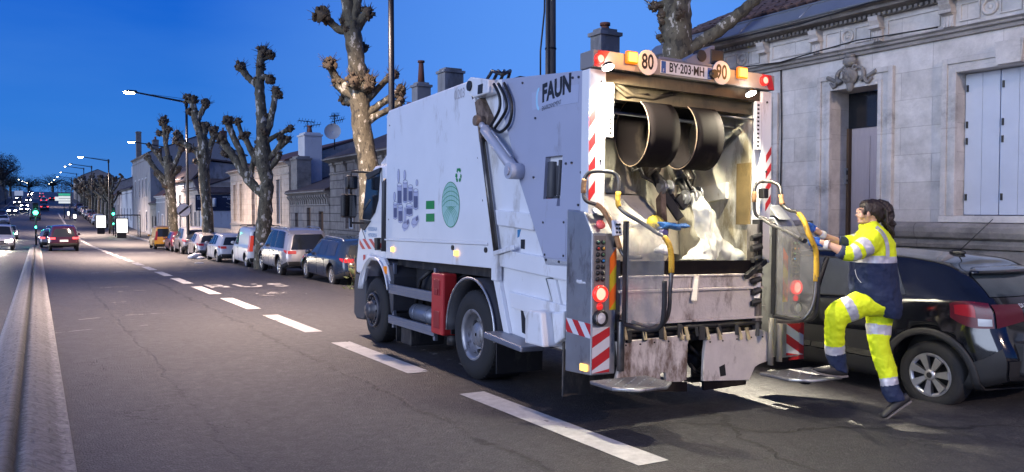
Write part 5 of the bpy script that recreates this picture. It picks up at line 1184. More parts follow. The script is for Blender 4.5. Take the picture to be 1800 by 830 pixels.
# right jamb: plates, bolts and clamps
mb = MB(); zt = 1.95
mb.box(1.93, 1.98, -.14, .0, .55, 1.85); mb.box(2.0, 2.035, -.12, -.02, .5, 1.8); mb.build('jamb', M('sooty_jamb', (.20, .18, .165), .6, var=.3, scale=8, dirt=((.05, .04, .03), .4, 6)), hop, .006)
mb = MB()
for k_ in range(7):
    z = 1.05+.11*k_; mb.tube([(1.86+.02*math.sin(k_*2), -.15, z), (1.95, -.18, z+.03)], .03+.008*(k_ % 2), 8); mb.box(1.87, 1.93, -.16, -.1, z-.03, z+.02)
mb.box(1.95, 2.0, -.15, -.05, 1.1, 1.9); mb.bar((1.75, -.17, 1.32), (2.02, -.17, 1.48), .05, .05); mb.build('clamp', m_chas, hop, .004)
mb = MB(); mb.box(.16, .22, -.14, -.02, .55, 1.5); mb.tube([(.19, -.2, .5), (.19, -.2, .95)], .035, 10); mb.tube([(.19, -.2, .95), (.23, -.18, 1.0), (.3, -.1, .9)], .028, 8); mb.build('jamb', m_tube, hop, .004)
mb = MB(); mb.tube([(2.20, -.2, .45), (2.20, -.2, .92)], .035, 10); mb.tube([(2.08, -.2, .42), (2.08, -.2, .9)], .03, 10); mb.build('post', M('beige_post', (.22, .20, .17), .55, var=.2, scale=9), TR)

# ------ pods with lamps and controls
def pod(s):
    """s=0 left pod, 1 right pod (mirrored across the middle of the tail)"""
    mx = (lambda u: u) if s == 0 else (lambda u: 2.46-u)
    mb = MB(); prof = [(-.15, .47), (-.15, 1.74), (-.02, 1.93), (.27, 1.96), (.27, .45)]
    mb.prism(prof, lambda a, b_, d: (d, a, b_), mx(-.10), mx(.165)); P = mb.build('control_pod', m_alu, TR, .012)
    mb = MB(); mb.prism([(-.10, 1.90), (.06, 2.06), (.20, 2.07), (.25, 1.965), (-.02, 1.94)], lambda a, b_, d: (d, a, b_), mx(-.02), mx(.16)); mb.build('pod_cap', m_alu, P, .01)
    mb = MB(); a0, a1 = sorted((mx(-.085), mx(.045))); mb.box(a0, a1, -.156, -.149, .98, 1.72); mb.build('control_plate', M('control_plate_grey', (.22, .20, .19), .5, .4, var=.15), P, .003)
    cols = ['b', 'g', 'r', 'y', 'k', 'g', 'k', 'u', 'k', 'k', 'k', 'k', 'k', 'k']
    cm = {'b': (.05, .12, .1), 'g': (.06, .16, .08), 'r': (.4, .03, .02), 'y': (.6, .33, .05), 'k': (.02, .02, .02), 'u': (.02, .2, .5)}
    i = 0
    for r_ in range(7):
        for c in range(2):
            u = mx(-.045+.055*c); z = 1.66-.055*r_; mb = MB(); mb.lathe((u, -.156, z), (0, -1, 0), [(.021, 0), (.021, .012), (.012, .014)], 14, 0); mb.lathe((u, -.156, z), (0, -1, 0), [(.012, .014), (.011, .02), (.0, .021)], 12, 1)
            mb.build('button', [m_black, M('button_'+cols[i], cm[cols[i]], .4)], P); i += 1
    u = mx(-.02)
    mb = MB(); mb.lathe((u, -.156, 1.20), (0, -1, 0), [(.075, 0), (.075, .03), (.06, .04), (.055, .03)], 24, 0); mb.lathe((u-.012, -.156, 1.20), (0, -1, 0), [(.055, .034), (.03, .042), (.0, .043)], 24, 1); mb.build('red_lamp', [E_red, E_redc], P)
    mb = MB(); mb.lathe((u, -.156, 1.085), (0, -1, 0), [(.032, 0), (.032, .012), (.0, .016)], 18); mb.build('reflector', EM('red_lens', (.9, .03, .03), .25), P)
    mb = MB(); mb.lathe((u, -.156, .985), (0, -1, 0), [(.072, 0), (.072, .04), (.055, .05), (.05, .04)], 24, 0); mb.lathe((u-.015, -.156, .985), (0, -1, 0), [(.052, .045), (.0, .055)], 24, 1); mb.build('reversing_lamp', [m_black, m_refw], P)
    mb = MB(); c = [(mx(-.09), -.1525, .90), (mx(.10), -.1525, .90), (mx(.10), -.1525, .50), (mx(-.09), -.1525, .50)]; 
    tl, tr, br, bl = [Vector(q) for q in c]; zs = [.90, .80, .70, .60, .50]
    for k_ in range(-1, 5):
        za, zb_ = .92-.10*k_, .92-.10*(k_+1); d = .19*.55
        def cl(z): return max(.49, min(.90, z))
        mb.sheet([(mx(-.09), -.1525, cl(za-d)), (mx(.10), -.1525, cl(za)), (mx(.10), -.1525, cl(zb_)), (mx(-.09), -.1525, cl(zb_-d))], k_ % 2)
    mb.build('chevron_plate', [m_refr, m_refw], P, fix=False)
    mb = MB()
    for k_ in range(4):
        za = 1.62-.16*k_; d = .10; lo, hi = 1.05, 1.62
        cl2 = lambda z: max(lo, min(hi, z))
        mb.sheet([(mx(.09), -.153, cl2(za-d)), (mx(.165), -.153, cl2(za)), (mx(.165), -.153, cl2(za-.16)), (mx(.09), -.153, cl2(za-.16-d))], k_ % 2)
    mb.build('orange_plate', [m_refo, m_refy], P, fix=False)
    if s == 0:
        mb = MB(); chevrons(mb, [(-.1, .26, .95), (-.1, -.14, .93), (-.1, -.14, .80), (-.1, .26, .82)], 2, (-1, 0, 0), .002, .3); mb.build('chevron_strip', [m_refw, m_refr], P, fix=False)
        mb = MB(); mb.box(-.12, -.10, -.10, .0, .50, .56); mb.build('marker_lamp', E_mark, P, .005)
        mb = MB(); mb.lathe((.0, -.10, 1.80), (0, -1, .6), [(.02, -.03), (.02, .02), (.042, .025), (.045, .045), (.0, .06)], 18); mb.build('stop_button', EM('pink_button', (.75, .12, .12), .04), P)
        mb = MB(); mb.bar((.115, -.20, 1.86), (.125, -.22, 1.72), .09, .05, up=(0, 1, 0)); sk = mb.build('switch_box', m_twhite, P, .008)
        mb = MB()
        for k_ in range(6): mb.tube([(.10+.03*(k_ % 2), -.247, 1.75+.035*(k_//2)), (.10+.03*(k_ % 2), -.225, 1.75+.035*(k_//2))], .010, 8)
        mb.tube([(.13, -.2, 1.72), (.14, -.17, 1.62)], .02, 8); mb.build('switch', m_black, sk)
        mb = MB(); mb.ball((-.10, .05, 1.30), (.003, .05, .02), 8, wob=.5, ws=30); mb.ball((-.10, -.02, 1.29), (.003, .03, .015), 8, wob=.5, ws=30); mb.build('paint_scar', m_refw, P)
    return P
pod(0); pod(1)
# clear guards, their posts and bent handrails
m_plexi = PX('scratched_plastic', (.26, .245, .23), .32)
def sm(pts, n=6):
    P = [Vector(p) for p in pts]; out = []
    for i in range(len(P)-1):
        a = P[max(i-1, 0)]; b_ = P[i]; c = P[i+1]; d = P[min(i+2, len(P)-1)]
        for j in range(n):
            t = j/n; out.append(.5*((2*b_)+(c-a)*t+(2*a-5*b_+4*c-d)*t*t+(3*b_-a-3*c+d)*t**3))
    return out+[P[-1]]
def guard(s):
    u = .17 if s == 0 else 2.03
    v0, v1 = (-.30, -.80)
    poly = [(v0, 1.0), (v0, 1.83), (v1+.12, 1.83), (v1+.04, 1.79), (v1, 1.70), (v1, 1.12), (v1+.05, 1.0), (v1+.15, .95), (v0+.05, .95)]
    mb = MB(); mb.prism(poly, lambda a, b_, d: (d, a, b_), u, u+.008); G = mb.build('guard_screen', m_plexi, TR)
    mb = MB(); mb.box(u-.01, u+.02, v0-.0, v0+.05, .95, 1.85); mb.tube(sm([(u+.004, v0+.02, .93), (u+.004, v1+.2, .92), (u+.004, v1+.03, .97), (u+.004, v1-.01, 1.12), (u+.004, v1-.01, 1.35)]), .022, 10); mb.build('guard_frame', m_chas, G)
    return G
guard(0); guard(1)
def rail(pts, segs, m0=m_tube, r=.018):
    """bent tube with wrapped stretches given as index spans over the smooth path"""
    P = sm(pts, 6); mb = MB(); mb.tube(P, r, 10); o = mb.build('handrail', m0, TR)
    for a, b_, mm in segs:
        i0, i1 = int(a*6), int(b_*6); mb = MB(); mb.tube(P[i0:i1+1], r*1.35, 10, wob=.03); mb.build('wrap', mm, o)
    return o
def hv(lst): return [tv(x, y, v) for x, y, v in lst]
# left: the loop over the pod and its wrapped leg, and the long rail to the guard
rail(hv([(1100, 577, -.3), (1128, 452, -.32), (1118, 453, -.30)][1:]+[(1100, 451, -.26), (1091, 440, -.22), (1083, 415, -.2), (1075, 395, -.18), (1062, 372, -.14), (1050, 361, -.1), (1032, 354, -.06), (1026, 343, -.04), (1027, 318, -.04), (1034, 305, -.06), (1048, 301, -.1), (1075, 303, -.2), (1086, 311, -.24), (1088, 325, -.26), (1086, 352, -.3), (1090, 366, -.33), (1103, 377, -.4), (1130, 393, -.5), (1155, 409, -.62), (1166, 415, -.70), (1176, 430, -.76), (1180, 450, -.79), (1180, 480, -.80), (1178, 510, -.81), (1176, 545, -.80), (1168, 566, -.76), (1150, 576, -.66), (1128, 572, -.5), (1112, 566, -.35)]),
     [(3.2, 7.2, m_wrapb), (9.2, 10.3, m_wrapb), (15.6, 16.9, m_wrapy), (21.3, 24.0, m_wrapy)], m_tube)
# right: the same bent rails by the worker's hands
rail(hv([(1362, 395, -.25), (1345, 385, -.12), (1328, 376, -.05), (1326, 345, -.05), (1330, 324, -.06), (1345, 319, -.1), (1362, 322, -.2), (1372, 332, -.28), (1374, 355, -.34), (1384, 368, -.42), (1402, 374, -.56), (1414, 390, -.72), (1421, 410, -.78), (1428, 425, -.80), (1434, 440, -.80), (1435, 470, -.80), (1434, 495, -.80), (1432, 520, -.81), (1425, 545, -.80), (1410, 562, -.74), (1390, 566, -.6), (1368, 565, -.42)]),
     [(2.7, 3.4, m_wrapb), (7.6, 8.4, m_wrapb), (10.2, 16.0, m_wrapy)], m_tube)
rail(hv([(1330, 378, -.04), (1350, 392, -.2), (1385, 408, -.5), (1415, 424, -.85)]), [(2.7, 3, m_black)], m_tubel, .016)
mb = MB(); q = tv(1167, 410, -.68); mb.tube([q+Vector((0, -.02, 0)), q+Vector((0, .03, 0))], .032, 12); mb.build('rail_clamp', M('violet_clamp', (.14, .12, .3), .5), TR)
mb = MB(); q = tv(1342, 340, -.1); mb.box(q.x-.035, q.x+.035, -.14, -.06, q.z-.05, q.z+.05); mb.build('switch_box', m_black, TR, .008)
# footboards
def footboard(cu, cv, w, d, z):
    k_ = .09; P = [(cu-w/2, cv+d/2), (cu+w/2, cv+d/2), (cu+w/2, cv-d/2+k_*1.6), (cu+w/2-k_*1.8, cv-d/2), (cu-w/2+k_*1.8, cv-d/2), (cu-w/2, cv-d/2+k_*1.6)]
    mb = MB(); mb.prism(P, lambda a, b_, dd: (a, b_, dd), z-.035, z); o = mb.build('footboard', M('tread_steel', (.15, .15, .17), .42, .6, var=.2, scale=9, bump=.5, bscale=70), TR, .012)
    mb = MB()
    for i in range(7):
        for j in range(6):
            if (i+j) % 2: continue
            a, b_ = cu-w/2+.1+(w-.2)*i/6, cv-d/2+.12+(d-.2)*j/5; mb.bar((a-.018, b_-.014, z+.002), (a+.018, b_+.014, z+.002), .010, .006)
    mb.tube([(a_, b__, z-.015) for a_, b__ in P[2:]+[P[2]]][:4], .016, 8); mb.build('tread', m_alu, o)
    mb = MB(); mb.box(cu-.05, cu+.05, cv, cv+d/2+.2, z-.09, z-.036); mb.tube([(cu, cv, z-.04), (cu, cv, z-.1)], .05, 10); mb.build('footboard_arm', m_chas, o)
footboard(.12, -.50, .62, .48, .455); footboard(2.22, -.52, .72, .52, .375)
mb = MB(); q = tv(1400, 600, -.1); tl, tr, br, bl = [tv(*p, -.05) for p in ((1391, 568), (1413, 566), (1413, 632), (1391, 625))]
for k_ in range(4):
    za, zb_ = lerp(tl.z, bl.z, (k_-.6)/3), lerp(tl.z, bl.z, (k_+.4)/3); cl3 = lambda z: max(bl.z, min(tl.z, z)); d = .09
    mb.sheet([(tl.x, -.05, cl3(za)), (tr.x, -.05, cl3(za-d)), (tr.x, -.05, cl3(zb_-d)), (tl.x, -.05, cl3(zb_))], k_ % 2)
mb.box(tl.x-.01, tr.x+.01, -.045, -.03, bl.z-.05, tl.z); mb.build('chevron_plate', [m_refr, m_refw], TR, fix=False)
# work lamps with their light
def worklamp(px, py, v, e, tgt, spot=None):
    q = tv(px, py, v); mb = MB(); mb.lathe((q.x, q.y, q.z), (0, -.5, -1), [(.05, -.03), (.055, .0)], 16, 0); mb.lathe((q.x, q.y, q.z), (0, -.5, -1), [(.055, 0), (.03, .012), (.0, .014)], 16, 1); mb.build('work_lamp', [m_black, E_white], TR)
    lamp('work_light', 'SPOT', (q.x, q.y-.03, q.z-.10), e, (1, .90, .66), TR, .03, tgt, spot or 150, .6)
worklamp(1069, 119, -.14, 105, (1.0, -.2, 1.0), 160); worklamp(1266, 176, .72, 1500, (1.05, .78, 1.4), 118); worklamp(1320, 165, -.14, 55, (.8, -.3, .6), 130)

# ------ refuse left in the hopper: separate things
m_film = PX('white_plastic_film', (.62, .63, .58), .72, .25); m_bag = M('blue_bag', (.02, .10, .32), .35, var=.3, scale=20, bump=.6, bscale=30)
def crumple(name, c, r, mat, lab, cat, ws=9, wob=.35, n=28, rot=None):
    mb = MB(); mb.ball((0, 0, 0), r, n, wob=wob, ws=ws, rot=rot); o = mb.build(name, mat); o.matrix_world = TRUCK.matrix_world @ Matrix.Translation(c); return tag(o, lab, cat)
q = tv(1182, 397, .22); crumple('plastic_bag', q, (.20, .06, .035), m_bag, 'crumpled blue plastic bag lying on the pale roller in the hopper', 'rubbish bag', 14, .4)
mb = MB()
fl_, fr_ = sm([tv(1214, 340, .36), tv(1220, 372, .30), tv(1226, 405, .24), tv(1222, 430, .17), tv(1194, 457, .05)], 8), sm([tv(1232, 338, .38), tv(1250, 368, .34), tv(1262, 400, .28), tv(1266, 430, .20), tv(1258, 459, .08)], 8)
def filmp(u, v):
    i = min(len(fl_)-2, int(v*(len(fl_)-1))); t = v*(len(fl_)-1)-i; p = fl_[i].lerp(fl_[i+1], t).lerp(fr_[i].lerp(fr_[i+1], t), u)
    return p+Vector((0, -1, .2))*(.07*math.sin(PI*u)+.07*mnoise.noise(Vector((p.x*16, p.y*9, p.z*4)))+.025*abs(mnoise.noise(Vector((p.x*34, p.y*20, p.z*8)))))
mb.grid(filmp, 22, 48)
o = mb.build('plastic_film', m_film); o.matrix_world = TRUCK.matrix_world; tag(o, 'white plastic film trailing down beside the hydraulic knuckle', 'rubbish')
mb = MB(); q = tv(1165, 440, .05); mb.ball(q, (.1, .05, .06), 16, wob=.3, ws=11); o = mb.build('paper_sack', m_refw); o.matrix_world = TRUCK.matrix_world; tag(o, 'torn white sack poking up behind the black hopper lip', 'rubbish')

for (px, py, v, r, lab) in ((1268, 440, .25, .13, 'cloudy translucent rubbish bag slumped at the right of the hopper'), (1150, 392, .3, .08, 'small yellowish scrap of packaging on the roller under the blue bag'), (1290, 450, .15, .09, 'small grey crumpled bag against the right hopper wall')):
    crumple('rubbish_bag', tv(px, py, v), (r*1.2, r, r), (m_film, m_yel, m_refw)[(px*7) % 3 if px != 1268 else 0], lab, 'rubbish bag', 6, .25)
# ------------------------------------------------------------------ cars
m_tyre = m_rubber
m_alloy = M('alloy_wheel', (.50, .50, .51), .3, .85, var=.06)
m_glass = M('car_glass', (.02, .024, .03), .05, var=.05)
m_clad = M('black_plastic_trim', (.018, .018, .019), .62, var=.2)
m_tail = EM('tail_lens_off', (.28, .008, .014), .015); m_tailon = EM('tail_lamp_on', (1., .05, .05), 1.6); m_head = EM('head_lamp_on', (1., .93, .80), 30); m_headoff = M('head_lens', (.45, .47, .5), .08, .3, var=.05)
m_plate = M('number_plate_white', (.62, .62, .60), .45)
def paintm(name, col, rough=.22, metal=.0, dirt=.0): return M('car_paint_'+name, col, rough, metal, var=.04, scale=2, coat=.6, dirt=((.12, .11, .10), dirt, 3) if dirt else None)
def pch(xs, ys, x):
    """smooth interpolation through stations"""
    if x <= xs[0]: return ys[0]
    if x >= xs[-1]: return ys[-1]
    for i in range(len(xs)-1):
        if x <= xs[i+1]: break
    h = xs[i+1]-xs[i]; t = (x-xs[i])/h
    d = [(ys[j+1]-ys[j])/(xs[j+1]-xs[j]) for j in range(len(xs)-1)]
    def sl(j):
        if j == 0: return d[0]
        if j == len(xs)-1: return d[-1]
        return 0 if d[j-1]*d[j] <= 0 else 2*d[j-1]*d[j]/(d[j-1]+d[j])
    m0, m1 = sl(i)*h, sl(i+1)*h
    return (2*t**3-3*t*t+1)*ys[i]+(t**3-2*t*t+t)*m0+(-2*t**3+3*t*t)*ys[i+1]+(t**3-t*t)*m1
class Car:
    """body lofted along x (forward +, tail at -Lb): stations of sill, belt, roof heights and half widths"""
    def __init__(s, st, tail, nose, bulge=.12):
        s.x = [r[0] for r in st]; s.c = list(zip(*[r[1:] for r in st])); s.tail = tail; s.nose = nose; s.bulge = bulge
        s.x0, s.x1 = s.x[0], s.x[-1]
    def sec(s, x): return [pch(s.x, c, x) for c in s.c]
    def shear(s, x, z):
        d = 0
        k = max(0, 1-(x-s.x0)/.95); d += pch([p[0] for p in s.tail], [p[1] for p in s.tail], z)*k**1.3
        k = max(0, 1-(s.x1-x)/.75); d -= pch([p[0] for p in s.nose], [p[1] for p in s.nose], z)*k**1.3
        return d
    def prof(s, x, t):
        """half section: t 0..1 from under the sill up to the roof centre: .45 belt, .8 roof edge"""
        zs, zb, zr, ws, wb, wr = s.sec(x)
        T = [0, .06, .12, .28, .42, .46, .74, .80, .86, 1.]
        W = [0, ws*.86, ws, ws+.035, wb+.012, wb-.005, wr+.02, wr-.03, wr-.14, 0]
        Z = [zs, zs, zs+.07, zs+(zb-zs)*.5, zb-.03, zb, zr-.09, zr-.035, zr-.012, zr+.02]
        return pch(T, W, t), pch(T, Z, t)
    def P(s, x, t, sg=1, off=0.):
        w, z = s.prof(x, t); 
        p = Vector((x+s.shear(x, z), sg*w, z))
        if off:
            w2, z2 = s.prof(x, min(1, t+.004)); w1, z1 = s.prof(x, max(0, t-.004)); n = Vector((0, z2-z1, -(w2-w1)))
            a, b_ = s.prof(min(s.x1, x+.02), t), s.prof(max(s.x0, x-.02), t)
            e1 = Vector((.04, a[0]-b_[0], a[1]-b_[1])); e2 = Vector((0, w2-w1, z2-z1)); n = e1.cross(e2)
            if n.length > 1e-7:
                n.normalize()
                if n.y < -.2 or (abs(n.y) <= .2 and n.z < 0): n = -n
                p += Vector((n.x, sg*n.y, n.z))*off
        return p
    def cap(s, q, t, end=0, off=0.):
        """end face: q -1..1 across, t as in prof"""
        x = s.x0 if end == 0 else s.x1; w, z = s.prof(x, t); sg = -1 if end == 0 else 1
        y = q*w; b_ = s.bulge*(1-abs(q)**2.4)
        return Vector((x+s.shear(x, z)+sg*(b_*.9+off), y, z))
    def body(s, mat, arches=(), ar=.36, nx=46, nt=26):
        mb = MB(); xs = [s.x0+(s.x1-s.x0)*i/nx for i in range(nx+1)]; ts = [i/nt for i in range(nt+1)]
        V = {}; vs = []
        def vid(i, j, sg):
            if j in (0, nt): sg = 0
            k = (i, j, sg)
            if k not in V:
                V[k] = len(vs); p = s.P(xs[i], ts[j], sg or 1); 
                if sg == 0: p.y = 0
                vs.append(p)
            return V[k]
        fs = []
        for i in range(nx):
            for j in range(nt):
                for sg in (1, -1):
                    q = [vid(i, j, sg), vid(i+1, j, sg), vid(i+1, j+1, sg), vid(i, j+1, sg)]; q = list(dict.fromkeys(q))
                    if len(q) > 2: fs.append(q if sg < 0 else q[::-1])
        nq = 10
        for end in (0, 1):
            i = 0 if end == 0 else nx; C = {}
            def cid(j, k):
                if k == 0: return vid(i, j, -1)
                if k == nq: return vid(i, j, 1)
                if j in (0, nt): return vid(i, j, 0)
                if (j, k) not in C: C[(j, k)] = len(vs); vs.append(s.cap(-1+2*k/nq, ts[j], end))
                return C[(j, k)]
            for j in range(nt):
                for k in range(nq):
                    q = list(dict.fromkeys([cid(j, k), cid(j, k+1), cid(j+1, k+1), cid(j+1, k)]))
                    if len(q) > 2: fs.append(q if end == 0 else q[::-1])
        mb.add(vs, fs, 0, True); me = mb.mesh('body', [mat, m_clad])
        bm = bmesh.new(); bm.from_mesh(me); bmesh.ops.recalc_face_normals(bm, faces=bm.faces); bm.to_mesh(me); bm.free()
        if arches:
            cb = MB()
            for ax, w in arches:
                for sg in (1, -1): cb.tube([(ax, sg*(w+.3), ar*.98), (ax, sg*(w-.24), ar*.98)], ar, 32, m=1, smooth=False)
            cm = cb.mesh('cut', [mat, m_clad]); bm = bmesh.new(); bm.from_mesh(cm); bmesh.ops.recalc_face_normals(bm, faces=bm.faces); bm.to_mesh(cm); bm.free()
            co = bpy.data.objects.new('cut', cm); COL.objects.link(co)
            me2 = evald(me, [('BOOLEAN', dict(operation='DIFFERENCE', solver='EXACT', object=co))], None) if False else None
            o = bpy.data.objects.new('b', me); COL.objects.link(o); md = o.modifiers.new('b', 'BOOLEAN'); md.operation = 'DIFFERENCE'; md.solver = 'EXACT'; md.object = co
            bpy.context.view_layer.update(); dg = bpy.context.evaluated_depsgraph_get(); me = bpy.data.meshes.new_from_object(o.evaluated_get(dg))
            bpy.data.objects.remove(o); bpy.data.objects.remove(co)
        return me
    def patch(s, mb, quads, sg, off=.006, n=8, m=0):
        """curved panel lying just proud of the side: quad given by four (x, t) corners"""
        a, b_, c, d = [Vector(q) for q in quads]
        def f(u, v):
            p = a.lerp(b_, u).lerp(d.lerp(c, u), v); return s.P(p.x, p.y, sg, off)
        mb.grid(f, n, n, m)
    def capatch(s, mb, q0, q1, t0, t1, end=0, off=.006, n=8, m=0, taper=0.):
        def f(u, v):
            a, b_ = q0+taper*v*(1 if q0 < 0 else -1)*(1 if q0*q1 < 0 else 0), q1-taper*v*(1 if q0*q1 < 0 else 0)
            return s.cap(lerp(a, b_, u), lerp(t0, t1, v), end, off)
        mb.grid(f, n, n, m)
def carwheel(root, x, y, r, w, sg, spokes=7, kindr='alloy', detail=True):
    mb = MB(); rw = r*.64; n = 40 if detail else 22
    mb.lathe((x, y, r), (0, sg, 0), [(rw, -w), (r*.97, -w), (r, -w+.03), (r, -.035), (r*.985, -.015), (r*.9, .0), (rw+.03, .004), (rw, -.012), (rw-.01, -w)], n)
    t = mb.build('wheel', m_tyre, root); mb = MB()
    mb.lathe((x, y, r), (0, sg, 0), [(rw+.004, -.008), (rw-.015, -.004), (rw-.03, -.02), (rw-.035, -.10), (.02, -.105)], n, 1)
    mb.lathe((x, y, r), (0, sg, 0), [(rw+.006, -.004), (rw-.012, .0), (rw-.03, -.02)], n, 0)
    ra = rw-.02
    if kindr == 'cover':
        mb.lathe((x, y, r), (0, sg, 0), [(ra, -.015), (ra*.6, -.0), (.02, .004)], n, 0)
    else:
        for k in range(spokes):
            a = 2*PI*k/spokes+.3
            for da in (0,):
                c0, c1 = a+da*.4, a+da*1.5
                p0 = Vector((x+math.cos(c0)*.045, y+sg*(-.012), r+math.sin(c0)*.045)); p1 = Vector((x+math.cos(c1)*ra, y+sg*(-.014), r+math.sin(c1)*ra))
                mb.bar(p0, p1, .034 if spokes <= 7 else .024, .024, up=(0, 1, 0), taper=2.3 if spokes <= 7 else 1.3)
    mb.lathe((x, y, r), (0, sg, 0), [(.055, -.03), (.055, .002), (.04, .008), (.0, .008)], 16, 0)
    mb.lathe((x, y, r), (0, sg, 0), [(.028, .0085), (.0, .0095)], 12, 1)
    rim = mb.build('rim', [m_alloy if kindr != 'dark' else m_rim, m_black], t); return t
STY = {}
def style(name): return STY[name]
# stations: x, sill, belt, roof, half widths at sill, belt, roof edge
STY['hatch'] = dict(st=[(-1.95, .34, .90, 1.36, .70, .72, .52), (-1.6, .24, .93, 1.43, .80, .81, .56), (-.9, .20, .92, 1.47, .83, .84, .60), (0, .19, .89, 1.48, .83, .84, .61), (.5, .19, .87, 1.42, .83, .84, .58), (.95, .19, .85, 1.10, .83, .83, .66), (1.2, .19, .83, .95, .82, .80, .72), (1.6, .22, .76, .86, .80, .74, .66), (1.92, .30, .66, .74, .68, .62, .56)],
    tail=[(.2, .10), (.42, -.02), (.62, .0), (.88, .10), (1.1, .24), (1.42, .50)], nose=[(.2, -.0), (.45, .0), (.75, .10), (1.2, .3)], ax=(-1.28, 1.24), w=.80, r=.31, win=[[(-.62, .475), (-.05, .475), (-.02, .735), (-.55, .735)], [(.0, .475), (.78, .475), (.36, .735), (.02, .735)], [(-1.10, .49), (-.68, .475), (-.6, .735), (-.95, .72)]], rear=(.50, .80), ws=(.55, 1.15))
STY['suv'] = dict(st=[(-2.25, .45, 1.03, 1.64, .80, .82, .62), (-1.9, .34, 1.06, 1.74, .90, .90, .68), (-1.2, .30, 1.06, 1.80, .92, .92, .70), (0, .29, 1.04, 1.80, .92, .92, .71), (.55, .29, 1.02, 1.72, .92, .92, .68), (1.0, .29, 1.0, 1.32, .92, .91, .76), (1.25, .30, .98, 1.10, .91, .88, .80), (1.8, .33, .92, 1.02, .88, .82, .74), (2.25, .42, .80, .90, .76, .70, .64)],
    tail=[(.3, .10), (.6, .0), (.9, .02), (1.1, .06), (1.7, .30)], nose=[(.3, 0), (.6, 0), (.9, .08), (1.3, .3)], ax=(-1.32, 1.42), w=.90, r=.37, win=[[(-.75, .475), (-.08, .475), (-.05, .735), (-.72, .735)], [(-.02, .475), (.82, .475), (.42, .735), (.0, .735)], [(-1.95, .48), (-.82, .475), (-.80, .735), (-1.75, .735)]], rear=(.48, .80), ws=(.6, 1.2))
STY['estate'] = dict(st=[(-2.35, .36, .93, 1.36, .74, .76, .54), (-1.9, .24, .95, 1.44, .86, .86, .60), (-1.1, .21, .93, 1.49, .89, .89, .63), (0, .20, .91, 1.50, .89, .89, .64), (.5, .20, .90, 1.44, .89, .89, .61), (1.05, .20, .88, 1.10, .89, .88, .70), (1.3, .20, .87, .97, .88, .85, .76), (1.9, .24, .80, .89, .86, .80, .72), (2.35, .32, .68, .77, .72, .66, .6)],
    tail=[(.2, .10), (.42, -.02), (.65, .0), (.9, .05), (1.1, .22), (1.45, .55)], nose=[(.2, 0), (.45, 0), (.8, .1), (1.3, .3)], ax=(-1.40, 1.40), w=.87, r=.325, win=[[(-.72, .475), (-.05, .475), (-.02, .735), (-.66, .735)], [(.0, .475), (.86, .475), (.40, .735), (.02, .735)], [(-1.72, .49), (-.80, .475), (-.74, .735), (-1.5, .72)]], rear=(.50, .78), ws=(.6, 1.25))
STY['van'] = dict(st=[(-1.98, .30, .98, 1.74, .80, .82, .70), (-1.8, .24, .98, 1.80, .83, .84, .72), (-1.0, .22, .98, 1.83, .84, .85, .73), (0, .22, .98, 1.83, .84, .85, .72), (.45, .22, .97, 1.76, .84, .85, .69), (1.0, .22, .95, 1.32, .84, .84, .70), (1.3, .23, .93, 1.08, .83, .80, .72), (1.7, .25, .84, .96, .80, .74, .66), (1.98, .32, .72, .84, .68, .62, .56)],
    tail=[(.2, .04), (.5, -.02), (.9, .0), (1.8, .07)], nose=[(.2, 0), (.5, 0), (.8, .1), (1.3, .3)], ax=(-1.30, 1.30), w=.82, r=.30, win=[[(.05, .475), (.86, .475), (.46, .735), (.10, .735)]], rear=(.50, .76), ws=(.6, 1.25))
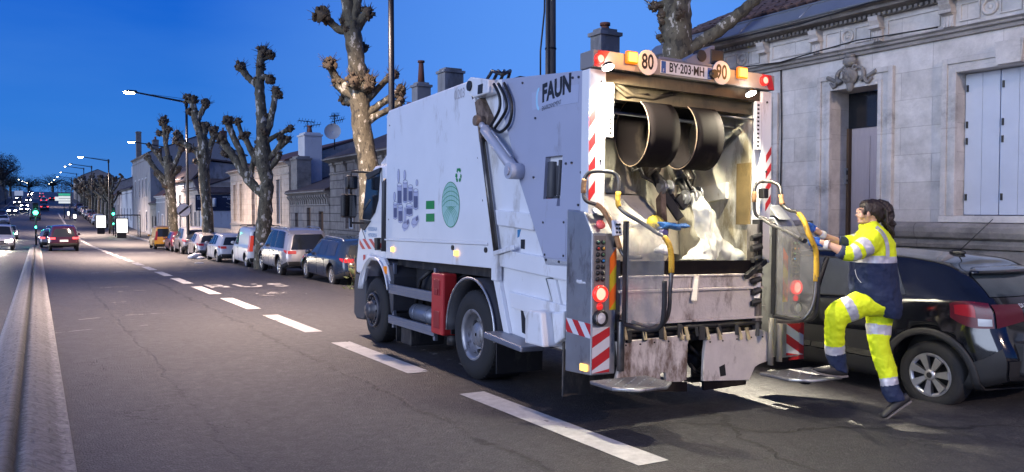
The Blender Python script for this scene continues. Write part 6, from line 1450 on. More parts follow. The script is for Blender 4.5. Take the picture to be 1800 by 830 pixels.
def make_car(name, label, sty, paint, loc, rz, group=None, tailm=None, headm=None, spokes=7, kindr='alloy', rails=False, arches=True, clad=False, detail=True, tailhi=False, nwin=None):
    S = STY[sty]; c = Car(S['st'], S['tail'], S['nose']); T = thing(name, label, 'van' if sty == 'van' else 'car', loc, rz, group)
    w = S['w']; r = S['r']
    if sty not in _bodies or True:
        me = c.body(paint, [(a, w+.03) for a in S['ax']] if arches else (), r+.055)
    link(me, 'body', T)
    for q in S['win'][:nwin]:
        for sg in (1, -1):
            mb = MB(); c.patch(mb, q, sg); mb.build('window', m_glass, T)
    mb = MB(); c.capatch(mb, -.86, .86, S['rear'][0], S['rear'][1], 0, .008, 10, taper=.02); mb.build('rear_window', m_glass, T)
    mb = MB(); a, b_ = S['ws']
    mb.grid(lambda u, v: c.P(lerp(a, b_, v)-.0, lerp(.80, 1.0, 1-abs(2*u-1)) if True else 0, 1 if u >= .5 else -1, .008), 12, 8); mb.build('windscreen', m_glass, T)
    tl, th = (.50, .80) if tailhi else (.36, .445)
    for sg in (1, -1):
        mb = MB(); x0 = c.x0
        if tailhi: c.capatch(mb, sg*.80, sg*.985, .34, .66, 0, .012, 6); c.patch(mb, [(x0, .34), (x0+.10, .34), (x0+.05, .66), (x0, .66)], sg, .012, 6)
        else: c.capatch(mb, sg*.62, sg*.985, tl, th, 0, .012, 6); c.patch(mb, [(x0, tl), (x0+.18, tl+.03), (x0+.22, th-.01), (x0, th)], sg, .012, 6)
        mb.build('tail_lamp', tailm or m_tail, T)
        mb = MB(); x1 = c.x1; c.capatch(mb, sg*.55, sg*.98, .33, .44, 1, .012, 6); c.patch(mb, [(x1-.28, .38), (x1, .33), (x1, .44), (x1-.30, .44)], sg, .012, 6); mb.build('head_lamp', headm or m_headoff, T)
        # mirror
        p = c.P(S['ws'][0]+.12, .50, sg); mb = MB(); mb.ball(p+Vector((.02, sg*.12, .04)), (.07, .10, .075), 12); mb.bar(p, p+Vector((.02, sg*.08, .02)), .06, .03); mb.build('mirror', paint if not clad else m_clad, T)
    mb = MB(); c.capatch(mb, -.30, .30, .27, .34, 0, .016, 4); mb.build('number_plate', m_plate, T)
    mb = MB(); c.capatch(mb, -.98, .98, .08, .20, 0, .010, 10); 
    for sg in (1, -1): c.patch(mb, [(c.x0, .07), (S['ax'][0]-r-.07, .07), (S['ax'][0]-r-.06, .17), (c.x0, .20)], sg, .008, 6); 
    c.capatch(mb, -.7, .7, .12, .26, 1, .012, 8); c.capatch(mb, -.5, .5, .30, .40, 1, .010, 6)
    build_each(mb, 'bumper_trim', m_clad, T)
    mb = MB()
    for sg in (1, -1):
        for x in ((.0, S['win'][0][0][0]-.06) if sty != 'van' else (.02,)): mb.tube([c.P(x, t, sg, .002) for t in [.14+.05*k for k in range(7)]], .005, 4)
        mb.tube([c.P(S['ws'][0]+.28, t, sg, .002) for t in [.14+.05*k for k in range(7)]], .005, 4)
        for x in (.12, S['win'][0][0][0]+.05): p = c.P(x, .38, sg, .012); mb.bar(p-Vector((.08, 0, 0)), p+Vector((.08, 0, 0)), .02, .018)
    mb.build('door_seam', m_clad, T)
    if rails:
        mb = MB()
        for sg in (1, -1): mb.tube([c.P(x, .83, sg, .0)+Vector((0, 0, .05 if 0 < i < 8 else -.01)) for i, x in enumerate([lerp(c.x0+.5, .35, k/8) for k in range(9)])], .018, 6)
        build_each(mb, 'roof_rail', m_alloy, T)
    for ax in S['ax']:
        for sg in (1, -1): carwheel(T, ax, sg*w, r, .2, sg, spokes, kindr, detail)
    return T
_bodies = {}
p_black = paintm('black', (.005, .006, .009), .12); p_navy = paintm('navy', (.008, .016, .035)); p_silver = paintm('silver', (.40, .39, .39), .28, .5); p_white = paintm('white', (.60, .61, .63), .3); p_whited = paintm('dull_white', (.50, .50, .52), .35)
p_grey = paintm('grey', (.25, .245, .25), .28, .5); p_beige = paintm('warm_silver', (.34, .32, .32), .28, .4); p_yellow = paintm('yellow', (.62, .30, .02), .35); p_red = paintm('dark_red', (.10, .018, .02), .3); p_charc = paintm('charcoal', (.05, .012, .022), .22, .2)
def at(x, y): return (x, y, g(x, y))
def face(o, y, rev=False):
    s = (lon(y+1)-lon(y-1))/2; o.rotation_mode = 'XYZ'
    M_ = Matrix.Rotation(-math.atan(s), 3, Vector((1, 0, 0))) @ Matrix.Rotation(o.rotation_euler.z, 3, 'Z'); o.rotation_euler = M_.to_euler(); return o
UP = PI/2      # cars point along +x; this turns them up the street
PARK = 'cars parked along the right kerb'
w1, w2 = gnd(579, 500), gnd(530, 492)
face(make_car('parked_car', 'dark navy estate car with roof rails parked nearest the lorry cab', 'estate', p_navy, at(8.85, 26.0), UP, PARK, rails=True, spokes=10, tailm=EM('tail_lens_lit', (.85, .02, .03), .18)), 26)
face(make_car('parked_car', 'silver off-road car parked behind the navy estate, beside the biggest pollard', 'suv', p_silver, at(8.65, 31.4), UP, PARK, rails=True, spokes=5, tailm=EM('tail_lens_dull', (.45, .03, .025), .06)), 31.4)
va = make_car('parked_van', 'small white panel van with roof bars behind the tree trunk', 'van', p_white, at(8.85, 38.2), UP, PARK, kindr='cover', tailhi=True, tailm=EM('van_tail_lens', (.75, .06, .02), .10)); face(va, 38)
mb = MB()
for x in (-1.2, .1): mb.tube([(x, -.75, 1.84), (x, -.7, 1.90), (x, .7, 1.90), (x, .75, 1.84)], .02, 6)
mb.build('roof_bar', m_black, va)
mb = MB(); mb.box(-1.0, -1.9, .862, .868, .32, .36); mb.build('trim_strip', m_clad, va)
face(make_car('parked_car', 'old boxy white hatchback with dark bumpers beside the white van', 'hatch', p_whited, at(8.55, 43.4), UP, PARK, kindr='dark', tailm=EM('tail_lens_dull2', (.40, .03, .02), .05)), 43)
face(make_car('parked_car', 'warm silver hatchback parked in front of the second tree', 'hatch', p_beige, at(8.65, 50.3), UP, PARK, kindr='cover'), 50)
face(make_car('parked_car', 'pale grey compact car next to the round road sign', 'suv', p_grey, at(8.85, 56.6), UP, PARK, spokes=5), 56)
face(make_car('parked_car', 'dark red car half hidden by the yellow van', 'hatch', p_red, at(8.9, 62.3), UP, PARK, kindr='dark'), 62)
face(make_car('parked_van', 'yellow postal style panel van at the far end of the near row', 'van', p_yellow, at(8.65, 69.3), UP, PARK, kindr='dark', tailhi=True), 69)
# far row of parked cars under the distant pollards, and the traffic
FAR = 'small parked cars under the far pollards'
cols = [p_grey, p_white, p_charc, p_red, p_beige, p_navy, p_silver]
proto = None
for i in range(12):
    y = 142+i*7.5; nm = ['grey', 'white', 'charcoal', 'dark red', 'warm silver', 'navy', 'silver'][i % 7]
    face(make_car('far_parked_car', '%s small car parked %s' % (nm, ['nearest the lit panel under the far pollards', 'second along the far kerb', 'third along the far kerb', 'fourth along the far kerb', 'fifth along the far kerb', 'sixth along the far kerb', 'seventh along the far kerb', 'eighth along the far kerb', 'ninth along the far kerb', 'tenth along the far kerb', 'last but one on the far kerb', 'at the end of the far row'][i]), ('hatch', 'suv', 'estate')[i % 3], cols[i % 7], at(8.7, y), UP+(.0), FAR, kindr='dark', arches=False, detail=False), y)
def traffic(lab, sty, paint, x, y, onc, **k):
    t = make_car('moving_car', lab, sty, paint, at(x, y), -UP if onc else UP, 'traffic on the avenue', tailm=None if onc else m_tailon, headm=m_head if onc else None, arches=y < 90, detail=y < 90, **k)
    if onc and y < 110: lamp('headlight_beam', 'SPOT', (S_len[sty]+.1, 0, .75), 500, (1, .90, .72), t, .2, (S_len[sty]+14, 0, -.3), 100, .8)
    face(t, y); return t
S_len = {'suv': 2.3, 'hatch': 2.0, 'estate': 2.4}
traffic('dark plum crossover with glowing tail lamps driving away in the left lane', 'suv', p_charc, 1.55, 64.5, False)
traffic('dark car with red tail lamps just ahead of the plum crossover', 'hatch', p_grey, .95, 74, False)
traffic('third car in the line driving away, pale roof above the others', 'hatch', p_white, 1.35, 83, False)
traffic('dark saloon leading the line of cars driving away', 'estate', p_navy, 1.5, 98, False)
traffic('white crossover with headlamps on, nearest oncoming car at the left edge', 'suv', p_white, -2.35, 68.5, True)
traffic('grey oncoming car with bright headlamps behind the white crossover', 'hatch', p_grey, -2.6, 101, True)
for i, (x, y, onc) in enumerate(((-2.4, 205, True), (-2.6, 232, True), (-4.7, 262, True), (-2.3, 300, True), (1.5, 215, False), (1.8, 280, False), (-5.4, 330, True), (1.6, 350, False), (-2.5, 395, True), (-4.4, 196, True), (4.6, 320, False), (-2.2, 460, True), (1.9, 430, False))):
    traffic('distant oncoming car with bright headlamps among the lights far up the hill' if onc else 'distant car with red lamps climbing the hill far ahead', ('hatch', 'estate', 'suv')[i % 3], cols[(i*3) % 7], x, y, onc)
t = make_car('parked_car', 'white car parked on the far left pavement side', 'hatch', p_white, at(-4.6, 150), -UP, None, arches=False, detail=False); face(t, 150)
t = make_car('parked_car', 'dark car parked at the left edge behind the white crossover', 'hatch', p_charc, at(-5.6, 175), -UP, None, arches=False, detail=False, tailm=m_tailon); face(t, 175)
t = make_car('green_moving_van', 'dark green van in the middle of the junction', 'van', paintm('green', (.01, .06, .045)), at(-.3, 165), UP, None, arches=False, detail=False); face(t, 175)

# the black hatchback at the right edge, with plastic arches and a pale alloy wheel
def near_hatch():
    st = [(-1.94, .36, 1.05, 1.33, .76, .78, .62), (-1.72, .25, 1.06, 1.375, .83, .84, .63), (-1.2, .20, 1.03, 1.41, .865, .86, .64), (-.5, .19, .975, 1.44, .87, .865, .63), (.1, .19, .935, 1.44, .87, .865, .635), (.55, .19, .915, 1.40, .87, .86, .61), (1.05, .19, .90, 1.07, .865, .85, .72), (1.25, .20, .885, .98, .855, .83, .74), (1.65, .23, .82, .91, .83, .78, .68), (1.98, .32, .70, .79, .70, .64, .58)]
    tail = [(.2, .14), (.40, .0), (.55, -.02), (.68, .02), (.80, .08), (.98, .11), (1.08, .20), (1.36, .62)]
    nose = [(.2, 0), (.45, 0), (.75, .1), (1.2, .3)]
    c = Car(st, tail, nose, .10); r = .318
    q = gnd(1632, 706); axr = -1.30; K = 1.11; X = q.x+.865*K; Y = q.y+1.30*K
    T = thing('black_hatchback', 'black hatchback with plastic wheel arches parked by the stone house behind the worker', 'car', at(X, Y), UP); face(T, Y); T.scale = (K, K, K)
    link(c.body(p_black, [(axr, .87), (1.24, .87)], r+.075, 64, 34), 'body', T)
    W = [[(-.72, .478), (-.02, .478), (.0, .735), (-.66, .735)], [(.04, .478), (.84, .478), (.42, .735), (.06, .735)], [(-1.02, .50), (-.78, .478), (-.71, .735), (-.80, .735)]]
    for q_ in W:
        for sg in (1, -1):
            mb = MB(); c.patch(mb, q_, sg, .006, 10); mb.build('window', M('side_glass', (.075, .085, .10), .05, var=.1), T)
    m_rw = M('rear_glass', (.022, .034, .045), .06, var=.05)
    mb = MB(); c.capatch(mb, -.93, .93, .535, .775, 0, .010, 14, taper=.03); mb.build('rear_window', m_rw, T)
    mb = MB(); mb.grid(lambda u, v: c.P(lerp(.6, 1.18, v), lerp(.80, 1., 1-abs(2*u-1)), 1 if u >= .5 else -1, .008), 12, 8); mb.build('windscreen', m_glass, T)
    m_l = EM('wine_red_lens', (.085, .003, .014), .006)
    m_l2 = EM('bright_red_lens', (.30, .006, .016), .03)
    for sg in (1, -1):
        mb = MB(); x0 = c.x0
        f = lambda u, v: (lerp(x0, x0+.40, u), lerp(.335+.03*u**3, .452-.035*u**3, v))
        mb.grid(lambda u, v: c.P(*f(u, v), sg, .016), 10, 8); mb.grid(lambda u, v: c.cap(sg*lerp(.58, 1., u), lerp(.335+.02*(1-u), .452-.01*(1-u), v), 0, .016), 8, 8); tl = mb.build('tail_lamp', m_l, T)
        mb = MB(); mb.grid(lambda u, v: c.P(*f(.38+.5*u, .28+.46*v), sg, .020), 8, 6); mb.build('tail_lens', m_l2, tl)
        mb = MB(); mb.grid(lambda u, v: c.P(*f(.04+.3*u, .06+.2*v), sg, .020), 6, 4); mb.build('clear_lens', m_headoff, tl)
        # plastic arch rings and sill cladding
        for ax in (axr, 1.24):
            mb = MB(); n = 26; R0 = r+.078
            def ring(u, v):
                a = R(-14)+R(208)*u; rr = R0+.065*v; x, z = ax+math.cos(a)*rr, r*.98+math.sin(a)*rr
                z = max(z, .2); lo, hi = 0., .46
                for _ in range(18):
                    m = (lo+hi)/2
                    if c.prof(x, m)[1] < z: lo = m
                    else: hi = m
                p = c.P(x, lo, sg, .012); return Vector((x, p.y, z))
            mb.grid(ring, n, 3); o = mb.build('arch_trim', m_clad, T); md = o.modifiers.new('s', 'SOLIDIFY'); md.thickness = .014; md.offset = 1
        mb = MB(); c.patch(mb, [(axr+r+.09, .05), (1.24-r-.09, .05), (1.24-r-.09, .19), (axr+r+.09, .19)], sg, .014, 12)
        c.patch(mb, [(axr+r+.28, .225), (1.24-r-.32, .225), (1.24-r-.34, .305), (axr+r+.32, .305)], sg, .018, 12); mb.build('side_cladding', m_clad, T)
        mb = MB()
        c.patch(mb, [(x0, .08), (x0+.30, .08), (x0+.26, .22), (x0, .26)], sg, .012, 8); mb.build('bumper_corner', m_clad, T)
        mb = MB(); p = c.P(.68, .51, sg); mb.ball(p+Vector((.04, sg*.14, .06)), (.08, .11, .08), 16); mb.bar(p, p+Vector((.03, sg*.1, .03)), .08, .04); mb.build('mirror', m_clad, T)
        mb = MB()
        for x in (-.36, .40): p = c.P(x, .395, sg, .02); mb.bar(p-Vector((.10, 0, 0)), p+Vector((.10, 0, .005)), .022, .026)
        mb.build('door_handle', p_black, T, .006)
        mb = MB()
        for xs in ([(.03, .44), (.03, .22), (.05, .12)], [(-.75, .46), (-.78, .36), (-.80, .25), (-.70, .13)], [(.93, .46), (.92, .25), (.88, .12)]): mb.tube([c.P(x, t, sg, .002) for x, t in xs], .006, 4)
        mb.tube([c.P(lerp(-.98, .86, k/16), .470, sg, .008) for k in range(17)], .008, 5)
        mb.tube([c.P(lerp(-.78, .44, k/12), .742, sg, .006) for k in range(13)], .007, 5)
        for x, t0, t1 in ((.02, .475, .735), (-.75, .475, .735)): mb.tube([c.P(x, lerp(t0, t1, k/5), sg, .010) for k in range(6)], .02, 6)
        mb.build('door_seam', m_clad, T)
        mb = MB()
        mb.tube([c.P(lerp(x0+.05, .35, k/14), .815, sg, .004) for k in range(15)], .006, 5); mb.build('roof_seam', m_clad, T)
    # spoiler, aerial, wiper, bumper, plate
    mb = MB(); mb.grid(lambda u, v: c.cap(lerp(-.96, .96, u), lerp(.80, .90, v), 0, .07*(1-v)+.005)+Vector((.0, 0, .012)), 14, 5); sp = mb.build('roof_spoiler', p_black, T); md = sp.modifiers.new('s', 'SOLIDIFY'); md.thickness = .03; md.offset = -1
    mb = MB(); mb.grid(lambda u, v: c.cap(lerp(-.22, .22, u), lerp(.80, .815, v), 0, .078)+Vector((0, 0, .008)), 6, 2); mb.build('brake_lamp', m_l, T)
    p = c.P(-1.05, 1., 1); mb = MB(); mb.ball(p+Vector((0, 0, .01)), (.09, .03, .03), 12); mb.tube([p+Vector((-.02, 0, .03)), p+Vector((-.34, .0, .36))], [.007, .004], 6); mb.build('aerial', m_black, T)
    mb = MB(); a, b_ = c.cap(.05, .545, 0, .02), c.cap(-.62, .56, 0, .02); mb.tube([a, a.lerp(b_, .5)+Vector((-.015, 0, .02)), b_], .012, 6); mb.ball(a, .03, 8); mb.build('wiper', m_black, T)
    mb = MB(); mb.grid(lambda u, v: c.cap(lerp(-.99, .99, u), lerp(.055, .20, v), 0, .014), 14, 5); mb.build('bumper', m_clad, T)
    mb = MB()
    for sg in (1, -1): 
        q0 = c.cap(sg*.66, .235, 0, .03); mb.box(q0.x-.02, q0.x+.16, q0.y-.12, q0.y+.12, q0.z-.20, q0.z+.10)
    mb.build('bumper_horn', m_clad, T, .035)
    mb = MB(); mb.grid(lambda u, v: c.cap(lerp(-.31, .31, u), lerp(.30, .365, v), 0, .02), 6, 2); pl = mb.build('number_plate', m_plate, T)
    mb = MB(); mb.grid(lambda u, v: c.cap(lerp(.27, .31, u), lerp(.30, .365, v), 0, .022), 2, 2); mb.build('plate_band', M('plate_blue', (.03, .09, .30), .4), pl)
    q0 = c.cap(.56, .425, 0, .014); mb = MB(); q1 = c.cap(.40, .425, 0, .014); d = (q1-q0).normalized()
    z1 = c.cap(.5, .46, 0, .014)-c.cap(.5, .42, 0, .014); z1.normalize()
    mb.text('DLM', .062, lambda a, b_, dd: tuple(q0+d*(a+.04)+z1*b_+Vector((-.004, 0, 0))), bold=.002, sx=1.0); mb.text('auto', .03, lambda a, b_, dd: tuple(q0+d*(a+.055)+z1*(b_-.05)+Vector((-.004, 0, 0)))); mb.build('dealer_lettering', M('pale_lettering', (.55, .56, .58), .4), T)
    for ax in (axr, 1.24):
        for sg in (1, -1): carwheel(T, ax, sg*.862, r, .205, sg, 7)
    mb = MB(); mb.ball((.35, .33, .92), (.16, .25, .10), 14); mb.build('dashboard', m_clad, T)
    return T
near_hatch()
# ------------------------------------------------------------------ trees
def bark(name, c1, c2, c3):
    m = bpy.data.materials.new(name); m.use_nodes = True; nt = m.node_tree; b = nt.nodes['Principled BSDF']; lk = nt.links.new
    tc = nd(nt, 'ShaderNodeTexCoord'); mp = nd(nt, 'ShaderNodeMapping'); mp.inputs['Scale'].default_value = (1, 1, .5); lk(tc.outputs['Object'], mp.inputs[0])
    n = nd(nt, 'ShaderNodeTexNoise'); n.inputs['Scale'].default_value = 5.5; n.inputs['Detail'].default_value = 7; n.inputs['Roughness'].default_value = .62; lk(mp.outputs[0], n.inputs['Vector'])
    n2 = nd(nt, 'ShaderNodeTexNoise'); n2.inputs['Scale'].default_value = 16; n2.inputs['Detail'].default_value = 5; lk(mp.outputs[0], n2.inputs['Vector'])
    r = nd(nt, 'ShaderNodeValToRGB'); r.color_ramp.interpolation = 'LINEAR'
    e = r.color_ramp.elements; e[0].position = .40; e[0].color = (*c3, 1); e[1].position = .66; e[1].color = (*c1, 1)
    for p, c in ((.45, c2), (.58, c2), (.605, c1)): q = e.new(p); q.color = (*c, 1)
    lk(n.outputs[0], r.inputs[0])
    mx = nd(nt, 'ShaderNodeMix', data_type='RGBA', blend_type='MULTIPLY'); mx.inputs[0].default_value = .6; lk(r.outputs[0], mx.inputs[6])
    mr = nd(nt, 'ShaderNodeMapRange'); mr.inputs[1].default_value = .3; mr.inputs[2].default_value = .7; mr.inputs[3].default_value = .45; mr.inputs[4].default_value = 1.3; lk(n2.outputs[0], mr.inputs[0]); lk(mr.outputs[0], mx.inputs[7])
    lk(mx.outputs[2], b.inputs['Base Color']); b.inputs['Roughness'].default_value = .85
    bp = nd(nt, 'ShaderNodeBump'); bp.inputs['Strength'].default_value = .7; bp.inputs['Distance'].default_value = .03; lk(n2.outputs[0], bp.inputs['Height']); lk(bp.outputs[0], b.inputs['Normal'])
    return m
m_bark = bark('plane_bark', (.50, .47, .40), (.12, .105, .07), (.045, .04, .03)); m_knob = M('pollard_knuckle', (.10, .075, .05), .9, var=.4, scale=6, bump=.8, bscale=18)
def smr(pts, n=5):
    """smooth path through (place, radius)"""
    P = [Vector((*p, r)) for p, r in pts]; out = []
    for i in range(len(P)-1):
        a = P[max(i-1, 0)]; b_ = P[i]; c = P[i+1]; d = P[min(i+2, len(P)-1)]
        for j in range(n):
            t = j/n; out.append(.5*((2*b_)+(c-a)*t+(2*a-5*b_+4*c-d)*t*t+(3*b_-a-3*c+d)*t**3))
    out.append(P[-1]); return [q.xyz for q in out], [max(.01, q.w) for q in out]
def knob(mb, p, r, seed, d=Vector((0, 0, 1))):
    rnd = random.Random(seed); p = Vector(p); r *= .9
    mb.ball(p, (r*.72, r*.72, r*.8), 12, wob=.4, ws=2.6/r, m=1)
    for k in range(17):
        v = Vector((rnd.gauss(0, 1), rnd.gauss(0, 1), rnd.gauss(.25, 1))).normalized()
        mb.ball(p+v*r*rnd.uniform(.55, .95), r*rnd.uniform(.16, .40), 7, wob=.5, ws=5/r, m=1)
    for k in range(16):
        v = (Vector((rnd.gauss(0, 1), rnd.gauss(0, 1), rnd.gauss(.4, .8))).normalized()); mb.tube([p+v*r*.7, p+v*r*(1.2+rnd.random()*.6)+Vector((0, 0, .06))], [r*.06, r*.02], 4, m=1)
def pollard(label, D0, base, trunk, limbs, group='pollarded plane trees along the kerb', deep=0.):
    """trunk and limbs measured as (px, py, radius m[, depth shift]) at one distance along the view"""
    def at_(q): 
        d = D0+(q[3] if len(q) > 3 else 0); return onD(q[0], q[1], d), q[2]*.88
    b0 = at_(base)[0]; gz = g(b0.x, b0.y)
    T = thing('plane_tree', label, 'tree', (b0.x, b0.y, gz), group=group)
    tp = [at_(q) for q in trunk]; tp = [(Vector((tp[0][0].x, tp[0][0].y, gz-.1)), tp[0][1]*1.25)]+tp
    P, rr = smr(tp, 6); mb = MB(); mb.tube(P, rr, 18, wob=.10); tr = wb(mb, 'trunk', m_bark, T)
    mb = MB(); sd = int(b0.y*10)
    for i, l in enumerate(limbs):
        kn = l[-1]; lp = [at_(q) for q in l[:-1]]; P, rr = smr(lp, 5); mb.tube(P, rr, 10, wob=.16)
        if kn: knob(mb, P[-1], kn, sd+i)
    # odd knuckles on the stem
    rnd = random.Random(sd)
    for k in range(5):
        i = rnd.randrange(len(tp)//2, len(tp)); q, r_ = tp[i]; a = rnd.random()*6.28; knob(mb, q+Vector((math.cos(a)*r_, math.sin(a)*r_, rnd.uniform(-.3, .3))), r_*.45, sd+50+k)
    wb(mb, 'crown', [m_bark, m_knob], T)
    return T
def dep(y, x=8.8): return Vector((x, y, 0)).dot(Vector((_F.x, _F.y, 0)))
D = dep(23.5, 8.9)
pollard('big pale barked pollard rising behind the lorry cab and the tall black pole', D, (652, 452, .3), [(650, 420, .36), (648, 300, .36), (636, 230, .34), (632, 170, .34), (628, 120, .31), (622, 70, .30), (616, 40, .30)],
    [[(612, 50, .22), (596, 52, .15), (578, 36, .13), (565, 28, .15, -.2), .30], [(620, 60, .22), (635, 36, .18), (646, 22, .16), .26], [(616, 45, .26), (612, 20, .24), (610, -40, .2), (608, -110, .15), .3], [(622, 40, .2), (632, -20, .16), (645, -80, .13), .28],
     [(626, 160, .2), (602, 148, .16), (590, 136, .15), (578, 112, .15, -.3), .26], [(624, 170, .18), (604, 160, .15), (592, 146, .16), .22], [(628, 175, .2), (610, 178, .16, .4), (606, 176, .16, .5), .24], [(640, 178, .18), (660, 160, .12), (680, 140, .11), (690, 132, .14), .24],
     [(640, 205, .2), (662, 188, .14), (686, 172, .13), (706, 160, .14), .24], [(640, 215, .18), (668, 200, .12), (690, 190, .11), (704, 178, .12), .2], [(630, 160, .2), (622, 142, .24, -.4), .28], [(638, 160, .2), (648, 145, .24, -.4), .30], [(640, 90, .1, .3), (640, 84, .12, .4), .18]])
D = dep(34.6, 8.6)
pollard('dark pollard with many knuckled limbs beside the white panel van', D, (465, 440, .3), [(462, 420, .38), (466, 370, .34), (469, 320, .32), (464, 290, .36), (462, 240, .30), (460, 200, .26), (457, 170, .24), (456, 140, .22)],
    [[(456, 145, .2), (458, 110, .2), (462, 92, .24), .34], [(460, 105, .14), (476, 98, .12), .24], [(458, 120, .2), (458, 116, .25), .26], [(455, 150, .18), (442, 142, .16), (430, 128, .17), (424, 118, .2), .30], [(455, 140, .18), (466, 136, .16), (474, 140, .16), .26],
     [(462, 250, .2), (474, 220, .16), (480, 190, .15), (485, 160, .16), .24], [(478, 172, .1), (490, 168, .14), .2], [(466, 260, .16), (470, 230, .13), (468, 205, .12), .16], [(466, 250, .16), (490, 236, .10), (510, 226, .12), .2],
     [(472, 280, .18), (488, 262, .13), (496, 245, .16), .26], [(490, 262, .1), (506, 246, .13), .2], [(470, 300, .18), (486, 282, .13), (490, 272, .14), .2], [(462, 340, .26), (440, 320, .22), (420, 290, .2), (402, 264, .2), (391, 248, .2), .28], [(414, 278, .14), (398, 270, .16), .24],
     [(440, 316, .2), (432, 300, .18), (424, 270, .17), (408, 235, .16), (400, 214, .18), .30], [(455, 290, .18), (440, 262, .15), (430, 240, .16), .28], [(426, 240, .1), (418, 214, .10), .2], [(440, 310, .14), (446, 280, .12), (452, 262, .12), .18], [(462, 235, .1, -.4), (466, 232, .14, -.5), .2]])
D = dep(49.6, 8.7)
pollard('slim dark pollard in front of the pale gabled building', D, (366, 420, .3), [(366, 404, .38), (362, 350, .36), (358, 300, .36), (360, 270, .40), (354, 240, .30), (346, 215, .28), (342, 195, .26)],
    [[(343, 198, .2), (338, 182, .22), (330, 172, .26), .34], [(340, 185, .15), (340, 176, .2), .34], [(348, 210, .2), (356, 194, .18), (362, 182, .24), .34], [(340, 200, .12), (334, 196, .16), .3], [(356, 250, .2), (360, 232, .2), (359, 222, .24), .34], [(366, 268, .2), (374, 245, .18), (376, 230, .22), .36],
     [(356, 275, .22), (340, 262, .2), (322, 252, .2), (312, 248, .26), .40], [(325, 255, .16), (312, 236, .2), .3], [(352, 282, .16), (344, 268, .14), (338, 262, .2), .28], [(372, 252, .1), (380, 238, .16), .26], [(356, 292, .14), (344, 284, .12), .2]])
D = dep(63.5, 9.0)
pollard('brown pollard beside the yellow van with lamp lit limbs reaching left', D, (306, 430, .3), [(305, 412, .38), (303, 370, .38), (299, 330, .42), (298, 300, .40), (295, 275, .34)],
    [[(296, 280, .2), (291, 250, .18), (289, 228, .2), (288, 214, .28), .44], [(290, 240, .14), (280, 234, .18), .3], [(290, 262, .14), (294, 240, .14), (296, 228, .16), .3], [(296, 300, .2), (285, 285, .17), (275, 270, .16), (262, 256, .16), .22], [(284, 282, .12), (280, 266, .16), .26], [(294, 318, .2), (280, 305, .2), (268, 290, .2), (260, 278, .22), .28],
     [(294, 326, .16), (282, 316, .16), (276, 306, .2), .28], [(302, 300, .2), (312, 278, .18), (320, 260, .2), .34], [(304, 310, .16), (314, 298, .2), .3], [(294, 332, .14), (288, 326, .15), .22]])
# the trunk behind the tail of the lorry, its crown out of sight above
D = dep(11.9, 9.35)
T = pollard('thick mottled plane trunk with a forked limb behind the lorry tail', D, (1192, 330, .3), [(1192, 300, .29), (1192, 160, .29), (1190, 90, .30), (1190, 50, .31), (1190, 10, .30), (1186, -60, .26), (1184, -130, .22)],
    [[(1198, 96, .20), (1230, 76, .135), (1268, 50, .13), (1300, 24, .13), (1335, -10, .13), (1370, -60, .12), .2], [(1184, -40, .2), (1160, -120, .14), .22], [(1188, 0, .2), (1215, -60, .16), (1230, -140, .13), .22], [(1172, 6, .10), (1160, 8, .07), (1150, 12, .10), .12], [(1170, 30, .08), (1164, 22, .1), .12], [(1166, 72, .06), (1162, 68, .08), .10], [(1152, 12, .03), (1136, 2, .012), (1124, -6, .01), 0]])
# far pollards as a row of their own
def far_pollard(y, x, h, seed, lab):
    rnd = random.Random(seed); T = thing('plane_tree', lab, 'tree', at(x, y), group='small pollards in the far row')
    mb = MB(); P, rr = smr([((0, 0, -.1), .34), ((0, 0, 1.5), .26), ((.1, .05, h*.45), .26), ((.05, 0, h*.7), .2)], 4); mb.tube(P, rr, 10, wob=.12); mb.build('trunk', m_bark, T); mb = MB()
    for k in range(11):
        a = rnd.random()*6.28; z0 = h*rnd.uniform(.4, .7); L_ = rnd.uniform(.8, 2.0); z1 = z0+rnd.uniform(.8, 2.4)*(h/8)
        P, rr = smr([((0, 0, z0), .18), ((math.cos(a)*L_*.55, math.sin(a)*L_*.55, z0+(z1-z0)*.4), .13), ((math.cos(a)*L_, math.sin(a)*L_, z1), .13)], 3); mb.tube(P, rr, 7); p = Vector(P[-1]); mb.ball(p, rnd.uniform(.24, .4), 8, wob=.35, ws=4, m=1)
        for q in range(3): mb.ball(p+Vector((rnd.gauss(0, .2), rnd.gauss(0, .2), rnd.gauss(.1, .2))), .2, 6, m=1)
    mb.build('crown', [m_bark, m_knob], T); return T
for i in range(11):
    far_pollard(134+i*9.5, 9.6, 9.0-.1*i, 20+i, ['first knuckled pollard of the far row, next to the lit panel', 'second knuckled pollard of the far row', 'third knuckled pollard of the far row', 'fourth knuckled pollard of the far row', 'fifth knuckled pollard of the far row', 'sixth knuckled pollard of the far row', 'seventh knuckled pollard of the far row', 'eighth knuckled pollard of the far row', 'ninth knuckled pollard of the far row', 'tenth knuckled pollard of the far row', 'last knuckled pollard of the far row, highest up the hill'][i])
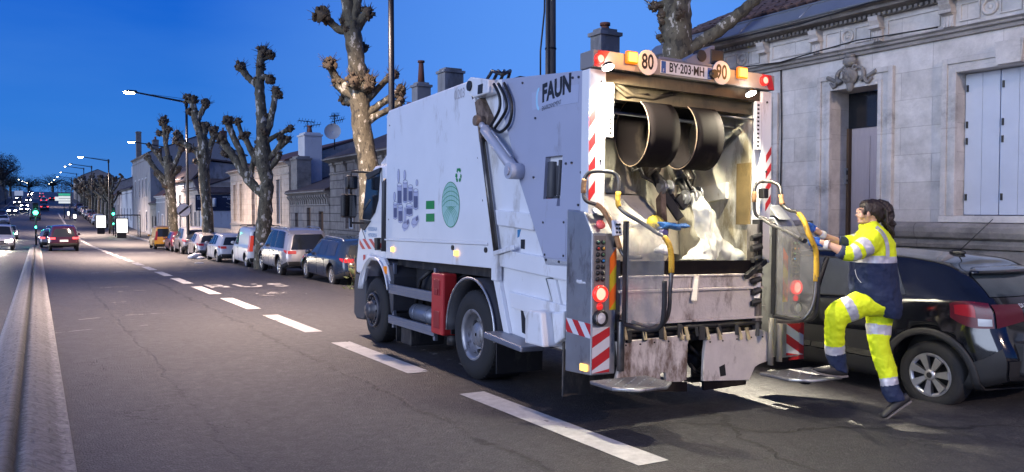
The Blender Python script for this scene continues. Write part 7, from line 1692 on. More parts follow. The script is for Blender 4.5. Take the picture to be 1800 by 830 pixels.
# leafless round crown against the sky at far left, and dark evergreens under it
m_twig = M('bare_twigs', (.03, .028, .03), .9, var=.3); m_leafd = M('dark_evergreen', (.018, .026, .02), .9, var=.5, scale=2)
def crown_tree(lab, x, y, h, r, mat, n, zc=.62, name='broad_tree', sq=.8):
    rnd = random.Random(int(x*7+y)); T = thing(name, lab, 'tree', at(x, y))
    mb = MB(); P, rr = smr([((0, 0, -.2), r*.09), ((.1, 0, h*.3), r*.07), ((0, .1, h*zc), r*.04)], 4); mb.tube(P, rr, 8); mb.build('trunk', m_bark, T); mb = MB()
    for k in range(n):
        v = Vector((rnd.gauss(0, 1), rnd.gauss(0, 1), rnd.gauss(0, 1))).normalized()*(rnd.random()**.45); c = Vector((v.x*r, v.y*r, h*zc+v.z*r*sq)); 
        if mnoise.noise(c*.35) < -.18: continue
        s = rnd.uniform(.25, .6)*r*.14
        for q in range(5):
            a = Vector((rnd.gauss(0, 1), rnd.gauss(0, 1), rnd.gauss(0, 1))).normalized(); b_ = a.orthogonal().normalized(); o = c+Vector((rnd.gauss(0, s), rnd.gauss(0, s), rnd.gauss(0, s))); mb.add([o, o+a*s, o+a*s*.6+b_*s*.5], [(0, 1, 2)])
    for k in range(26):
        v = Vector((rnd.gauss(0, 1), rnd.gauss(0, 1), abs(rnd.gauss(.3, .8)))).normalized(); mb.tube([(0, 0, h*.35), (v.x*r*.4, v.y*r*.4, h*.35+(h*zc-h*.35+v.z*r*sq)*.55), (v.x*r*.9, v.y*r*.9, h*zc+v.z*r*sq*.8)], [r*.03, r*.018, r*.006], 5)
    mb.build('crown', mat, T); return T
crown_tree('large leafless round crowned tree against the sky at far left', -10.5, 330, 19, 6.2, m_twig, 1500, .60)
crown_tree('dark evergreen at the left edge below the big bare tree', -13.5, 300, 11, 5.5, m_leafd, 900, .5)
crown_tree('smaller dark evergreen right of the big bare tree', -9.5, 390, 12, 5.5, m_leafd, 700, .5)
for i, x in enumerate((-22, -12, -3, 6, 15, 25)): crown_tree('dark tree on the hilltop horizon, %s' % ['leftmost', 'second from left', 'behind the road end', 'right of the road end', 'second from right', 'rightmost'][i], x*1.6, 640+8*(i % 3), 13+3*(i % 2), 11, m_leafd, 500, .5, 'hill_tree', .6)

# ------------------------------------------------------------------ street lamps, poles, signs, lights
m_pole = M('lamp_post_paint', (.010, .011, .014), .4, .2, var=.15); E_lamp = EM('street_lamp_glow', (1., .86, .62), 40); E_lampf = EM('far_lamp_glow', (1., .82, .55), 14)
def street_lamp(y, lab, e=600, x=8.3, near=True, h=9.9, arm=3.4, spot=140, blend=1.0):
    T = thing('street_lamp', lab, 'street lamp', at(x, y), group='street lamps along the right kerb')
    mb = MB(); mb.tube([(0, 0, -.1), (0, 0, .9), (0, 0, .95), (0, 0, 4.9), (0, 0, 5.0), (0, 0, h)], [.12, .12, .10, .095, .085, .075], 14); mb.tube([(0, 0, h-.45), (0, 0, h+.02)], .11, 14); mb.build('post', m_pole, T)
    mb = MB(); mb.bar((.12, 0, h-.2), (-arm+.5, 0, h+.22), .07, .13, taper=.7); mb.tube([(.05, 0, h+.02), (-arm*.6, 0, h+.16)], .012, 6); mb.build('arm', m_pole, T)
    mb = MB(); mb.prism([(-arm-.15, h+.24), (-arm, h+.34), (-arm+.5, h+.34), (-arm+.6, h+.20), (-arm, h+.18)], lambda a, b_, d: (a, d, b_), -.15, .15); hd = mb.build('lamp_head', m_pole, T, .02)
    mb = MB(); mb.ball((-arm+.1, 0, h+.19), (.32 if near else .15, .16 if near else .10, .09 if near else .07), 14); mb.build('lamp_glass', E_lamp if near else E_lampf, hd)
    if e: lamp('street_light', 'SPOT', (-arm+.1, 0, h+.05), e, (1., .74, .58), T, .16, (-arm-.4, 0, 0), spot, blend)
    return T
LAMPE = 10500
street_lamp(20.3, 'tall black street lamp whose post stands beside the lorry', LAMPE*.46, spot=138, blend=1.)
L1 = street_lamp(54.5, 'nearest fully visible street lamp, carrying the round road sign', LAMPE*1.0)
street_lamp(88, 'second visible street lamp, its arm above the brown pollard', LAMPE, x=11.5)
street_lamp(119, 'street lamp by the traffic light with its whole post in view', LAMPE)
street_lamp(157, 'street lamp among the far pollards', 1600, near=False)
for i, y in enumerate((184, 217, 252, 300, 355, 420)): street_lamp(y, 'distant street lamp, %s up the hill past the pollards' % ['first', 'second', 'third', 'fourth', 'fifth', 'sixth', 'seventh', 'last'][i], 0 if i % 2 else 1500, near=False, h=9.9-.9*i)
for i, y in enumerate((265, 330, 410, 500)): 
    t = street_lamp(y, 'distant street lamp on the left pavement, %s from the junction' % ['first', 'second', 'third', 'fourth', 'fifth'][i], 0, x=-7.6, near=False, h=7-.6*i); t.rotation_euler = (0, 0, PI); t['group'] = 'street lamps along the left kerb'
street_lamp(-13, 'street lamp on the right kerb, farthest back down the avenue behind the parked black hatchback', LAMPE*.28, spot=172, blend=.15)
# round end-of-restriction sign on the first lamp post
sp = onY(323, 369.5, 54.2); S = thing('road_sign', 'round white road sign with a black diagonal bar on the lamp post', 'road sign', sp)
mb = MB(); mb.lathe((0, 0, 0), (0, -1, 0), [(.44, 0), (.44, .02), (0.001, .02)], 32, smooth=False); pl = mb.build('plate', M('sign_white', (.70, .71, .73), .4, var=.04), S)
mb = MB(); mb.lathe((0, -.0205, 0), (0, -1, 0), [(.44, 0), (.405, .002)], 32); mb.bar((-.29, -.023, -.24), (.29, -.023, .24), .003, .12, up=(-.5, 0, .8)); mb.build('diagonal_bar', m_black, pl)
mb = MB(); mb.box(-.04, .04, 0, .2, -.06, .06); mb.build('clamp', m_iron, S)
# wooden utility pole with its cable
p = onY(968, 60, 17.3); U_ = thing('utility_pole', 'wooden utility pole with a strapped cable above the lorry roof', 'utility pole', (p.x, p.y, g(10.3, p.y)+.13))
mb = MB(); mb.tube([(0, 0, -.1), (0, 0, 5), (0, 0, 11)], [.16, .14, .12], 14); mb.build('post', M('weathered_pole', (.10, .09, .08), .85, var=.35, scale=6, stretch=(6, 6, .5), bump=.3), U_)
mb = MB(); mb.tube([(-.13, -.08, .5), (-.13, -.08, 5), (-.12, -.07, 11)], .035, 8); mb.tube([(0, 0, 6.3), (0, 0, 6.34)], .15, 14); mb.build('conduit', m_iron, U_)
q = [onY(x, y, 17.0)-Vector((p.x, p.y, g(10.3, p.y)+.13)) for x, y in ((958, -60), (957, 20), (950, 90), (950, 135))]; mb = MB(); mb.tube([tuple(v) for v in q], .022, 6); mb.build('cable', m_black, U_)
# rooftop aerials and the dish
def aerial(lab, px, py0, py1, Y, spans, dish=None):
    b0 = onY(px, py0, Y); T = thing('roof_aerial', lab, 'aerial', b0); t1 = onY(px, py1, Y)-b0
    mb = MB(); mb.tube([(0, 0, -.4), t1], .025, 6); mb.build('mast', m_iron, T); mb = MB()
    for x0, y0, x1, y1 in spans:
        a, b_ = onY(x0, y0, Y)-b0, onY(x1, y1, Y)-b0; mb.tube([a, b_], .02, 5)
        for k in range(6): c = a.lerp(b_, k/5); mb.tube([c-Vector((0, .3, 0)), c+Vector((0, .3, 0))], .012, 4); mb.tube([c-Vector((.06, 0, .16)), c+Vector((.06, 0, .16))], .012, 4)
    mb.build('rods', m_iron, T)
    if dish: c = onY(*dish, Y)-b0; mb = MB(); mb.lathe(c, (-.5, -1, .2), [(.02, 0), (.22, .03), (.36, .09), (.38, .10)], 18); mb.build('dish', M('dish_grey', (.4, .42, .45), .5), T)
aerial('television aerial on the roof of the low stone house', 540, 262, 212, 46, [(525, 212, 552, 215), (536, 222, 562, 219)])
aerial('roof aerial with a grey satellite dish above the rusticated house', 588, 248, 200, 36, [(582, 204, 594, 204), (584, 214, 603, 210)], (585, 232))
# traffic lights
E_green = EM('green_signal', (.05, 1., .55), 4)
def signal(lab, px, py, Y, h, sc_=1., tall=True):
    c = onY(px, py, Y); T = thing('traffic_light', lab, 'traffic light', (c.x, c.y, g(c.x, c.y)))
    hz = c.z-T.location.z
    mb = MB(); mb.tube([(0, 0, -.1), (0, 0, hz+.5)], .07, 10); mb.build('post', m_pole, T)
    mb = MB(); mb.box(-.17*sc_, .17*sc_, -.25, -.05, hz-.25, hz+.85); hd = mb.build('signal_head', m_black, T, .03); mb = MB()
    for z in (hz+.3, hz+.62): mb.lathe((0, -.25, z), (0, -1, 0), [(.11, 0), (.12, .08), (.10, .08), (.0, .02)], 14)
    mb.build('dark_lens', m_iron, hd); mb = MB(); mb.lathe((0, -.25, hz), (0, -1, 0), [(.15*sc_, 0), (.12*sc_, .05), (.0, .06)], 16); mb.build('green_lens', E_green, hd)
    mb = MB(); mb.ball((0, -.12, hz-1.25), (.07, .07, .10), 10); mb.build('repeater_lens', E_green, hd)
    lamp('green_glow', 'POINT', (0, -.6, hz), 12, (.1, 1, .55), T, .1); return T
signal('green traffic light on the central separator ahead of the cars', 62.5, 374, 80, 3, 1.25)
signal('green traffic light on the right pavement before the lit panels', 199, 376, 112, 3)
# lit advertising panels
E_panel = EM('lit_panel', (1., 1., .98), .9)
def panel(lab, x0, y0, x1, y1, Y, leg=True):
    a, b_ = onY(x0, y1, Y), onY(x1, y0, Y); gx = g(10.5, Y); T = thing('advertising_panel', lab, 'advertising panel', ((a.x+b_.x)/2, Y, gx+.1)); o = T.location
    mb = MB(); w = .12; mb.box(a.x-o.x-w, b_.x-o.x+w, 0, .25, a.z-o.z-w, b_.z-o.z+w); mb.box(a.x-o.x+.1, b_.x-o.x-.1, .02, .23, -.2, a.z-o.z-w); mb.build('casing', m_iron, T, .02)
    mb = MB(); mb.box(a.x-o.x, b_.x-o.x, -.02, -.001, a.z-o.z, b_.z-o.z); mb.build('lit_face', E_panel, T)
panel('white glowing advertising panel left of the lamp post, on a dark base', 169.5, 379.5, 185.5, 400, 118); panel('white glowing advertising panel of the bus shelter, right of the lamp post', 205.5, 385, 223.5, 409, 104)
panel('small distant glowing panel on the right pavement', 118.5, 372, 122, 380, 190); panel('small distant glowing panel left of the bigger white one, under the pollards', 129, 377, 134, 384, 165); panel('tiny glowing panel at the far left pavement', 22, 356, 27.5, 363, 300)
a, b_ = onY(205, 385, 104.3), onY(231, 382, 104.3); gx = g(10.5, 104)
BS = thing('bus_shelter', 'glazed bus shelter attached to the right glowing panel', 'bus shelter', (b_.x, 105.5, gx+.13)); o = BS.location; wd = b_.x-a.x
mb = MB(); mb.box(-wd, 1.0, -1.3, 1.6, 2.55, 2.68); mb.build('roof', m_iron, BS, .02); mb = MB()
for x in (-wd+.05, .95):
    for y in (-1.2, 1.5): mb.box(x-.04, x+.04, y-.04, y+.04, -.1, 2.55)
mb.build('post', m_iron, BS); mb = MB(); mb.box(.93, .96, -1.1, 1.4, .3, 2.4); mb.build('pane', PX('shelter_glass', (.3, .4, .5), .35), BS)
# direction boards over the pavement, blue-grey billboard on a pole
a, b_ = onY(103, 358, 172), onY(123.5, 340, 172); T = thing('direction_sign', 'stacked white direction boards with a green top board in front of the far pollards', 'road sign', ((a.x+b_.x)/2, 172, g(8.5, 172))); o = T.location; E_sign = EM('lit_white_board', (.85, .90, .92), .24)
hh = (b_.z-a.z)
for k in range(4):
    mb = MB(); z0 = a.z-o.z+hh*k/4; mb.box(a.x-o.x, b_.x-o.x, 0, .06, z0+.04, z0+hh/4-.04); mb.build('board', EM('lit_green_board', (.05, .45, .25), .22) if k == 3 else E_sign, T, .01)
mb = MB(); mb.tube([(b_.x-o.x-.1, .12, -.2), (b_.x-o.x-.1, .12, b_.z-o.z)], .09, 8); mb.tube([(a.x-o.x+.2, .12, a.z-o.z), (a.x-o.x+.2, .12, b_.z-o.z)], .06, 8); mb.bar((a.x-o.x, .1, a.z-o.z+.1), (b_.x-o.x, .1, a.z-o.z+.1), .05, .08); mb.build('post', m_iron, T)
a, b_ = onY(96.5, 353, 174), onY(103, 346, 174); T = thing('white_sign', 'small white lit sign left of the direction boards', 'road sign', ((a.x+b_.x)/2, 174, g(5, 174)))
o = T.location; mb = MB(); mb.box(a.x-o.x, b_.x-o.x, 0, .08, a.z-o.z, b_.z-o.z); mb.build('board', E_sign, T); mb = MB(); mb.bar((b_.x-o.x, .1, a.z-o.z+.3), (b_.x-o.x+.9, .1, a.z-o.z+.3), .06, .06); mb.tube([(b_.x-o.x+.9, .1, -.2), (b_.x-o.x+.9, .1, b_.z-o.z)], .06, 8); mb.build('post', m_iron, T)
a, b_ = onY(25.5, 344, 260), onY(40.5, 335.5, 260); T = thing('billboard', 'pale blue billboard on a single post in front of the dark trees', 'billboard', ((a.x+b_.x)/2, 260, g(-7, 260))); o = T.location
mb = MB(); mb.box(a.x-o.x, b_.x-o.x, 0, .3, a.z-o.z, b_.z-o.z); mb.build('board', EM('dim_board', (.22, .26, .36), .3), T, .02); mb = MB(); mb.tube([(.4, .15, -.3), (.4, .15, a.z-o.z)], .22, 10); mb.build('post', m_iron, T)
# street bin, litter at the kerb, weeds by the cab
p = onY(303, 410, 85); T = thing('litter_bin', 'dark round litter bin on the pavement beyond the yellow van', 'litter bin', (10.9, 92, g(10.9, 92)+.13))
mb = MB(); mb.lathe((0, 0, 0), (0, 0, 1), [(.22, 0), (.27, .1), (.29, .85), (.31, .9), (.27, .95), (.0, .96)], 18); mb.build('bin_body', m_iron, T); mb = MB(); mb.box(-.04, .04, .28, .34, 0, 1.3); mb.build('post', m_iron, T)
p = gnd(345, 455); mb = MB(); mb.ball((0, 0, .12), (.35, .25, .18), 18, wob=.4, ws=5); mb.ball((.2, -.3, .05), (.2, .15, .08), 12, wob=.4, ws=8); o = mb.build('rubbish_sack', m_refw); o.location = p; tag(o, 'torn white rubbish sack on the kerb edge by the boxy white hatchback', 'rubbish bag')
p = gnd(350, 463); mb = MB(); mb.box(-.2, .2, -.12, .12, 0, .03); o = mb.build('scrap_paper', m_refw); o.location = p; tag(o, 'flat scrap of white paper on the road near the torn sack', 'litter')
m_leaf = M('weed_leaf', (.05, .07, .018), .7, var=.4, scale=9)
p = Vector((8.0, 22.3, g(8.0, 22.3))); T = thing('shrub', 'leafy green shrub between the lorry cab and the navy estate', 'plant', p); mb = MB(); rnd = random.Random(4)
for k in range(130):
    v = Vector((rnd.gauss(0, .13), rnd.gauss(0, .13), abs(rnd.gauss(.3, .22)))); d = Vector((rnd.gauss(0, 1), rnd.gauss(0, 1), rnd.gauss(.2, .7))).normalized(); s = rnd.uniform(.05, .11); n_ = d.orthogonal().normalized(); mb.add([v, v+d*s+n_*s*.4, v+d*s*2, v+d*s-n_*s*.4], [(0, 1, 2, 3)])
mb.build('foliage', m_leaf, T); mb = MB()
for k in range(9): mb.tube([(0, 0, 0), (rnd.gauss(0, .12), rnd.gauss(0, .12), .5), (rnd.gauss(0, .25), rnd.gauss(0, .25), 1.0)], [.02, .012, .005], 5)
mb.build('stem', m_wood, T)
# ------------------------------------------------------------------ the worker stepping up onto the right footboard
def person():
    m_hv = M('hi_vis_yellow', (.70, .82, .01), .75, var=.06, scale=9, bump=.15, bscale=40); m_nv = M('navy_workwear', (.010, .020, .062), .8, var=.15, scale=14, bump=.2, bscale=50)
    m_si = M('silver_reflective_tape', (.44, .44, .50), .45, .2, var=.08, scale=14); m_skin = M('skin', (.50, .29, .21), .55, var=.06, scale=12); m_glv = M('blue_work_glove', (.02, .12, .48), .6, var=.15, scale=30, bump=.3, bscale=90)
    m_cuffw = M('pale_glove_cuff', (.55, .54, .56), .7, var=.08, scale=30); m_hair = M('dark_brown_hair', (.018, .011, .009), .5, var=.4, scale=14, stretch=(1, 1, .3), bump=.6, bscale=50); m_shoe = M('black_work_shoe', (.018, .018, .020), .6, var=.2, scale=20); m_sole = M('shoe_sole', (.16, .14, .13), .7, var=.1)
    base = gnd(1500, 735); T = thing('person', 'worker in yellow and navy hi-vis clothes with a dark ponytail stepping onto the lorry footboard', 'person', base)
    def W(px, py, D): return onD(px, py, D)
    def dense(rings, n=5):
        """rings: (Lx, Ly, Rx, Ry, D, k, material of the stretch that follows)"""
        out = []
        for i in range(len(rings)-1):
            a, b_, c, d = [Vector(rings[max(0, min(len(rings)-1, j))][:6]) if False else rings[max(0, min(len(rings)-1, j))][:6] for j in (i-1, i, i+1, i+2)]
            for j in range(n):
                t = j/n; out.append(([.5*(2*q+(r-p)*t+(2*p-5*q+4*r-s)*t*t+(3*q-p-3*r+s)*t**3) for p, q, r, s in zip(a, b_, c, d)], rings[i][6]))
        out.append((list(rings[-1][:6]), rings[-1][6])); return out
    def cloth(name, sweeps, vox, mats, extra=None, disp=.0, it=3, ts=.09):
        mb = MB(); smp = []
        for sw in sweeps:
            dr = dense(sw); n = 20; vs = []
            for (lx, ly, rx, ry, D, k), mt in dr:
                a, b_ = W(lx, ly, D), W(rx, ry, D); c = (a+b_)/2; h = (b_-a)/2; smp.append((c, max(.02, h.length), mt))
                for q in range(n):
                    th = 2*PI*q/n; vs.append(c+h*math.cos(th)+_F*k*math.sin(th))
            fs = [(i*n+q, i*n+(q+1) % n, (i+1)*n+(q+1) % n, (i+1)*n+q) for i in range(len(dr)-1) for q in range(n)]
            fs += [tuple(reversed(range(n))), tuple((len(dr)-1)*n+q for q in range(n))]; mb.add(vs, fs, 0, True)
        if extra: extra(mb)
        me = mb.mesh(name, mats); bm = bmesh.new(); bm.from_mesh(me); bmesh.ops.recalc_face_normals(bm, faces=bm.faces); bm.to_mesh(me); bm.free()
        mods = [('REMESH', dict(mode='VOXEL', voxel_size=vox, use_smooth_shade=True)), ('SMOOTH', dict(factor=.5, iterations=it))]
        if disp:
            tx = bpy.data.textures.new('folds', 'CLOUDS'); tx.noise_scale = ts; tx.noise_depth = 2
            mods += [('DISPLACE', dict(texture=tx, strength=disp, mid_level=.5, texture_coords='LOCAL'))]
        me = evald(me, mods, mats); me.name = name
        if len(mats) > 1:
            for p in me.polygons:
                best, bi = 1e9, 0
                for c, r, mt in smp:
                    d = (p.center-c).length/r
                    if d < best: best, bi = d, mt
                p.material_index = bi
        me.polygons.foreach_set('use_smooth', [True]*len(me.polygons))
        o = link(me, name, T); o.location = -base; return o
    Y_, S_, N_ = 0, 1, 2
    # body: one continuous figure under the clothes
    def extra(mb):
        c = W(1530, 371, 7.66); ex, ey = -_R, Vector((0, 0, 1)); rot = Matrix((( _R.x, _F.x, 0), (_R.y, _F.y, 0), (0, 0, 1)))
        q = lambda px, py, dd=0: W(px, py, 7.66+dd)
        mb.ball(c, (.102, .078, .108), 24, rot=rot); mb.ball(q(1521, 381), (.062, .060, .080), 20, rot=rot); mb.ball(q(1514, 389), (.034, .040, .028), 16, rot=rot)
        mb.ball(q(1511, 371), (.024, .055, .030), 14, rot=rot); mb.tube([q(1510.5, 371), q(1507.2, 377.5), q(1506.2, 380)], [.010, .015, .013], 10); mb.ball(q(1508.5, 380.8), (.013, .018, .010), 10, rot=rot)
        mb.ball(q(1510, 386), (.014, .024, .008), 10, rot=rot); mb.ball(q(1510.5, 388.5), (.012, .02, .007), 10, rot=rot)
        for s in (-1, 1): mb.ball(q(1526.5, 377, s*.078), (.020, .010, .032), 12, rot=rot); mb.ball(q(1514, 380, s*.04), (.03, .03, .03), 10, rot=rot)
        mb.tube([q(1530, 380), q(1532, 395), q(1536, 410)], [.056, .055, .065], 16)
        for pts in ([(1536, 415, 7.66, .12), (1537, 450, 7.66, .13), (1537, 500, 7.68, .13), (1538, 530, 7.68, .13)],
                    [(1543, 416, 7.52, .055), (1515, 436, 7.46, .048), (1491, 446, 7.44, .046), (1474, 438.5, 7.47, .043), (1458, 431.5, 7.50, .033), (1440, 426, 7.53, .032)],
                    [(1536, 412, 7.82, .055), (1508, 424, 7.82, .048), (1486, 428, 7.78, .046), (1468, 424, 7.73, .042), (1449, 415, 7.67, .033), (1432, 404, 7.62, .032)],
                    [(1540, 525, 7.60, .09), (1500, 540, 7.60, .08), (1468, 555, 7.62, .065), (1468, 600, 7.70, .055), (1474, 645, 7.76, .04)],
                    [(1545, 530, 7.76, .09), (1545, 585, 7.74, .08), (1549, 620, 7.72, .065), (1560, 660, 7.70, .05), (1573, 698, 7.67, .04)]):
            P, rr = smr([(W(*p[:3]), p[3]) for p in pts], 4); mb.tube(P, rr, 14)
    cloth('body', [], .0075, [m_skin], extra, it=2)
    q = lambda px, py, dd=0: W(px, py, 7.66+dd)
    for s in (-1, 1):
        mb = MB(); mb.ball(q(1513.2, 374.4, s*.034), .0105, 12, m=0); mb.ball(q(1512.0, 374.4, s*.036), .0068, 10, m=1); o = mb.build('eye', [M('eye_white', (.30, .27, .25), .4), m_black], T); o.location = -base
        mb = MB(); mb.tube([q(1510.3, 369.2, s*.018), q(1511.2, 368.2, s*.036), q(1514.5, 369.2, s*.056)], [.004, .005, .003], 6); o = mb.build('eyebrow', m_hair, T); o.location = -base
    mb = MB(); mb.tube([q(1508.3, 387.2, -.016), q(1507.8, 387.2, 0), q(1508.3, 387.2, .016)], [.003, .0055, .003], 6); o = mb.build('lips', M('lips', (.32, .11, .10), .45, var=.04), T); o.location = -base
    # hair drawn back into a ponytail
    def hair(mb):
        rot = Matrix(((_R.x, _F.x, 0), (_R.y, _F.y, 0), (0, 0, 1)))
        mb.ball(q(1535, 369), (.098, .086, .108), 24, rot=rot); mb.ball(q(1524, 362), (.070, .078, .062), 20, rot=rot); mb.ball(q(1543, 377), (.062, .072, .085), 18, rot=rot)
        for s in (-1, 1): mb.ball(q(1529, 370, s*.052), (.058, .034, .060), 14, rot=rot); mb.ball(q(1519.5, 371, s*.066), (.012, .012, .045), 10, rot=rot)
        P, rr = smr([(q(1543, 362), .045), (q(1551, 361), .060), (q(1558, 372), .068), (q(1561, 388), .062), (q(1564, 402), .045), (q(1568, 412), .026), (q(1570, 420), .008)], 5); mb.tube(P, rr, 16, wob=.18)
        rnd = random.Random(3)
        for k in range(16):
            a = rnd.uniform(-.05, .05); b_ = rnd.uniform(-.05, .05); mb.tube([q(1548, 360, a)+Vector((0, 0, b_*.5)), q(1560+rnd.uniform(-3, 6), 372, a*1.3), q(1563+rnd.uniform(-5, 5), 395, a*1.3), q(1567+rnd.uniform(-8, 6), 412+rnd.uniform(-8, 8), a)], [.014, .016, .014, .006], 6)
    cloth('hair', [], .006, [m_hair], hair, disp=.012, it=1, ts=.03)
    mb = MB(); mb.tube([q(1544.5, 362, d) for d in (-.0,)]+[q(1547, 362)], .05, 14); o = mb.build('hair_tie', m_black, T); o.location = -base
    # jacket: collar, yoke, waist tape, navy skirt, two sleeves
    torso = [(1510, 396, 1540, 386, 7.66, .075, Y_), (1511, 404, 1546, 395, 7.66, .085, Y_), (1507, 416, 1558, 407, 7.66, .150, Y_), (1502, 430, 1567, 422, 7.66, .20, Y_), (1499, 444, 1572, 440, 7.66, .205, Y_), (1497, 456, 1573.5, 453, 7.66, .205, S_), (1496, 465, 1574, 463, 7.66, .205, N_),
             (1494, 480, 1576, 484, 7.67, .205, N_), (1494, 498, 1579, 505, 7.68, .205, N_), (1497, 516, 1582, 530, 7.68, .205, N_), (1520, 538, 1581, 552, 7.68, .19, N_), (1545, 555, 1574, 562, 7.68, .15, N_)]
    def slv(pts): return [(x+nx*r/.00546*.5*2*.5, y+ny*r/.00546*.5, x-nx*r/.00546*.5, y-ny*r/.00546*.5, D, r, m) for x, y, D, r, nx, ny, m in pts]
    def ring(x, y, D, r, ax, ay, m):
        l = math.hypot(ax, ay); nx, ny = -ay/l, ax/l; k = r*FPX/D; return (x+nx*k, y+ny*k, x-nx*k, y-ny*k, D, r, m)
    near = [ring(1548, 416, 7.54, .085, -28, 12, Y_), ring(1535, 424, 7.50, .098, -28, 14, Y_), ring(1521, 433, 7.46, .096, -25, 14, S_), ring(1512, 438.5, 7.45, .090, -25, 14, Y_), ring(1505, 442, 7.44, .086, -25, 10, S_), ring(1497, 445, 7.44, .082, -25, 4, Y_), ring(1484, 444, 7.45, .070, -20, -6, N_), ring(1474, 440.5, 7.47, .060, -20, -8, N_)]
    far = [ring(1540, 412, 7.80, .085, -28, 10, Y_), ring(1520, 419, 7.84, .092, -28, 10, Y_), ring(1506, 424, 7.82, .085, -25, 8, S_), ring(1496, 426, 7.80, .078, -25, 4, Y_), ring(1484, 427, 7.78, .068, -20, 0, N_), ring(1472, 425.5, 7.74, .058, -20, -5, N_)]
    cloth('jacket', [torso, near, far], .010, [m_hv, m_si, m_nv], disp=.030, it=3)
    # shoulder tape laid on the jacket, pocket zip
    jk = [o for o in T.children if o.name.startswith('jacket')][0]
    from mathutils.bvhtree import BVHTree
    bv = BVHTree.FromPolygons([v.co for v in jk.data.vertices], [tuple(p.vertices) for p in jk.data.polygons])
    def lay(px, py, side_=-1):
        o_ = _C if side_ < 0 else _C+ray(px, py)*12; d = ray(px, py).normalized()*(1 if side_ < 0 else -1); h = bv.ray_cast(o_, d); return (h[0]-d*.006) if h[0] else None
    for nm, path, w, mt in (('shoulder_tape', [(1540, 399), (1549, 407), (1556, 418), (1559.5, 430), (1560.5, 442), (1560, 453)], 3.3, m_si), ('pocket_zip', [(1503, 474), (1504.5, 482), (1508, 490), (1514, 497)], .5, m_cuffw)):
        for sd in ((-1, 1) if nm[0] == 's' else (-1,)):
            P, rr = smr([((x, y, 0), 1) for x, y in path], 6); mb = MB(); rows = []
            for i, p in enumerate(P):
                t = (P[min(i+1, len(P)-1)]-P[max(i-1, 0)]).normalized(); n_ = Vector((-t.y, t.x, 0)); r_ = [lay(p.x+n_.x*w*k, p.y+n_.y*w*k, sd) for k in (-1, -.5, 0, .5, 1)]
                if all(r_): rows.append(r_)
            vs = [v for r_ in rows for v in r_]
            mb.add(vs, [(i*5+j, i*5+j+1, (i+1)*5+j+1, (i+1)*5+j) for i in range(len(rows)-1) for j in range(4)], 0, True); o = mb.build(nm, mt, jk, fix=False)
    # trousers
    fl = [(1542, 512, 1560, 556, 7.62, .12, Y_), (1506, 512, 1526, 556, 7.60, .105, Y_), (1488, 520, 1507, 562, 7.59, .095, S_), (1473, 526, 1497, 566, 7.60, .09, Y_), (1461, 533, 1490, 568, 7.61, .085, Y_), (1453, 543, 1486, 574, 7.62, .082, Y_), (1450, 560, 1484, 584, 7.64, .08, Y_), (1450, 580, 1484, 596, 7.68, .078, Y_), (1451, 601, 1484, 612, 7.72, .078, S_), (1450.5, 616, 1487, 626, 7.75, .078, N_), (1455, 634, 1488, 641, 7.77, .07, N_), (1466, 650, 1489, 655, 7.78, .06, N_)]
    rl = [(1518, 528, 1576, 530, 7.74, .13, Y_), (1522, 548, 1572, 552, 7.74, .115, Y_), (1523, 566, 1567, 574, 7.74, .10, S_), (1523.5, 584, 1564, 593, 7.73, .095, Y_), (1527, 602, 1563, 608, 7.72, .088, Y_), (1533, 625, 1568, 624, 7.71, .082, Y_), (1540, 648, 1575, 645, 7.70, .078, Y_), (1546, 664, 1577.5, 662, 7.69, .074, S_), (1549, 680, 1580, 677, 7.68, .074, N_), (1553, 697, 1587, 692, 7.67, .068, N_), (1560, 708, 1592, 700, 7.665, .058, N_)]
    cloth('trousers', [fl, rl], .009, [m_hv, m_si, m_nv], disp=.022, it=3, ts=.07)
    # shoes with their pale soles
    for rings, D in (([(1489, 640, 1489, 660), (1478, 638, 1478, 661), (1462, 641, 1462, 660), (1446, 644, 1446, 657), (1434, 645.5, 1434, 654), (1429, 647.5, 1429, 651)], 7.78), ([(1592, 690, 1600, 704), (1580, 696, 1590, 710), (1568, 708, 1577, 719), (1556, 719, 1564, 728), (1549, 726, 1555, 735), (1547.5, 731, 1550, 735.5)], 7.66)):
        o = cloth('shoe', [[(*r, D, k, 0) for r, k in zip(rings, (.036, .042, .044, .048, .044, .02))]], .007, [m_shoe], it=2)
        mb = MB(); L_ = [W(r[2], r[3], D) for r in rings]; ks = (.036, .042, .044, .048, .044, .02); vs = []
        for p, k in zip(L_, ks):
            for a, b_ in ((-k, .006), (k, .006), (k, -.014), (-k, -.014)): vs.append(p+_F*a+Vector((0, 0, b_)))
        fs = [(i*4+j, i*4+(j+1) % 4, (i+1)*4+(j+1) % 4, (i+1)*4+j) for i in range(len(rings)-1) for j in range(4)]+[(0, 1, 2, 3), tuple(len(vs)-4+j for j in range(4))]
        mb.add(vs, fs); mb.build('sole', m_sole, o, .004)
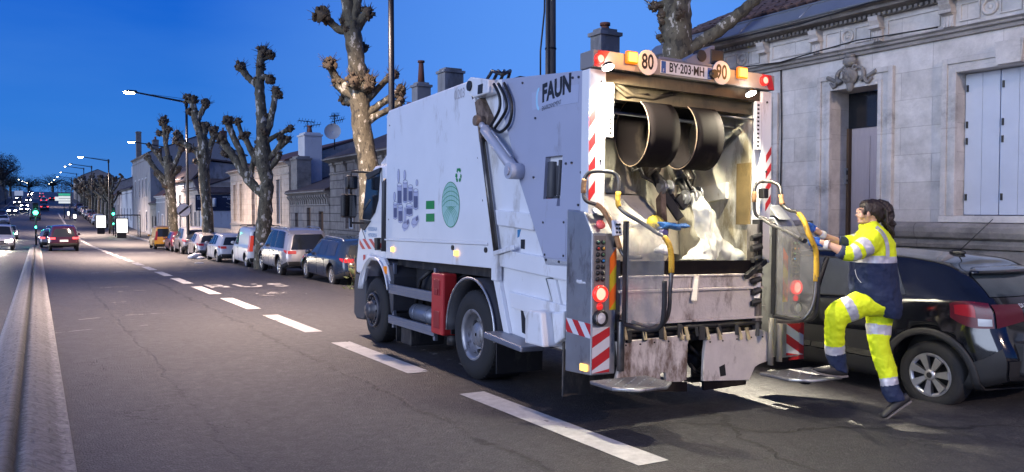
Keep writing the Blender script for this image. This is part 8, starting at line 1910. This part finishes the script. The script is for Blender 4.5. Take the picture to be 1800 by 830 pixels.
    # gloved hands closed on the rails: palm, four curled fingers, a thumb, and the pale cuff
    def hand(wr, kn, A, f, c):
        A, f, c = Vector(A).normalized(), Vector(f).normalized(), Vector(c).normalized(); wr, kn = Vector(wr), Vector(kn)
        def ex(mb):
            mb.tube([wr, wr.lerp(kn, .35), wr.lerp(kn, .75), kn], [(.030, .032), (.036, .030), (.040, .026), (.040, .022)], 14)
            for i, l in enumerate((.86, 1., .95, .78)):
                b_ = kn+A*((i-1.5)*.0205); pts = [b_-f*.012, b_+f*.020*l, b_+f*.034*l+c*.016, b_+f*.030*l+c*.042, b_+f*.006+c*.052*l, b_-f*.012+c*.040]; P, rr = smr([(p, r) for p, r in zip(pts, (.0115, .0112, .0108, .0102, .0095, .008))], 4); mb.tube(P, rr, 10)
            b_ = wr.lerp(kn, .35)-A*.032; P, rr = smr([(b_, .016), (b_-A*.014+f*.024+c*.014, .0135), (kn-A*.030+c*.038+f*.004, .012), (kn-A*.012+c*.056+f*.012, .0095)], 4); mb.tube(P, rr, 10)
        return cloth('glove', [], .0048, [m_glv], ex, it=1)
    nh = hand(W(1448, 429.5, 7.52), W(1430, 424, 7.55), (.15*_R.x, .15*_R.y, -1), -_R+Vector((0, 0, .15)), _F*.9+Vector((0, 0, -.15)))
    fh = hand(W(1440, 411, 7.65), W(1424, 400, 7.64), (0, 0, -1), -_R*1+Vector((0, 0, .25)), -_F+Vector((0, 0, 0)))
    for o, a, b_, D0, D1 in ((nh, (1457, 431.5), (1449, 430), 7.50, 7.52), (fh, (1447, 415), (1440, 411), 7.67, 7.65)):
        mb = MB(); mb.tube([W(*a, D0), W(*b_, D1)], [.047, .041], 16); mb.build('glove_cuff', m_cuffw, o, .006)
    return T
person()
# ------------------------------------------------------------------ keep every tree of objects to thing > part > sub-part
def _depth(o):
    d = 0
    while o.parent: o = o.parent; d += 1
    return d
for _pass in range(4):
    for o in list(sc.objects):
        if _depth(o) > 2:
            p = o.parent; mb_ = p.matrix_basis.copy() @ o.matrix_basis; o.parent = p.parent; o.matrix_parent_inverse = Matrix(); o.matrix_basis = mb_
